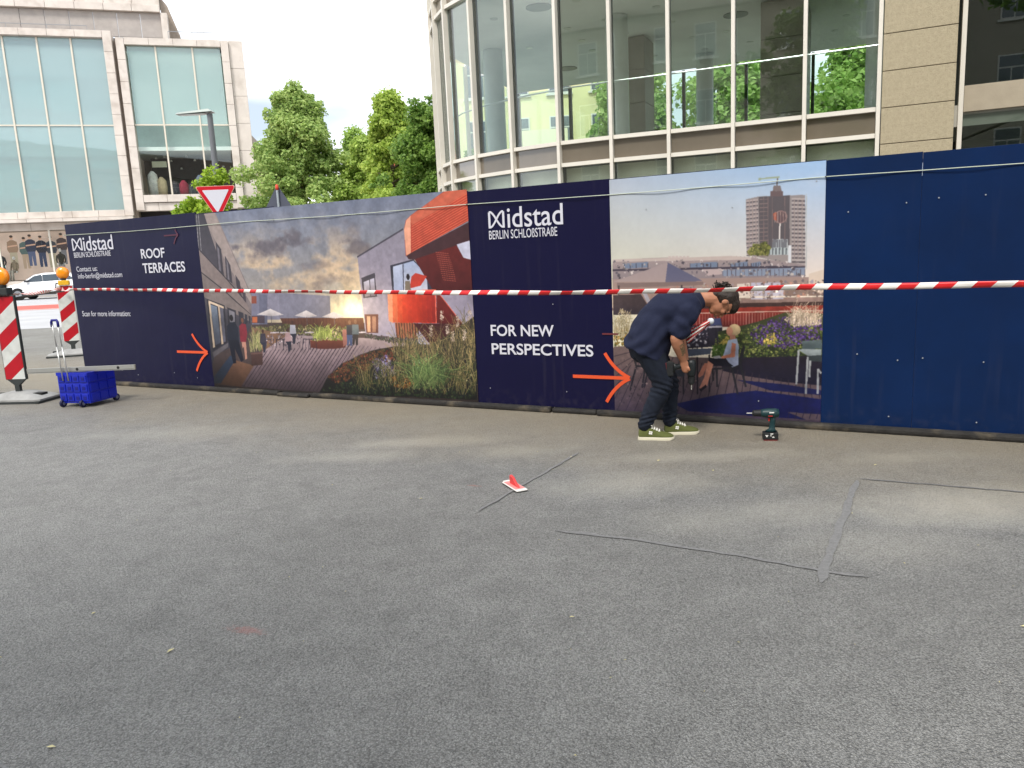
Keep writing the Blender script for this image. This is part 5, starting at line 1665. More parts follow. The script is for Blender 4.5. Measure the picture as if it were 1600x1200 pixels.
('D',[(96,104,56),(70,84,44),(120,124,70),(50,62,36)],(1092,1.45),[(88.9,67.6),(121.3,77.7),(171.3,81.7),(171.9,52),(90.8,50.7)]),
('D',[(92,64,130),(70,44,110),(116,90,156),(60,40,86)],(693,1.12),[(115.8,71.9),(132.4,81.6),(155.6,86.3),(170.5,81.7),(169.9,66.9),(143.5,58.8),(121.4,62.2)]),
('D',[(196,176,156),(176,156,140),(214,196,180)],(420,0.86),[(143.2,81.6),(150.2,89.1),(168.7,85.4),(170.5,78),(150.4,76)]),
('D',[(196,170,90),(170,146,70),(110,116,60)],(168,0.86),[(126.1,62.3),(130.6,71.1),(137,71.1),(137.7,61.6)]),
('D',[(196,170,90),(150,140,70)],(147,0.99),[(92.8,61.7),(98.6,68.7),(101.5,59.9)]),
('D',[(60,84,40),(84,104,50)],(252,1.32),[(86,59.6),(98.6,61.8),(98.6,51.5),(86.9,51.2)]),
('G',[(206,186,166),(170,150,130)],(130,14,0.45,0.25),[(146.9,76),(169.7,76.2),(169.6,81.7),(148.6,81.6)]),
('P',(34,28,40),(24,22,40),[(93.2,49.8),(157,53.1),(171.6,52),(172,30.3),(143.9,31.9),(114.1,35.6),(94.8,38.8)]),
('P',(104,86,84),(88,72,76),[(0.2,57.8),(18.7,59.1),(64.8,47),(94.8,39.4),(114.1,35.6),(143.9,31.9),(172.4,29.7),(173,2.2),(-1.3,1.8)]),
('L',(52,42,50),0.7,[(1.8,0.2),(28.3,54.2)]),
('L',(52,42,50),0.7,[(9.9,0.4),(34.7,53.1)]),
('L',(52,42,50),0.7,[(17.9,0.6),(41,52.1)]),
('L',(52,42,50),0.7,[(25.8,0.8),(47.3,51)]),
('L',(52,42,50),0.7,[(33.6,0.9),(53.5,49.9)]),
('L',(52,42,50),0.7,[(41.3,1.1),(59.7,48.8)]),
('L',(52,42,50),0.7,[(49,1.3),(65.9,47.8)]),
('L',(52,42,50),0.7,[(56.5,1.5),(71.9,46.8)]),
('L',(52,42,50),0.7,[(64,1.7),(78,45.7)]),
('L',(52,42,50),0.7,[(71.4,1.8),(83.9,44.7)]),
('L',(52,42,50),0.7,[(78.8,2),(89.9,43.7)]),
('L',(52,42,50),0.7,[(86,2.2),(95.7,42.7)]),
('L',(52,42,50),0.7,[(93.2,2.3),(101.6,41.7)]),
('L',(52,42,50),0.7,[(100.3,2.5),(107.3,40.7)]),
('L',(52,42,50),0.7,[(107.3,2.7),(113.1,39.7)]),
('L',(52,42,50),0.7,[(114.2,2.8),(118.8,38.7)]),
('L',(52,42,50),0.7,[(121.1,3),(124.4,37.7)]),
('L',(52,42,50),0.7,[(127.9,3.1),(130,36.8)]),
('L',(52,42,50),0.7,[(134.6,3.3),(135.6,35.8)]),
('L',(52,42,50),0.7,[(141.3,3.5),(141.1,34.9)]),
('L',(52,42,50),0.7,[(147.9,3.6),(146.6,33.9)]),
('L',(52,42,50),0.7,[(154.4,3.8),(152,33)]),
('L',(52,42,50),0.7,[(160.9,3.9),(157.4,32.1)]),
('L',(52,42,50),0.7,[(167.3,4.1),(162.7,31.2)]),
('L',(52,42,50),0.7,[(173.6,4.2),(168,30.3)]),
('L',(52,42,50),0.7,[(179.9,4.3),(173.3,29.4)]),
('L',(52,42,50),0.7,[(186.1,4.5),(178.5,28.5)]),
('L',(52,42,50),0.7,[(192.3,4.6),(183.7,27.6)]),
('L',(52,42,50),0.7,[(198.3,4.8),(188.8,26.7)]),
('L',(52,42,50),0.7,[(204.4,4.9),(193.9,25.8)]),
('L',(52,42,50),0.6,[(0.4,49.3),(22.9,55.2)]),
('L',(52,42,50),0.6,[(0.1,39.5),(20.7,50.9)]),
('L',(52,42,50),0.6,[(-0.1,29.6),(18.4,46.6)]),
('L',(52,42,50),0.6,[(-0.4,19.7),(16.2,42.4)]),
('L',(52,42,50),0.6,[(-0.6,9.7),(13.9,38)]),
('P',(16,22,74),None,[(54.1,9.3),(90.8,19.1),(121.7,24),(171.2,19.3),(171.5,2.4),(121.9,2.7),(66.5,3.7)]),
('P',(22,26,70),None,[(106.4,32.3),(143.9,30),(171.1,26.4),(171.1,22.6),(132.9,24.6)]),
('P',(104,86,84),None,[(146,7.6),(171.5,7.3),(171.5,2.4),(160.6,2.1)]),
('L',(40,34,50),0.6,[(147.8,7.5),(146.4,1.9)]),
('L',(40,34,50),0.6,[(153.3,7.9),(151.9,2.3)]),
('L',(40,34,50),0.6,[(158.7,8.2),(157.3,2.7)]),
('L',(40,34,50),0.6,[(164,8.5),(162.7,3)]),
('L',(40,34,50),0.6,[(169.3,8.9),(168,3.4)]),
('D',[(190,176,150),(160,146,120),(130,116,80)],(252,0.86),[(1.2,79),(7.4,91.5),(16.7,87.3),(15.1,72.8)]),
('D',[(120,100,50),(80,84,44),(150,110,50)],(273,1.19),[(1.1,74.8),(14.7,74.9),(16.1,59.2),(0.6,58.3)]),
('G',[(200,186,160),(150,136,100)],(80,14,0.45,0.3),[(0.8,64.2),(14.4,64.4),(14.7,74.9),(1.1,74.8)]),
('L',(30,28,34),1.6,[(16.5,58.2),(20.5,41.4)]),
('L',(30,28,34),1.6,[(20.5,41.4),(27,40.8)]),
('L',(30,28,34),1.6,[(20.5,40.6),(14.8,19.9)]),
('L',(30,28,34),1.6,[(28.7,40),(25.6,22.2)]),
('L',(30,28,34),1.6,[(16.5,57.7),(25.1,55.2)]),
('L',(30,28,34),1.6,[(30.3,34.4),(27.5,22.7)]),
('D',[(64,54,58),(120,102,98),(84,70,72)],(189,1.06),[(3.1,49.4),(60.7,38.6),(90.8,27.6),(54.2,11.4),(2,6.3)]),
('L',(36,32,42),0.9,[(65.4,67.2),(65.9,56.7)]),
('L',(36,32,42),0.9,[(69.4,67.3),(70,56.8)]),
('L',(36,32,42),0.9,[(73.5,67.4),(74,56.9)]),
('L',(36,32,42),0.9,[(77.5,67.4),(78,57)]),
('D',[(44,42,54),(150,146,156),(90,80,90),(176,170,176)],(84,1.58),[(62,75.3),(83,76.2),(83,59.5),(61.9,58.1)]),
('P',(64,70,84),None,[(60.8,56.6),(85.9,58),(84.9,53.2),(60.8,49.9)]),
('L',(30,28,34),1.4,[(74,50.3),(74,18.6)]),
('L',(30,28,34),1.4,[(61.9,38.7),(61.9,18)]),
('L',(30,28,34),1.2,[(84,52.5),(84.1,21.2)]),
('P',(44,48,58),None,[(54.5,38.8),(62.7,39.7),(63.1,33.6),(54.4,33.2)]),
('L',(34,34,40),1.6,[(85.9,40.5),(106.4,42.6)]),
('L',(34,34,40),1.6,[(102.5,42.1),(107.2,20.3)]),
('L',(34,34,40),1.6,[(109.3,44.3),(113.7,26.6)]),
('L',(34,34,40),1.6,[(90.2,40.7),(90.4,25.6)]),
('L',(34,34,40),1.6,[(86.9,39.6),(87.1,30.5)]),
('L',(34,34,40),1.6,[(106.4,42.6),(112,60.1)]),
('L',(34,34,40),1.6,[(109.2,45.3),(112.4,60.1)]),
('E',(196,170,130),(104.4,73.3),(5,4.8)),
('E',(198,140,116),(100.6,72.1),(2.7,3.8)),
('P',(190,132,110),None,[(100.9,69.3),(104.8,69.4),(105.6,65.5),(100.6,65.4)]),
('P',(176,186,206),(150,156,184),[(99.4,64.8),(106.3,66.3),(107.9,60),(107.5,44.6),(102.5,42.5),(97.5,49.9),(95.2,51.8)]),
('P',(196,124,100),None,[(102.5,62.9),(105.6,61.9),(104.8,51.1),(93.8,49.4),(94,51.4),(101.4,53.6)]),
('P',(24,24,36),None,[(83.9,49.9),(95.7,49.5),(104.1,43.3),(84.5,43.5)]),
('P',(196,132,108),None,[(82.9,47.5),(87.3,44.6),(82.1,26.2),(77.2,22.9),(75.6,24.5),(79.7,33.2)]),
('P',(176,112,92),None,[(80,45.4),(82.9,45.1),(78.9,35.2),(75.3,33),(74.5,35)]),
('P',(24,20,28),None,[(75.6,22.8),(81.3,27.6),(81.7,25.2),(76.8,21.2)]),
('P',(150,146,150),None,[(87.3,51.2),(92.8,52.2),(94,49.8),(88.1,49.2)]),
('P',(96,108,110),(70,82,86),[(156.3,64.8),(170.8,66),(170.9,59.1),(156.8,58.4)]),
('P',(150,158,160),(112,120,122),[(153.4,58.1),(157.8,58.8),(170.8,58.5),(170.8,54.2),(160.7,53.2)]),
('P',(50,56,60),None,[(160.7,53.2),(170.8,54.2),(170.9,49.1),(160.1,49)]),
('L',(156,158,160),1.6,[(153.9,57.5),(152.6,30.3)]),
('L',(156,158,160),1.6,[(160.7,52.6),(159.7,23)]),
('L',(156,158,160),1.6,[(162.5,49.8),(162.1,36.5)]),
('L',(156,158,160),1.6,[(168.3,43.4),(168.5,23.4)]),
('L',(156,158,160),1.6,[(168.3,43.2),(170.8,39.7)]),
('D',[(240,240,235)],(1,1),[(78.7,-1.7),(79.5,-1.7),(79.5,-2.5)])]

# ------------------------------------------------------------------ hoarding
hd = thing('hoarding', 'long printed site hoarding of navy boards and rooftop posters along the pavement', 'hoarding', tuple(SA), HRZ)
navy = mat('navy_print', (15, 14, 50), 0.40, spec=0.22, var=0.05, vscale=1.5)
blue = mat('blue_board', (7, 34, 74), 0.38, spec=0.22, var=0.16, vscale=1.6, stain=((12, 42, 90), 1.0, 0.4), bump=0.05, bscale=5)
def weather(mt):
    """mud splashed on the lowest hand's breadth of the boards, thin run marks, slight warp"""
    nt = mt.node_tree
    b = nt.nodes['Principled BSDF']
    old = b.inputs['Base Color'].links[0].from_socket
    tc = nt.nodes.new('ShaderNodeTexCoord')
    sx = nt.nodes.new('ShaderNodeSeparateXYZ')
    nt.links.new(tc.outputs['Object'], sx.inputs[0])
    def nz(sc, scale=(1, 1, 1), det=6):
        mp = nt.nodes.new('ShaderNodeMapping')
        mp.inputs['Scale'].default_value = scale
        n = nt.nodes.new('ShaderNodeTexNoise')
        n.inputs['Scale'].default_value = sc
        n.inputs['Detail'].default_value = det
        nt.links.new(tc.outputs['Object'], mp.inputs['Vector'])
        nt.links.new(mp.outputs['Vector'], n.inputs['Vector'])
        return n.outputs['Fac']
    def rg(v, a, c, lo, hi):
        q = nt.nodes.new('ShaderNodeMapRange')
        q.inputs['From Min'].default_value, q.inputs['From Max'].default_value = a, c
        q.inputs['To Min'].default_value, q.inputs['To Max'].default_value = lo, hi
        nt.links.new(v, q.inputs['Value'])
        return q.outputs['Result']
    def op(o, a, c):
        q = nt.nodes.new('ShaderNodeMath')
        q.operation = o
        q.use_clamp = True
        nt.links.new(a, q.inputs[0])
        nt.links.new(c, q.inputs[1])
        return q.outputs[0]
    mud = op('MULTIPLY', rg(sx.outputs[2], .04, .24, 1, 0), rg(nz(14, det=9), .5, .85, 0, .2))
    runs = op('MULTIPLY', rg(nz(16, (1, 1, .05)), .56, .74, 0, .07), rg(nz(1.3), .42, .62, 0, 1))
    k = op('MAXIMUM', mud, runs)
    mx = nt.nodes.new('ShaderNodeMix')
    mx.data_type = 'RGBA'
    mx.inputs['B'].default_value = (*lin((104, 98, 96)), 1)
    nt.links.new(k, mx.inputs['Factor'])
    nt.links.new(old, mx.inputs['A'])
    nt.links.new(mx.outputs['Result'], b.inputs['Base Color'])
    bp = nt.nodes.new('ShaderNodeBump')
    bp.inputs['Strength'].default_value = .35
    bp.inputs['Distance'].default_value = .03
    nt.links.new(nz(1.6, det=3), bp.inputs['Height'])
    nt.links.new(bp.outputs['Normal'], b.inputs['Normal'])
weather(navy)
weather(blue)
HT = 2.06
def board(x0, x1, m_, z1=HT, y=0.0):
    return MB().cbox(x0 + .0006, x1 - .0006, y, y + .021, .05, z1, .0006).build('board', m_, hd)
for x0, x1, m_, zt in ((-.60, 1.88, navy, 2.10), (1.88, 3.10, navy, 2.085), (3.10, 4.33, navy, 2.072), (4.33, 5.56, navy, 2.062), (5.56, 6.97, navy, 2.055), (6.97, 8.68, navy, 2.05), (8.68, 9.315, blue, 2.045), (9.315, 10.56, blue, 2.04), (10.56, 11.8, blue, 2.035)):
    board(x0, x1, m_, zt)
timber = mat('grey_timber', (120, 108, 92), .9, var=.25, vscale=8, bump=.5, bscale=30)
for x in (-.5, .64, 1.88, 3.1, 4.33, 5.56, 6.97, 8.68, 9.32, 10.5, 11.7):
    MB().box(x - .04, x + .04, .022, .10, .0, 2.0).build('post', timber, hd)
    MB().bar((x, .10, 1.7), (x, 1.3, .05), .05, .08).build('brace', timber, hd)
for z in (.3, 1.8):
    MB().box(-.55, 11.7, .101, .15, z, z + .1).build('rail', timber, hd)
kerbm = mat('dark_base_beam', (44, 42, 40), .75, var=.35, vscale=7, bump=.5, bscale=40, stain=((150, 136, 112), 5, .4))
for x0, x1, t in ((-.55, 2.95, .0), (2.96, 3.42, -.03), (3.43, 6.35, .0), (6.36, 6.80, .02), (6.81, 11.8, .0)):
    MB().cbox(x0, x1, -.055 + t, .06, 0.0, .052 - abs(t) * .4, .018).build('base_beam', kerbm, hd)

W1, H1, W2, H2 = 3.68, 2.03, 1.71, 2.0
p1 = Print(368, 203, 3.0, 41)
Yg, Xg = np.mgrid[0:p1.h, 0:p1.w] / 3.0
c1 = fbm(p1.w, p1.h, 4, 6, 12, 2.2); c2 = fbm(p1.w, p1.h, 9, 5, 13, 1.8); c3 = fbm(p1.w, p1.h, 26, 5, 15, 1.4)
t = np.clip((Yg - 85) / 118.0, 0, 1)[..., None]
skyp = np.array((186, 172, 146)) * (1 - t ** .6) + np.array((104, 112, 130)) * t ** .6
ray_ = (np.sin(np.arctan2(Yg - 80, Xg - 205) * 26 + c1 * 3) * .5 + .5) * np.clip((Yg - 100) / 90, 0, 1)
skyp = skyp + ray_[..., None] * 14
lit = np.clip((c1 * .6 + c3 * .4 - .50) * 7, 0, 1)[..., None] * np.exp(-((Yg - 135) / 36.0) ** 2)[..., None]
skyp = skyp * (1 - .75 * lit) + np.array((214, 186, 148)) * .75 * lit
for (cx, cy, rx, ry, a) in ((104, 160, 34, 8, .85), (152, 164, 14, 9, .8), (84, 152, 22, 6, .5), (236, 150, 14, 7, .7), (192, 120, 24, 7, .5), (170, 139, 20, 4, .4), (228, 176, 12, 8, .3)):
    dk = np.clip(1.35 - np.sqrt(((Xg - cx) / rx) ** 2 + ((Yg - cy) / ry) ** 2) + (c2 - .5) * 3.0 + (c3 - .5) * 3.2, 0, 1)[..., None] * a
    skyp = skyp * (1 - dk) + np.array((92, 88, 96)) * dk
gl_ = np.exp(-(((Xg - 222) / 34) ** 2 + ((Yg - 92) / 17) ** 2))[..., None]
gl_ = np.clip(gl_ * (.55 + .9 * c3[..., None]), 0, 1)
p1.a[:] = skyp * (1 - gl_) + np.array((255, 240, 190)) * gl_
p1.a[Yg < 78] = (74, 62, 60)
p1.run(TERRACE)
p1.soften(1)
bl_ = np.exp(-(((Xg - 224) / 46) ** 2 + ((Yg - 92) / 30) ** 2))[..., None]
p1.a += bl_ * np.array((50, 40, 20)) + np.exp(-(((Xg - 226) / 15) ** 2 + ((Yg - 93) / 9) ** 2))[..., None] * 34
vg = np.clip(1 - .42 * np.clip((40 - Yg) / 40, 0, 1) - .25 * np.clip((50 - Xg) / 50, 0, 1) * np.clip((110 - Yg) / 60, 0, 1), .4, 1)[..., None]
p1.a *= vg * np.array((1.0, .985, 1.0))
sh_ = 1 + .10 * (fbm(p1.w, p1.h, 90, 3, 8)[..., None] - .5) * 2 + .16 * (fbm(p1.w, p1.h, 14, 4, 18)[..., None] - .5) * 2 * np.clip((130 - Yg) / 20, .2, 1)[..., None]
p1.a *= sh_
po = MB().box(0, W1, 0, .0012, 0, H1).build('poster', print_mat('terrace_print', p1.image('terrace_print'), W1, H1, .38), hd, loc=(1.88, -.0045, .045))
po['label'] = 'printed view of a planted roof terrace with red stair tower under evening clouds'

p2 = Print(171, 200, 3.0, 42)
Yg, Xg = np.mgrid[0:p2.h, 0:p2.w] / 3.0
t = np.clip((Yg - 95) / 105.0, 0, 1)[..., None]
xr = np.clip(Xg / 171.0, 0, 1)[..., None]
lowc = np.array((206, 200, 176)) * (1 - xr) + np.array((226, 206, 192)) * xr
topc = np.array((170, 178, 192)) * (1 - xr) + np.array((150, 182, 220)) * xr
p2.a[:] = lowc * (1 - t ** 1.3) + topc * t ** 1.3
hz = np.clip((fbm(p2.w, p2.h, 3, 5, 5, 2) - .55) * 3, 0, 1)[..., None] * np.clip((xr - .5) * 2, 0, 1)
p2.a[:] = p2.a * (1 - .4 * hz) + np.array((226, 216, 216)) * .4 * hz
p2.a[Yg < 50] = (84, 70, 72)
p2.run(CITY)
p2.soften(1)
p2.a += np.exp(-((Yg - 100) / 14) ** 2)[..., None] * np.array((20, 14, 6))
vg = np.clip((46 - Yg) / 46, 0, 1)[..., None]
p2.a = p2.a * (1 - .35 * vg) + np.array((16, 16, 52)) * .35 * vg
p2.a *= 1 + (.12 * (fbm(p2.w, p2.h, 60, 3, 9)[..., None] - .5) * 2 + .18 * (fbm(p2.w, p2.h, 12, 4, 19)[..., None] - .5) * 2) * np.clip((112 - Yg) / 14, .12, 1)[..., None]
po = MB().box(0, W2, 0, .0012, 0, H2).build('poster', print_mat('city_print', p2.image('city_print'), W2, H2, .38), hd, loc=(6.97, -.0045, .045))
po['label'] = 'printed view of a roof cafe with a high-rise in scaffolding behind'

ink = mat('white_print', (206, 206, 216), .5)
orange = mat('orange_vinyl', (222, 84, 44), .5)
faint = mat('faded_orange', (84, 38, 58), .5)
faint2 = mat('faded_orange_dark', (104, 44, 50), .5)
def logo(x0, x1, z0, z1, w):
    """monogram M: two uprights with crossing diagonals, drawn with a round pen"""
    mb = MB()
    h = w / 2
    for k, pts in enumerate(([(x0 + h, z0), (x0 + h, z1 - h)], [(x1 - h, z0), (x1 - h, z1 - h)],
                             bez((x0 + h, z1 - h), (x0 + h * 3.2, z1 + h * .3), ((x0 + x1) / 2, (z0 + z1) / 2), 8) + bez(((x0 + x1) / 2, (z0 + z1) / 2), (x1 - h * 3.2, z0 - h * .3), (x1 - h, z0 + h), 8)[1:],
                             bez((x1 - h, z1 - h), (x1 - h * 3.2, z1 + h * .3), ((x0 + x1) / 2, (z0 + z1) / 2), 8) + bez(((x0 + x1) / 2, (z0 + z1) / 2), (x0 + h * 3.2, z0 - h * .3), (x0 + h, z0 + h), 8)[1:])):
        r = ribbon(pts, w * (1 if k < 2 else .8), -.0045 - k * .0003)
        mb.add(r.v, r.f)
    return mb.build('logo', ink, hd)
def arrow(x0, x1, z, top, bot, w, m_, y=-.0072):
    mb = MB()
    for k, pts in enumerate(([(x0, z), (x1 - w * .3, z)], bez((x1 - (top[0]), top[1]), (x1 - top[0] * .62, z + (top[1] - z) * .30), (x1, z + w * .1)), bez((x1 - bot[0], bot[1]), (x1 - bot[0] * .62, z + (bot[1] - z) * .30), (x1, z - w * .1)))):
        r = ribbon(pts, w, y - k * .0002)
        mb.add(r.v, r.f)
    return mb.build('arrow', m_, hd)
T = lambda s, a, b, c, d, bo=.02: text_mesh('lettering', s, a, b, c, d, ink, hd, bold=bo)
logo(5.775, 5.945, 1.705, 1.862, .022)
T('idstad', 5.975, 6.53, 1.700, 1.885, .006)
T('BERLIN SCHLOßSTRAßE', 5.775, 6.47, 1.605, 1.685, .002)
T('FOR NEW', 5.74, 6.40, .705, .812, .016)
T('PERSPECTIVES', 5.74, 6.78, .530, .636, .016)
arrow(6.575, 7.115, .347, (.225, .565), (.22, .125), .030, orange)
MB().box(6.87, 7.02, -.0068, -.0060, .728, .742).build('arrow', faint2, hd)
logo(-.49, -.28, 1.757, 1.918, .024)
T('idstad', -.255, .34, 1.745, 1.93, .006)
T('BERLIN SCHLOßSTRAßE', -.48, .27, 1.668, 1.735, .0)
T('Contact us:', -.47, -.04, 1.487, 1.553, .0)
T('info-berlin@midstad.com', -.46, .44, 1.378, 1.465, .0)
T('ROOF', .85, 1.28, 1.608, 1.725, .016)
T('TERRACES', .85, 1.61, 1.430, 1.552, .016)
T('Scan for more information:', -.48, .50, .902, .972, .0)
arrow(1.29, 1.83, .466, (.235, .687), (.225, .235), .030, orange)
arrow(1.31, 1.56, 1.863, (.045, 1.925), (.09, 1.757), .016, faint)
# screws
sc = MB().lathe([(.0055, 0), (.0045, -.003)], ax='y', seg=8).build('screw', mat('screw_zinc', (176, 180, 186), .4, metal=.3), hd)
k = 0
rng = random.Random(5)
for (x, z) in [(8.84, 1.66), (9.22, 1.70), (9.42, 1.72), (9.70, 1.72), (8.92, .60), (9.20, .56), (9.36, .58), (9.76, .56), (9.16, .13), (9.72, .12), (5.7, .2), (6.5, .2), (.2, .2), (.5, .15), (1.2, .2), (1.6, .15), (6.4, 1.0), (7.3, 1.78), (8.0, 1.75), (8.62, 1.9), (8.2, .2)]:
    if k == 0:
        sc.location = (x, -.0062, z)
    else:
        share(sc, 'screw', hd, (x + rng.uniform(-.01, .01), -.0062, z))
    k += 1
MB().box(9.313, 9.317, -.0026, -.0005, 1.88, 1.97).build('scratch', mat('scratch_pale', (150, 160, 180), .6), hd)

# cord across the boards
N_ = 120
pts = []
for i in range(N_ + 1):
    x = -.62 + 12.3 * i / N_
    pts.append((x, -.016 - .008 * math.sin(i * .9), 1.965 - .0042 * (x + .6) - .012 * math.sin(math.pi * ((x + .6) % 3.1) / 3.1)))
co = thing('cord', 'thin pale cord stretched along the upper edge of the hoarding', 'cord', tuple(SA), HRZ)
MB().tube(pts, .0035, 6).build('strand', mat('pale_cord', (196, 204, 186), .8), co, smooth=True)
for x in (-.6, 3.1, 5.56, 8.68):
    MB().lathe([(.006, -.02), (.006, .0)], (x, 0, 1.965 - .0042 * (x + .6)), ax='y', seg=8).build('hook', mat('hook_steel', (120, 120, 118), .4, metal=.8), co)

# ------------------------------------------------------------------ barrier tape
def tape_mat():
    mt = bpy.data.materials.new('barrier_tape')
    mt.use_nodes = True
    nt = mt.node_tree
    b = nt.nodes['Principled BSDF']
    b.inputs['Roughness'].default_value = .35
    at = nt.nodes.new('ShaderNodeAttribute')
    at.attribute_name = 'red'
    mx = nt.nodes.new('ShaderNodeMix')
    mx.data_type = 'RGBA'
    mx.inputs['A'].default_value = (*lin((240, 236, 230)), 1)
    mx.inputs['B'].default_value = (*lin((214, 36, 40)), 1)
    nt.links.new(at.outputs['Fac'], mx.inputs['Factor'])
    nt.links.new(mx.outputs['Result'], b.inputs['Base Color'])
    return mt
TAPE = tape_mat()
def tape(path, w, twist, period=.2, tw0=0.0, seed=1):
    """ribbon with slanted stripes; twist in turns along the length. stripes are printed, so the mesh is cut along them"""
    R = random.Random(seed)
    P = [Vector(p) for p in path]
    L = [0.0]
    for a, b in zip(P[:-1], P[1:]):
        L.append(L[-1] + (b - a).length)
    tot = L[-1]
    def at(s):
        s = min(max(s, 0), tot)
        for i in range(len(L) - 1):
            if s <= L[i + 1]:
                f = (s - L[i]) / (L[i + 1] - L[i])
                return P[i].lerp(P[i + 1], f), (P[i + 1] - P[i]).normalized()
        return P[-1], (P[-1] - P[-2]).normalized()
    vs, fs, red = [], [], []
    n = int(tot / (period / 2)) + 2
    sub = 4
    wob = [R.uniform(-.25, .25) for _ in range(n * sub + 2)]
    for i in range(n * sub + 1):
        base = i * period / 2 / sub
        for j, e in enumerate((-1, -.33, .33, 1)):
            s = base + e * w * .45
            p, d = at(s)
            ang = tw0 + twist * 2 * math.pi * s / tot + .30 * math.sin(s * 1.7) + .22 * math.sin(s * 4.3 + 1) + .10 * math.sin(s * 11.0)
            sd = d.cross(Vector((0, 0, 1))).normalized()
            v = Vector((0, 0, 1)) * math.cos(ang) + sd * math.sin(ang)
            vs.append(tuple(p + v * (e * w / 2) + sd * (.004 * (1 - abs(e)))))
    for i in range(n * sub):
        for j in range(3):
            a = i * 4 + j
            fs.append((a, a + 1, a + 5, a + 4))
            red.append(1.0 if (i // sub) % 2 else 0.0)
    me = bpy.data.meshes.new('tape')
    me.from_pydata(vs, [], fs)
    me.attributes.new('red', 'FLOAT', 'FACE').data.foreach_set('value', red)
    me.materials.append(TAPE)
    me.shade_smooth()
    o = bpy.data.objects.new('barrier_tape', me)
    COL.objects.link(o)
    md = o.modifiers.new('t', 'SOLIDIFY')
    md.thickness = .0006
    return o
def hp(s, off, z):
    v = SA + SD * s + SN * off
    return (v.x, v.y, z)
TZ = ((-.63, 1.264), (2.03, 1.219), (4.96, 1.170), (6.37, 1.153), (7.28, 1.150), (7.99, 1.158), (8.8, 1.171), (9.87, 1.171), (11.6, 1.176))
TP = []
for i in range(81):
    s = -.63 + 12.1 * i / 80
    TP.append(hp(s, -.035 - .098 * (s + .63), float(np.interp(s, [q[0] for q in TZ], [q[1] for q in TZ])) + .0025 * math.sin(s * 5.3)))
tag(tape(TP, .039, 0.0, tw0=.30, seed=2), 'red and white striped barrier tape stretched in front of the hoarding', 'barrier tape')
tag(tape([(-7.80, 13.68, 1.21), (-6.9, 12.1, 1.20), TP[0]], .05, .5, seed=3), 'short red and white tape from far beacon board to hoarding end', 'barrier tape')
tag(tape([(-5.88, 8.98, 1.27), (-6.5, 10.6, 1.22), (-7.15, 12.2, 1.21), (-7.84, 13.66, 1.21)], .05, 1.0, seed=4), 'red and white tape sagging between the two beacon boards', 'barrier tape')

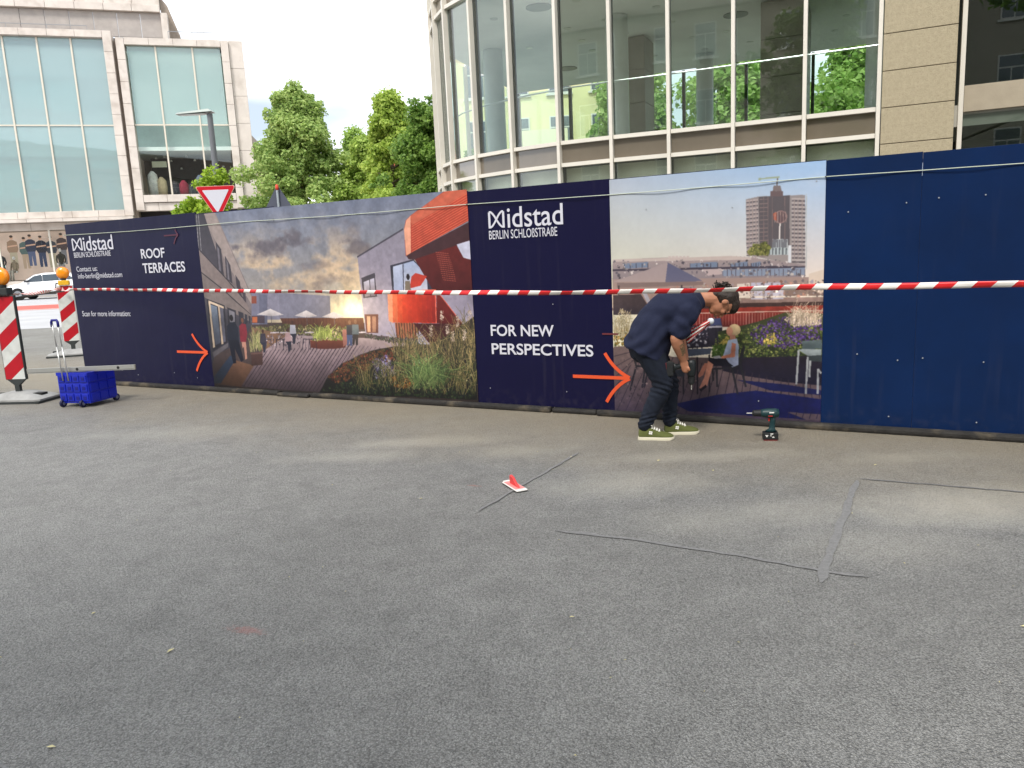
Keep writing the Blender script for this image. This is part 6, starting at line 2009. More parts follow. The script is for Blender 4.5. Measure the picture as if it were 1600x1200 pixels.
# ------------------------------------------------------------------ beacon boards
red_f = mat('red_reflective', (176, 18, 34), .4, var=.1, vscale=8)
white_f = mat('white_reflective', (206, 208, 204), .45, var=.1, vscale=7, stain=((120, 116, 104), 6, .35))
plas = mat('black_plastic', (52, 56, 56), .55, var=.15, vscale=10)
def beacon(label, loc, rz, far):
    t = thing('beacon_board', label, 'beacon', loc, rz, group='striped beacon boards round the site')
    foot = mat('foot_recycled', (150, 150, 148), .8, var=.2, vscale=6, bump=.4, bscale=30)
    fb = MB()
    fb.rings([[(sx * a, sy * b, z) for sx, sy in ((-1, -.86), (-.86, -1), (.86, -1), (1, -.86), (1, .86), (.86, 1), (-.86, 1), (-1, .86))] for a, b, z in ((.40, .20, 0.0), (.40, .20, .05), (.37, .17, .07), (.16, .13, .115), (.09, .08, .125))])
    f = fb.build('foot_plate', foot, t, smooth='auto')
    for s in (-1, 1):
        MB().box(s * .27 - .06, s * .27 + .06, -.05, .05, .068, .104).build('grip_slot', mat('slot_black', (30, 30, 30), .8), f)
    MB().box(-.402, .402, -.202, .202, .004, .03).build('rubber_edge', plas, f)
    MB().prism([(-.03, .12), (.03, .12), (.03, .20), (.125, .275), (-.125, .275), (-.03, .20)], 'y', -.02, .02).build('stem', plas, t)
    w, z0, z1 = .25, .27, 1.245
    MB().cbox(-w / 2 - .012, w / 2 + .012, -.018, .018, z0 - .005, z1 + .012, .008).build('board_frame', plas if not far else mat('grey_frame', (206, 206, 204), .5), t)
    # slanted stripes, each its own facet
    st_h = w * 1.0
    k = -2
    def clip(poly, ax, v, keep_gt):
        out = []
        for i in range(len(poly)):
            a, b = poly[i], poly[(i + 1) % len(poly)]
            ia, ib = (a[ax] > v) == keep_gt, (b[ax] > v) == keep_gt
            if ia: out.append(a)
            if ia != ib:
                f_ = (v - a[ax]) / (b[ax] - a[ax])
                out.append(tuple(a[q] + (b[q] - a[q]) * f_ for q in (0, 1)))
        return out
    i = 0
    z = z0 - w
    while z < z1 + .1:
        q = [(-w / 2, z), (w / 2, z + w * .78), (w / 2, z + w * .78 + .195), (-w / 2, z + .195)]
        q = clip(clip(q, 1, z0 + .002, True), 1, z1 - .002, False)
        if len(q) > 2:
            for side in (-1, 1):
                MB().prism(q, 'y', side * .0195, side * .0215).build('stripe', red_f if i % 2 else white_f, t)
        z += .195
        i += 1
    # warning lamp
    ye = mat('yellow_lamp_case', (226, 176, 40), .5)
    MB().cbox(-.085, .085, -.05, .05, 1.26, 1.345, .012).build('lamp_case', ye if far else plas, t)
    MB().lathe([(.04, 1.345), (.045, 1.375), (.03, 1.38)], seg=14).build('lamp_neck', plas, t)
    am = mat('amber_lens', (250, 150, 16), .18, spec=.6, coat=.5)
    ln = MB().lathe([(.02, -.05), (.075, -.042), (.098, -.018), (.10, 0), (.098, .018), (.075, .042), (.02, .05)], (0, 0, 1.475), ax='y', seg=24).build('lens', am, t, smooth=True)
    MB().lathe([(.104, -.012), (.108, 0), (.104, .012)], (0, 0, 1.475), ax='y', seg=24).build('lens_rim', mat('amber_rim', (226, 120, 12), .4), ln, smooth=True)
    MB().tube([(-.06, 0, 1.29), (-.13, .01, 1.30), (-.15, .01, 1.22), (-.13, .02, 1.12)], .012, 8).build('cable_loop', plas, t, smooth=True)
    return t
beacon('grimy beacon board in black frame with amber lamp beside the blue trolley', (-5.86, 9.05, 0), R_(-8), False)
beacon('clean beacon board in pale frame with amber lamp behind the hoarding end', (-7.83, 13.78, 0), R_(14), True)
beacon('beacon board holding the tape end beyond the blue boards', hp(11.6, -1.30, 0), R_(-30), True)
lk = thing('link_pole', 'thin dark pole linking the tops of the two beacon boards', 'pole', (-5.95, 9.1, 1.19))
MB().tube([(0, 0, 0), (-.93, 2.3, .0), (-1.86, 4.6, -.03)], .018, 8).build('tube', plas, lk, smooth=True)
MB().tube([(-.0, -.0, .0), (-.0, -.0, .03)], .026, 8).build('end_cap', plas, lk)

# ------------------------------------------------------------------ blue folding trolley
bl = mat('blue_plastic', (14, 34, 166), .35, spec=.5, var=.06, vscale=5)
bld = mat('blue_plastic_dark', (10, 18, 120), .5)
al = mat('aluminium', (196, 196, 192), .35, metal=.7, var=.05)
ct = thing('folding_trolley', 'blue plastic folding crate trolley with raised telescopic handle', 'trolley', (-4.82, 8.66, 0), R_(-16))
cw, cd, z0, z1 = .205, .20, .055, .385
crate = MB()
th = .012
for (x0, x1, y0, y1) in ((-cw, cw, -cd, -cd + th), (-cw, cw, cd - th, cd), (-cw, -cw + th, -cd + th, cd - th), (cw - th, cw, -cd + th, cd - th)):
    crate.box(x0, x1, y0, y1, z0, z1)
crate.box(-cw, cw, -cd, cd, z0 - .01, z0 + .01)
MB.build(crate, 'crate', bl, ct, bevel=.004)
MB().box(-cw - .008, cw + .008, -cd - .008, -cd + .002, z1 - .03, z1 + .006).build('rim', bl, ct, bevel=.004)
MB().box(-cw - .008, cw + .008, cd - .002, cd + .008, z1 - .03, z1 + .006).build('rim', bl, ct, bevel=.004)
for s in (-1, 1):
    MB().box(s * cw - .008, s * cw + .008, -cd, cd, z1 - .03, z1 + .006).build('rim', bl, ct, bevel=.004)
for r in range(3):
    z = z0 + .012 + r * .108
    for c in range(4):
        x = -cw + .012 + c * .099
        MB().cbox(x, x + .088, -cd - .010, -cd + .001, z, z + .085, .006).build('front_rib', bl if (r + c) % 2 else bl, ct)
        MB().cbox(x + .022, x + .066, -cd - .0125, -cd - .009, z + .02, z + .058, .003).build('recess', bld, ct)
    for s in (-1, 1):
        for c in range(3):
            y = -cd + .02 + c * .125
            MB().cbox(s * cw - .002, s * cw + .010, y, y + .11, z, z + .085, .005).build('side_rib', bl, ct) if s > 0 else MB().cbox(-cw - .010, -cw + .002, y, y + .11, z, z + .085, .005).build('side_rib', bl, ct)
hn = []
for x in (-.095, -.02):
    MB().tube([(x - .02, -cd - .012, .30), (x - .055, -cd + .0, .68)], .008, 10).build('handle_tube', al, ct, smooth=True)
    MB().tube([(x - .055, -cd + .0, .66), (x - .085, -cd + .012, .955)], .0065, 10).build('handle_tube', al, ct, smooth=True)
MB().tube([(-.184, -cd + .012, .90), (-.186, -cd + .012, .955), (-.175, -cd + .012, .975), (-.11, -cd + .012, .975), (-.099, -cd + .012, .955), (-.097, -cd + .012, .90)], .014, 10).build('grip', mat('grip_blue', (36, 36, 120), .6), ct, smooth=True)
for (x, y) in ((-.17, -.205), (.10, -.205), (.19, .19), (-.19, .19)):
    wv = MB().lathe([(.012, -.014), (.040, -.014), (.043, 0), (.040, .014), (.012, .014)], (x, y, .043), ax='x', seg=18).build('wheel', mat('wheel_navy', (20, 22, 60), .5), ct, smooth='auto')
    MB().lathe([(.012, -.016), (.020, -.016), (.020, .016), (.012, .016)], (x, y, .043), ax='x', seg=12).build('hub', mat('hub_grey', (110, 112, 130), .5), wv)
lv = thing('spirit_level', 'long silver aluminium spirit level laid across the blue trolley', 'level', (-4.79, 8.52, .391), R_(-3))
MB().cbox(-.61, .61, -.012, .012, 0, .055, .002).build('bar', al, lv)
MB().box(-.61, .61, -.0135, -.012, .008, .013).build('groove', mat('groove_grey', (130, 130, 128), .4, metal=.5), lv)
for x in (.43, -.04):
    MB().lathe([(.016, -.0135), (.016, .0135)], (x, 0, .03), ax='y', seg=16).build('vial', mat('vial_dark', (44, 44, 44), .3), lv)
for s in (-1, 1):
    MB().cbox(s * .614 - .006, s * .614 + .006, -.0135, .0135, -.0005, .056, .002).build('end_cap', mat('cap_grey', (150, 148, 140), .6), lv)

# ------------------------------------------------------------------ parked car
def make_car(loc, rz):
    t = thing('car', 'white hatchback standing on the road in front of the shop window', 'car', loc, rz)
    paint = mat('white_car_paint', (236, 238, 240), .25, spec=.5, coat=.6)
    dk = mat('car_glass', (70, 82, 92), .05, spec=.8)
    # front towards -x; stations (x, half width, sill z, belt z)
    secs = [(-2.12, .55, .42, .60), (-2.05, .70, .30, .72), (-1.75, .84, .24, .84), (-1.2, .89, .22, .93), (-.5, .90, .22, .97), (.4, .90, .22, 1.0), (1.2, .89, .22, 1.02), (1.75, .86, .26, 1.03), (2.0, .78, .36, .98), (2.08, .62, .48, .84)]
    rings = []
    for x, w, s, b in secs:
        rings.append([(x, -w * .94, s), (x, -w, s + (b - s) * .35), (x, -w * .985, b - .08), (x, -w * .9, b), (x, w * .9, b), (x, w * .985, b - .08), (x, w, s + (b - s) * .35), (x, w * .94, s)])
    body = MB().rings(rings).build('body', paint, t, smooth=True, bevel=0)
    cab = [(-1.18, .80, .93, .95), (-.45, .72, .95, 1.38), (.1, .70, .96, 1.47), (.9, .69, .97, 1.45), (1.55, .68, .98, 1.33), (1.98, .72, .98, 1.02)]
    rings = [[(x, -w - .08 * (1.47 - z) * 0, b), (x, -w, z - .03), (x, -w * .86, z), (x, w * .86, z), (x, w, z - .03), (x, w, b)] for x, w, b, z in cab]
    MB().rings(rings).build('cabin', paint, t, smooth=True)
    for s in (-1, 1):
        y = s * .735
        for q in ([(-.92, 1.0), (-.42, 1.31), (-.02, 1.38), (-.02, 1.0)], [(.04, 1.0), (.04, 1.385), (.85, 1.38), (.85, 1.02)], [(.92, 1.03), (.92, 1.37), (1.42, 1.28), (1.66, 1.08)]):
            MB().prism(q, 'y', y - s * .03, y + s * .02).build('side_window', dk, t)
        mr = MB().cbox(-.86, -.66, s * .93 - .1, s * .93 + .1, .98, 1.10, .03).build('mirror', mat('mirror_dark', (60, 62, 66), .4), t)
        MB().cbox(-2.06, -1.80, s * .62 - .16, s * .62 + .16, .66, .78, .03).build('headlight', mat('lamp_clear', (196, 204, 210), .1), t)
        MB().cbox(1.90, 2.07, s * .66 - .12, s * .66 + .12, .78, .96, .03).build('tail_light', mat('lamp_red', (150, 20, 24), .2), t)
        for x in (-1.32, 1.30):
            w = MB().lathe([(.20, -.10), (.30, -.11), (.325, -.06), (.325, .06), (.30, .11), (.20, .10)], (x, s * .80, .325), ax='y', seg=24).build('wheel', mat('tyre', (28, 28, 28), .8), t, smooth='auto')
            MB().lathe([(.05, -.09), (.21, -.105), (.21, .105), (.05, .09)], (x, s * .81, .325), ax='y', seg=14).build('rim', mat('alloy', (150, 152, 156), .35, metal=.7), w)
            MB().lathe([(.36, -.05), (.36, .05)], (x, s * .84, .33), ax='y', seg=24).build('wheel_arch', mat('arch_black', (30, 30, 32), .8), t)
        MB().box(-1.0, 1.0, s * .905 - .008, s * .905 + .008, .26, .34).build('sill_trim', MATS['arch_black'], t)
        for x in (-.1, .75):
            MB().cbox(x, x + .16, s * .905 - .02, s * .905 + .02, .86, .89, .006).build('door_handle', paint, t)
    MB().prism([(-1.14, .98), (-.50, 1.37), (-.44, 1.36), (-1.04, .98)], 'y', -.62, .62).build('windscreen', dk, t)
    MB().prism([(1.60, 1.32), (1.96, 1.05), (1.90, 1.05), (1.56, 1.30)], 'y', -.55, .55).build('rear_window', dk, t)
    return t
make_car((-26.4, 44.9, 0.004), R_(8))

# ------------------------------------------------------------------ street lamp, signs
steel = mat('galvanised', (128, 132, 134), .45, metal=.6, var=.1)
lampp = thing('street_lamp', 'tall grey street lamp with flat angular head in front of the store', 'street lamp', (-8.96, 25, 0))
MB().tube([(0, 0, 0), (.0, 0, 2.2), (.0, 0, 6.1)], [.10, .095, .085], 14).build('pole', mat('lamp_grey', (112, 114, 118), .5, metal=.3), lampp, smooth='auto')
MB().add([(-1.0, -.16, 6.10), (.12, -.2, 6.14), (.12, .2, 6.14), (-1.0, .16, 6.10), (-.94, -.13, 6.15), (.02, -.17, 6.22), (.02, .17, 6.22), (-.94, .13, 6.15)], [(0, 3, 2, 1), (4, 5, 6, 7), (0, 1, 5, 4), (1, 2, 6, 5), (2, 3, 7, 6), (3, 0, 4, 7)]).build('lamp_head', mat('lamp_head_grey', (150, 158, 154), .5, metal=.3), lampp)
MB().box(-.90, -.12, -.12, .12, 6.085, 6.10).build('diffuser', mat('lamp_diffuser', (196, 200, 196), .3), lampp)

def tri(c, r, rr):
    """rounded triangle, point down"""
    pts = []
    for k in range(3):
        a = R_(-90 + 120 * k)
        cx, cz = c[0] + (r - 2 * rr) * math.cos(a), c[1] + (r - 2 * rr) * math.sin(a)
        for j in range(7):
            b = a + R_(-60 + 20 * j)
            pts.append((cx + rr * math.cos(b), cz + rr * math.sin(b)))
    return pts
yg = thing('give_way_sign', 'triangular give way sign with red border standing behind the hoarding', 'road sign', (-6.87, 19, 0), R_(6))
MB().tube([(0, .05, 0), (0, .05, 3.36)], .03, 12).build('post', steel, yg, smooth='auto')
MB().prism(tri((0, 3.07), .545, .03), 'y', .0, .012).build('sign_edge', mat('sign_rim', (226, 176, 160), .5), yg)
MB().prism(tri((0, 3.07), .525, .03), 'y', -.003, .0).build('sign_border', mat('sign_red', (190, 14, 36), .4), yg)
MB().prism(tri((0, 3.07), .36, .012), 'y', -.006, -.003).build('sign_face', mat('sign_white', (206, 206, 216), .45), yg)
for z in (2.9, 3.2):
    MB().cbox(-.05, .05, .013, .09, z - .02, z + .02, .005).build('clamp', steel, yg)

ws = thing('warning_sign', 'grey back of triangular warning sign on red capped post behind the hoarding', 'road sign', (-4.83, 17, 0), R_(4))
MB().tube([(0, 0, 0), (0, 0, 3.02)], .026, 12).build('post', mat('pale_post', (176, 184, 190), .4, metal=.5), ws, smooth='auto')
MB().lathe([(.03, 3.0), (.034, 3.05), (.028, 3.11), (.006, 3.12)], seg=12).build('cap', mat('cap_red', (214, 70, 46), .5), ws, smooth=True)
MB().prism([(x, 2 * 2.66 - z) for x, z in tri((0, 2.66), .46, .03)], 'y', .03, .045).build('plate', mat('sign_back', (86, 90, 104), .55, metal=.2), ws)

# ------------------------------------------------------------------ cordless drills
def drill(name, label, body_c, loc, rot):
    t = thing(name, label, 'drill', loc)
    t.rotation_euler = rot
    bm_ = mat('drill_%d' % body_c[1], body_c, .45, var=.12, vscale=30)
    bk = mat('drill_rubber', (28, 30, 32), .6)
    # motor axis along -x at z=.205, standing on its battery
    MB().lathe([(.018, .062), (.030, .058), (.036, .035), (.036, -.02), (.031, -.055), (.027, -.070)], (0, 0, .205), ax='x', seg=18).build('motor_housing', bm_, t, smooth=True)
    MB().lathe([(.028, -.070), (.026, -.085), (.024, -.120), (.014, -.132)], (0, 0, .205), ax='x', seg=16).build('chuck', bk, t, smooth='auto')
    MB().tube([(-.13, 0, .205), (-.172, 0, .205)], .004, 8).build('bit', mat('bit_steel', (226, 226, 220), .25, metal=.9), t)
    hr = []
    for x, z, a, b in ((.012, .19, .024, .021), (.016, .15, .021, .019), (.014, .11, .020, .018), (.010, .085, .024, .020), (.004, .068, .044, .030)):
        hr.append([(x + a * math.cos(k * math.pi / 8), b * math.sin(k * math.pi / 8), z) for k in range(16)])
    MB().rings(hr).build('handle', bm_, t, smooth=True)
    MB().cbox(-.016, -.004, -.009, .009, .145, .172, .004).build('trigger', mat('trigger_red', (196, 50, 44), .5), t)
    bt = MB().cbox(-.055, .055, -.036, .036, .006, .062, .008).build('battery', bk, t)
    MB().cbox(-.050, .050, -.034, .034, 0, .010, .004).build('battery_base', mat('battery_red', (120, 22, 26), .5), bt)
    MB().prism([(-.040, .044), (-.016, .044), (-.028, .026)], 'y', -.0366, -.0362).build('mark', mat('drill_white', (226, 226, 222), .5), bt)
    for q in ([(-.008, .040), (.006, .043), (.004, .034)], [(.008, .030), (.022, .034), (.028, .026), (.014, .024)], [(-.004, .056), (.018, .058), (.016, .050), (-.002, .049)]):
        MB().prism(q, 'y', -.0366, -.0362).build('mark', MATS['drill_white'], bt)
    MB().box(-.012, .022, -.0368, -.034, .212, .220).build('label_strip', MATS['drill_white'], t)
    MB().box(-.020, .012, -.0368, -.034, .188, .193).build('accent', MATS['trigger_red'], t)
    return t
drill('cordless_drill', 'dark teal cordless drill standing upright on its battery on the ground', (20, 52, 56), (1.925, 5.63, 0), (0, 0, R_(-12)))

# ------------------------------------------------------------------ smoothing squeegee left on the asphalt
sq = thing('squeegee', 'white plastic squeegee with red grip lying on the asphalt', 'squeegee', (-.014, 4.745, 0.003), R_(-66))
MB().cbox(-.115, .115, -.038, .038, .004, .012, .003).build('plate', mat('squeegee_white', (236, 230, 224), .4), sq)
MB().cbox(-.10, .085, -.033, .033, .012, .0145, .001).build('pad', mat('squeegee_pink', (224, 140, 136), .5), sq)
MB().prism([(-.055, .014), (.075, .014), (.03, .030), (-.015, .062), (-.055, .07), (-.06, .055)], 'y', -.009, .009).build('grip', mat('squeegee_red', (214, 60, 58), .45), sq, bevel=.003)
MB().box(-.112, .112, -.038, .038, .0, .004).build('felt_edge', mat('felt_black', (34, 32, 30), .9), sq)
MB().cbox(-.135, -.112, -.022, .022, .003, .012, .003).build('tab', MATS['squeegee_white'], sq)

# ------------------------------------------------------------------ litter of leaves and chips on the asphalt
R = random.Random(9)
lt = MB()
spots = [(-1.40, 2.83), (-1.53, 2.24), (.20, 2.95), (1.3, 4.9), (1.0, 5.2), (.4, 5.4), (-.6, 4.6), (2.35, 4.85), (-1.9, 3.2), (1.9, 2.7)] + [(R.uniform(-4, 3.2), R.uniform(2.0, 6.0)) for _ in range(60)]
for i, (x, y) in enumerate(spots):
    if y > 10.03 - .5426 * (x + 5.22) - .2:
        continue
    a, s = R.uniform(0, 6.28), (R.uniform(.012, .02) if i < 10 else R.uniform(.003, .007))
    ca, sa = math.cos(a) * s, math.sin(a) * s
    lt.add([(x - ca, y - sa, .004), (x - sa * .45, y + ca * .45, .007), (x + ca, y + sa, .005), (x + sa * .45, y - ca * .45, .008)], [(0, 1, 2), (0, 2, 3)])
tag(lt.build('fallen_leaves', mat('dry_leaf', (206, 196, 150), .8, var=.3, vscale=9)), 'scattered pale leaf scraps and chips on the asphalt', 'litter', kind='stuff')

# ------------------------------------------------------------------ the worker
def organic(mb, name, material, parent, voxel=.008, smooth=4, push=None):
    """union of overlapping shapes remeshed into one continuous surface"""
    o = mb.build('tmp_' + name, None)
    md = o.modifiers.new('r', 'REMESH')
    md.mode = 'VOXEL'
    md.voxel_size = voxel
    md2 = o.modifiers.new('s', 'SMOOTH')
    md2.iterations = smooth
    md2.factor = .5
    dg = bpy.context.evaluated_depsgraph_get()
    me = bpy.data.meshes.new_from_object(o.evaluated_get(dg))
    bpy.data.objects.remove(o)
    if push:
        n = len(me.vertices)
        co = np.empty(n * 3); no = np.empty(n * 3)
        me.vertices.foreach_get('co', co); me.vertices.foreach_get('normal', no)
        co, no = co.reshape(-1, 3), no.reshape(-1, 3)
        co += no * push(co)[:, None]
        me.vertices.foreach_set('co', co.ravel())
    me.shade_smooth()
    me.name = name
    me.materials.clear()
    me.materials.append(material)
    q = bpy.data.objects.new(name, me)
    COL.objects.link(q)
    if parent:
        q.parent = parent
    return q

def limb(mb, pts, seg=14):
    """pts [(x,y,z, r_in_plane, r_side)]: tapered limb with rounded ends"""
    P = [Vector(p[:3]) for p in pts]
    rings = []
    for i, p in enumerate(pts):
        d = (P[min(i + 1, len(P) - 1)] - P[max(i - 1, 0)]).normalized()
        side = Vector((0, 1, 0)); side = (side - d * side.dot(d)).normalized()
        u = side.cross(d)
        ra, rb = p[3], (p[4] if len(p) > 4 else p[3])
        rings.append([P[i] + u * (ra * math.cos(t)) + side * (rb * math.sin(t)) for t in [2 * math.pi * k / seg for k in range(seg)]])
    mb.rings(rings)
    for i in (0, len(pts) - 1):
        ra, rb = pts[i][3], (pts[i][4] if len(pts[i]) > 4 else pts[i][3])
        mb.ell(P[i], (ra * .98, rb * .98, ra * .98), 12)
    return mb

PX, PY = 1.20, 5.93
skin = mat('skin', (172, 118, 90), .55, var=.06, vscale=20)
NEAR, FAR = -1, 1
B = MB()
# trunk core, hips, legs under the clothes
limb(B, [(-.16, 0, .77, .11, .14), (-.06, 0, .88, .12, .15), (.06, 0, .98, .12, .16), (.18, 0, 1.01, .10, .17), (.27, 0, 1.062, .06, .065), (.345, 0, 1.052, .052, .055), (.40, 0, 1.03, .055, .06)])
LEG = {NEAR: [(-.165, -.09, .78), (-.035, -.115, .43), (-.19, -.095, .105)], FAR: [(-.15, .085, .78), (.045, .08, .43), (.035, .025, .10)]}
for s in (NEAR, FAR):
    h, k, a = [Vector(p) for p in LEG[s]]
    limb(B, [(*h, .085), (*h.lerp(k, .5), .075), (*k, .052)])
    limb(B, [(*k, .052), (*k.lerp(a, .35), .052), (*a, .036)])
    limb(B, [(*a, .034), (a.x + .015, a.y, .06, .028), (a.x + .07, a.y - .012, .045, .020)])
ARM = {NEAR: [(.150, -.185, 1.000), (.040, -.210, .790), (.108, -.150, .612)], FAR: [(.18, .18, .985), (.15, .22, .79), (.165, .03, .60)]}
for s in (NEAR, FAR):
    sh, el, wr = [Vector(p) for p in ARM[s]]
    limb(B, [(*sh, .048), (*sh.lerp(el, .5), .046), (*el, .043)])
    limb(B, [(*el, .043), (*el.lerp(wr, .3), .047, .044), (*el.lerp(wr, .75), .034, .030), (*wr, .027, .024)])
# near hand: palm and five fingers closed on the drill handle
def hand(mb, wr, d, side, inward_, grip):
    wr, d = Vector(wr), Vector(d).normalized()
    n = Vector(inward_).normalized()
    u = d.cross(n).normalized()
    pc = wr + d * .045
    limb(mb, [(*(wr), .026, .022), (*(wr + d * .03), .034, .020), (*(wr + d * .07), .036, .017)], 12)
    for i, (off, l) in enumerate(((-.027, .062), (-.009, .072), (.009, .068), (.026, .052))):
        a = wr + d * .074 + u * off
        b = a + d * (l * .42) + n * (l * .18)
        c = b + d * (l * .08) + n * (l * .42)
        e = c - d * (l * .25) + n * (l * .12)
        mb.tube([a - d * .015, a, b, c, e], [.0095, .0095, .0088, .0080, .0065], 8)
    a = wr + d * .022 - u * .028
    b = a + d * .022 - u * .016 + n * .012
    c = b + d * .026 + n * .020 + u * .006
    mb.tube([a + u * .012, a, b, c], [.012, .012, .0105, .0075], 8)
hand(B, ARM[NEAR][2], (.32, .10, -.94), NEAR, (.75, .62, .1), None)
hand(B, ARM[FAR][2], (.02, -.35, -.93), FAR, (.2, -.95, .1), None)
# head: crown points along +x, face looks down and a little forward
HR = Matrix.Rotation(R_(6), 3, 'Z') @ Matrix.Rotation(R_(84), 3, 'Y')
HC = Vector((.452, 0, 1.025))
def hp3(x, y, z):
    """head space: x face, y left, z crown"""
    return HC + HR @ Vector((x, y, z))
B.ell(hp3(-.012, 0, .025), (.098, .076, .092), 22, HR)
B.ell(hp3(.018, 0, -.042), (.064, .056, .070), 18, HR)
B.ell(hp3(.045, 0, -.092), (.030, .032, .024), 12, HR)           # chin
B.ell(hp3(.075, 0, .018), (.022, .052, .020), 12, HR)            # brow
B.tube([hp3(.080, 0, .012), hp3(.097, 0, -.018), hp3(.106, 0, -.034), hp3(.086, 0, -.044)], [.009, .011, .014, .010], 8)
for s in (-1, 1):
    B.ell(hp3(.062, s * .036, -.022), (.022, .020, .020), 10, HR)  # cheek
    B.ell(hp3(-.012, s * .076, -.012), (.020, .008, .031), 12, HR) # ear
B.ell(hp3(.083, 0, -.064), (.012, .024, .007), 10, HR)           # lips
B.ell(hp3(.080, 0, -.074), (.011, .020, .007), 10, HR)
B.tube([hp3(-.04, 0, -.06), hp3(-.05, 0, -.12), (.30, 0, 1.062)], [.055, .053, .056], 12)
person = organic(B, 'person', skin, None, .0062, 2)
person.location = (PX, PY, 0)
tag(person, 'person in navy T-shirt and jeans bending over a held drill at the hoarding', 'person')

# T-shirt
shirt = mat('navy_cotton', (17, 24, 50), .9, var=.10, vscale=14, bump=.25, bscale=220)
S = MB()
def srings(lst, seg=28):
    rings = []
    for (cx, cz, tx, tz, t_, w) in lst:
        d = Vector((tx, 0, tz)).normalized()
        u = Vector((0, 1, 0)).cross(d)
        rings.append([Vector((cx, 0, cz)) + u * (t_ * math.cos(a)) + Vector((0, 1, 0)) * (w * math.sin(a)) for a in [2 * math.pi * k / seg for k in range(seg)]])
    return rings
S.rings(srings([(-.165, .650, .45, .89, .172, .205), (-.135, .735, .48, .88, .176, .206), (-.088, .830, .58, .82, .170, .198), (-.034, .912, .70, .71, .166, .190), (.040, .982, .84, .54, .162, .205), (.120, 1.018, .93, .36, .148, .212), (.200, 1.040, .95, .30, .116, .195), (.252, 1.054, .94, .33, .084, .130), (.288, 1.062, .94, .33, .066, .078)]))
for s in (NEAR, FAR):
    sh, el, wr = [Vector(p) for p in ARM[s]]
    limb(S, [(sh.x + .02, sh.y * .72, sh.z + .015, .088, .075), (*sh.lerp(el, .12), .086, .072), (*sh.lerp(el, .5), .080, .070), (*sh.lerp(el, .74), .080, .068)])
def folds(co):
    x, y, z = co[:, 0], co[:, 1], co[:, 2]
    f_ = np.sin((x * .55 - z * .83) * 62 + np.sin(y * 19) * 1.6 + np.sin(x * 13 + z * 9) * 1.5) * np.clip((1.0 - z) / .25, 0, 1) * .0068
    f_ += np.sin(x * 41 + z * 33 + y * 26) * .0022 + np.sin(x * 23 - z * 47 + y * 11) * .0020
    f_ += np.sin((x + z) * 55 + y * 8) * .006 * np.exp(-((x - .1) ** 2 + (z - .93) ** 2) / .010)
    return f_
organic(S, 't_shirt', shirt, person, .0085, 5, folds)['label'] = 'navy short-sleeved T-shirt'

# jeans
denim = mat('dark_denim', (15, 23, 38), .9, var=.22, vscale=10, bump=.3, bscale=260)
J = MB()
limb(J, [(-.165, 0, .745, .118, .15), (-.160, 0, .70, .128, .16)])
for s in (NEAR, FAR):
    h, k, a = [Vector(p) for p in LEG[s]]
    limb(J, [(h.x, h.y * .95, h.z - .045, .118, .098), (*h.lerp(k, .35), .112, .095), (*h.lerp(k, .75), .088, .080), (*k, .076, .070)])
    limb(J, [(*k, .076, .070), (*k.lerp(a, .3), .076, .068), (*k.lerp(a, .7), .062, .058), (*k.lerp(a, .98), .055, .055)])
def jfold(co):
    x, y, z = co[:, 0], co[:, 1], co[:, 2]
    kn = np.exp(-((z - .41) / .06) ** 2)
    an = np.exp(-((z - .16) / .05) ** 2)
    return np.sin(z * 150 + x * 60 + np.sin(y * 40)) * .0062 * kn + np.sin(z * 190 - x * 50 + y * 30) * .0058 * an + np.sin(x * 37 + z * 21 + y * 33) * .0022 + np.sin(z * 70 + x * 90) * .0015
organic(J, 'jeans', denim, person, .0085, 4, jfold)['label'] = 'dark blue jeans'

# hair gathered into a bun, glasses, sock
hairm = mat('dark_hair', (44, 34, 28), .5, var=.45, vscale=60, bump=.6, bscale=120)
Hh = MB()
Hh.ell(hp3(-.030, 0, .036), (.095, .084, .092), 22, HR)
Hh.ell(hp3(.016, 0, .066), (.080, .078, .060), 18, HR)
Hh.ell(hp3(.046, 0, .066), (.054, .074, .046), 16, HR)
Hh.ell(hp3(-.045, 0, .01), (.085, .080, .085), 18, HR)
Hh.ell(hp3(-.072, 0, -.02), (.050, .070, .075), 16, HR)
organic(Hh, 'hair', hairm, person, .006, 2, lambda c: .0022 * np.sin(c[:, 1] * 170 + c[:, 2] * 60 + np.sin(c[:, 0] * 70)))
Bn = MB()
R = random.Random(4)
for i in range(60):
    c = Vector((R.gauss(0, .030), R.gauss(0, .028), R.gauss(.0, .010))) + hp3(-.128, 0, .005)
    th = R.uniform(0, 6.28); rr = R.uniform(.010, .022)
    ax = Vector((R.gauss(0, 1), R.gauss(0, 1), R.gauss(0, 1))).normalized()
    s1 = ax.cross(Vector((0, 0, 1))).normalized(); s2 = ax.cross(s1)
    Bn.tube([c + s1 * (rr * math.cos(th + k)) + s2 * (rr * math.sin(th + k)) + ax * (.004 * k) for k in [.0, .8, 1.6, 2.4, 3.2, 4.0]], .0042, 6)
Bn.build('hair_bun', hairm, person, smooth=True)
gm = mat('glasses_black', (30, 26, 24), .3)
gz = MB()
for s in (-1, 1):
    gz.tube([hp3(.086 + .004 * math.cos(a), s * .033 + .022 * math.cos(a), .004 + .017 * math.sin(a)) for a in [k * math.pi / 6 for k in range(13)]], .002, 6, False)
    gz.tube([hp3(.084, s * .055, .008), hp3(.03, s * .080, .006), hp3(-.012, s * .083, .008)], .002, 6)
gz.tube([hp3(.092, -.012, .006), hp3(.096, 0, .009), hp3(.092, .012, .006)], .002, 6)
gz.build('glasses', gm, person, smooth=True)
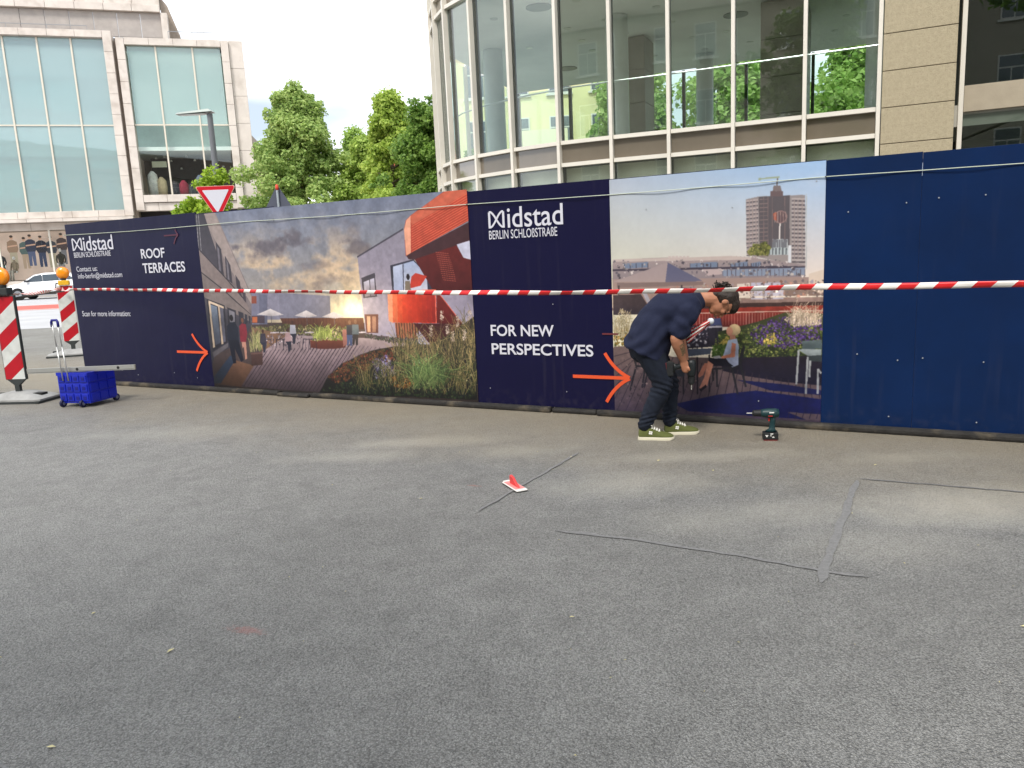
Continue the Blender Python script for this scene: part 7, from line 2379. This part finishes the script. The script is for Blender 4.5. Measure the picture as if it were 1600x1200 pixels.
for s in (-1, 1):
    MB().ell(hp3(.082, s * .032, .003), (.006, .011, .006), 10, HR).build('eye', mat('eye_dark', (60, 44, 36), .2), person, smooth=True)
    MB().tube([hp3(.090, s * .014, .026), hp3(.090, s * .034, .030), hp3(.080, s * .054, .024)], [.003, .0035, .002], 6).build('eyebrow', hairm, person, smooth=True)
# tattoo band on the near forearm: dark ink patch on the skin
sh, el, wr = [Vector(p) for p in ARM[NEAR]]
ink_skin = mat('tattooed_skin', (120, 96, 70), .6, var=.45, vscale=55)
Tt = MB()
limb(Tt, [(*el.lerp(wr, .22), .0480, .0450), (*el.lerp(wr, .45), .0435, .0400), (*el.lerp(wr, .66), .0380, .0340)], 16)
# keep only the outer side facing away from the body
tt = Tt.build('tattoo', ink_skin, person, smooth=True)
bm = bmesh.new(); bm.from_mesh(tt.data)
cen = lambda p: el.lerp(wr, min(1, max(0, (p - el).dot(wr - el) / (wr - el).length_squared)))
dead = [f_ for f_ in bm.faces if not ((f_.calc_center_median() - cen(f_.calc_center_median())).dot(Vector((.75, -.65, .25)).normalized()) > .022 and .2 < (f_.calc_center_median() - el).dot(wr - el) / (wr - el).length_squared < .68)]
bmesh.ops.delete(bm, geom=dead, context='FACES')
bm.to_mesh(tt.data); bm.free()

# shoes
suede = mat('green_suede', (88, 94, 48), .9, var=.14, vscale=25, bump=.3, bscale=200)
solem = mat('shoe_sole', (216, 210, 188), .7, var=.08)
lace = mat('shoe_lace', (232, 230, 222), .8)
def shoe(ax, ay, rz, label):
    sec = [(-.085, .028, .060, .024), (-.075, .038, .092, .034), (-.045, .041, .100, .036), (-.005, .040, .098, .036), (.035, .040, .088, .036), (.075, .045, .068, .040), (.115, .048, .056, .043), (.15, .044, .050, .038), (.175, .032, .040, .026), (.186, .016, .028, .012)]
    rings = []
    for x, w, h, w2 in sec:
        rings.append([(x, -w, .018), (x, -w * 1.02, .030), (x, -w * .95, .018 + (h - .018) * .55), (x, -w2 * .6, h), (x, 0, h + .004), (x, w2 * .6, h), (x, w * .95, .018 + (h - .018) * .55), (x, w * 1.02, .030), (x, w, .018)])
    o = MB().rings(rings).build('shoe', suede, person, smooth=True)
    md = o.modifiers.new('s', 'SUBSURF'); md.levels = 1; md.render_levels = 2
    o.location = (ax, ay, 0)
    o.rotation_euler = (0, 0, rz)
    o['label'] = label
    rings = []
    for x, w, h, w2 in sec:
        rings.append([(x * 1.02, -w * 1.06, .0 + (.006 if x > .15 else 0)), (x * 1.02, -w * 1.10, .012), (x * 1.02, -w * 1.05, .024), (x * 1.02, w * 1.05, .024), (x * 1.02, w * 1.10, .012), (x * 1.02, w * 1.06, .0 + (.006 if x > .15 else 0))])
    q = MB().rings(rings).build('sole', solem, o, smooth='auto')
    lc = MB()
    for i in range(4):
        x = .018 + i * .018
        z = .101 - i * .0075
        lc.tube([(x, -.026, z - .012), (x + .004, 0, z + .002), (x + .010, .026, z - .012)], .0032, 6)
        lc.tube([(x + .010, -.026, z - .012), (x + .004, 0, z + .003), (x, .026, z - .012)], .0032, 6)
    lc.tube([(.016, 0, .106), (.006, -.022, .122), (.022, -.034, .112), (.030, -.012, .104)], .003, 6)
    lc.tube([(.016, 0, .106), (.016, .024, .120), (.032, .032, .110), (.034, .010, .103)], .003, 6)
    lc.build('laces', lace, o, smooth=True)
    em = MB()
    for k in range(4):
        a = k * math.pi / 2 + .6
        em.ell((.012 + .0095 * math.cos(a), -.0405, .058 + .0095 * math.sin(a)), (.0075, .0035, .0075), 8)
    em.build('emblem', lace, o, smooth=True)
    MB().lathe([(.044, .090), (.043, .120), (.040, .135)], (-.042, 0, 0), seg=16).build('sock', mat('pale_sock', (176, 190, 190), .9), o, smooth=True)
    return o
a = LEG[NEAR][2]
shoe(-.150, -.105, R_(-14), 'olive suede trainer, rear foot')
a = LEG[FAR][2]
shoe(.076, .022, R_(-4), 'olive suede trainer, forward foot')
# both ankles were planned around those shoes; drill in the hand
drill('cordless_drill', 'black cordless drill pointing down in the hand of the bending person', (24, 30, 32), (PX + .118 - .150, PY - .135, .553), tuple(Matrix(((0, 0, 1), (0, -1, 0), (1, 0, 0))).to_euler()))
st_b = thing('striped_bundle', 'red and white striped tape bundle clutched under the chest of the person', 'tape bundle', (PX, PY, 0))
for k in range(7):
    o_ = (k - 3) * .0105
    pth = []
    for f_ in (0, .25, .5, .75, 1.0):
        w_ = o_ * (1.15 - .7 * f_)
        pth.append((.120 + .185 * f_ + w_ * .62, -.155 + .02 * math.sin(f_ * 3 + k), .775 + .120 * f_ - w_ * .80))
    MB().tube(pth, [.0068, .0068, .0064, .0058, .005], 8).build('tape_fold', mat('bundle_red', (176, 30, 34), .5) if k % 2 == 0 else mat('bundle_white', (232, 224, 216), .5), st_b, smooth=True)
MB().ell((.318, -.150, .902), (.026, .03, .026), 12).build('bundle_end', mat('bundle_end_white', (206, 210, 216), .6, var=.2, vscale=30), st_b, smooth=True)
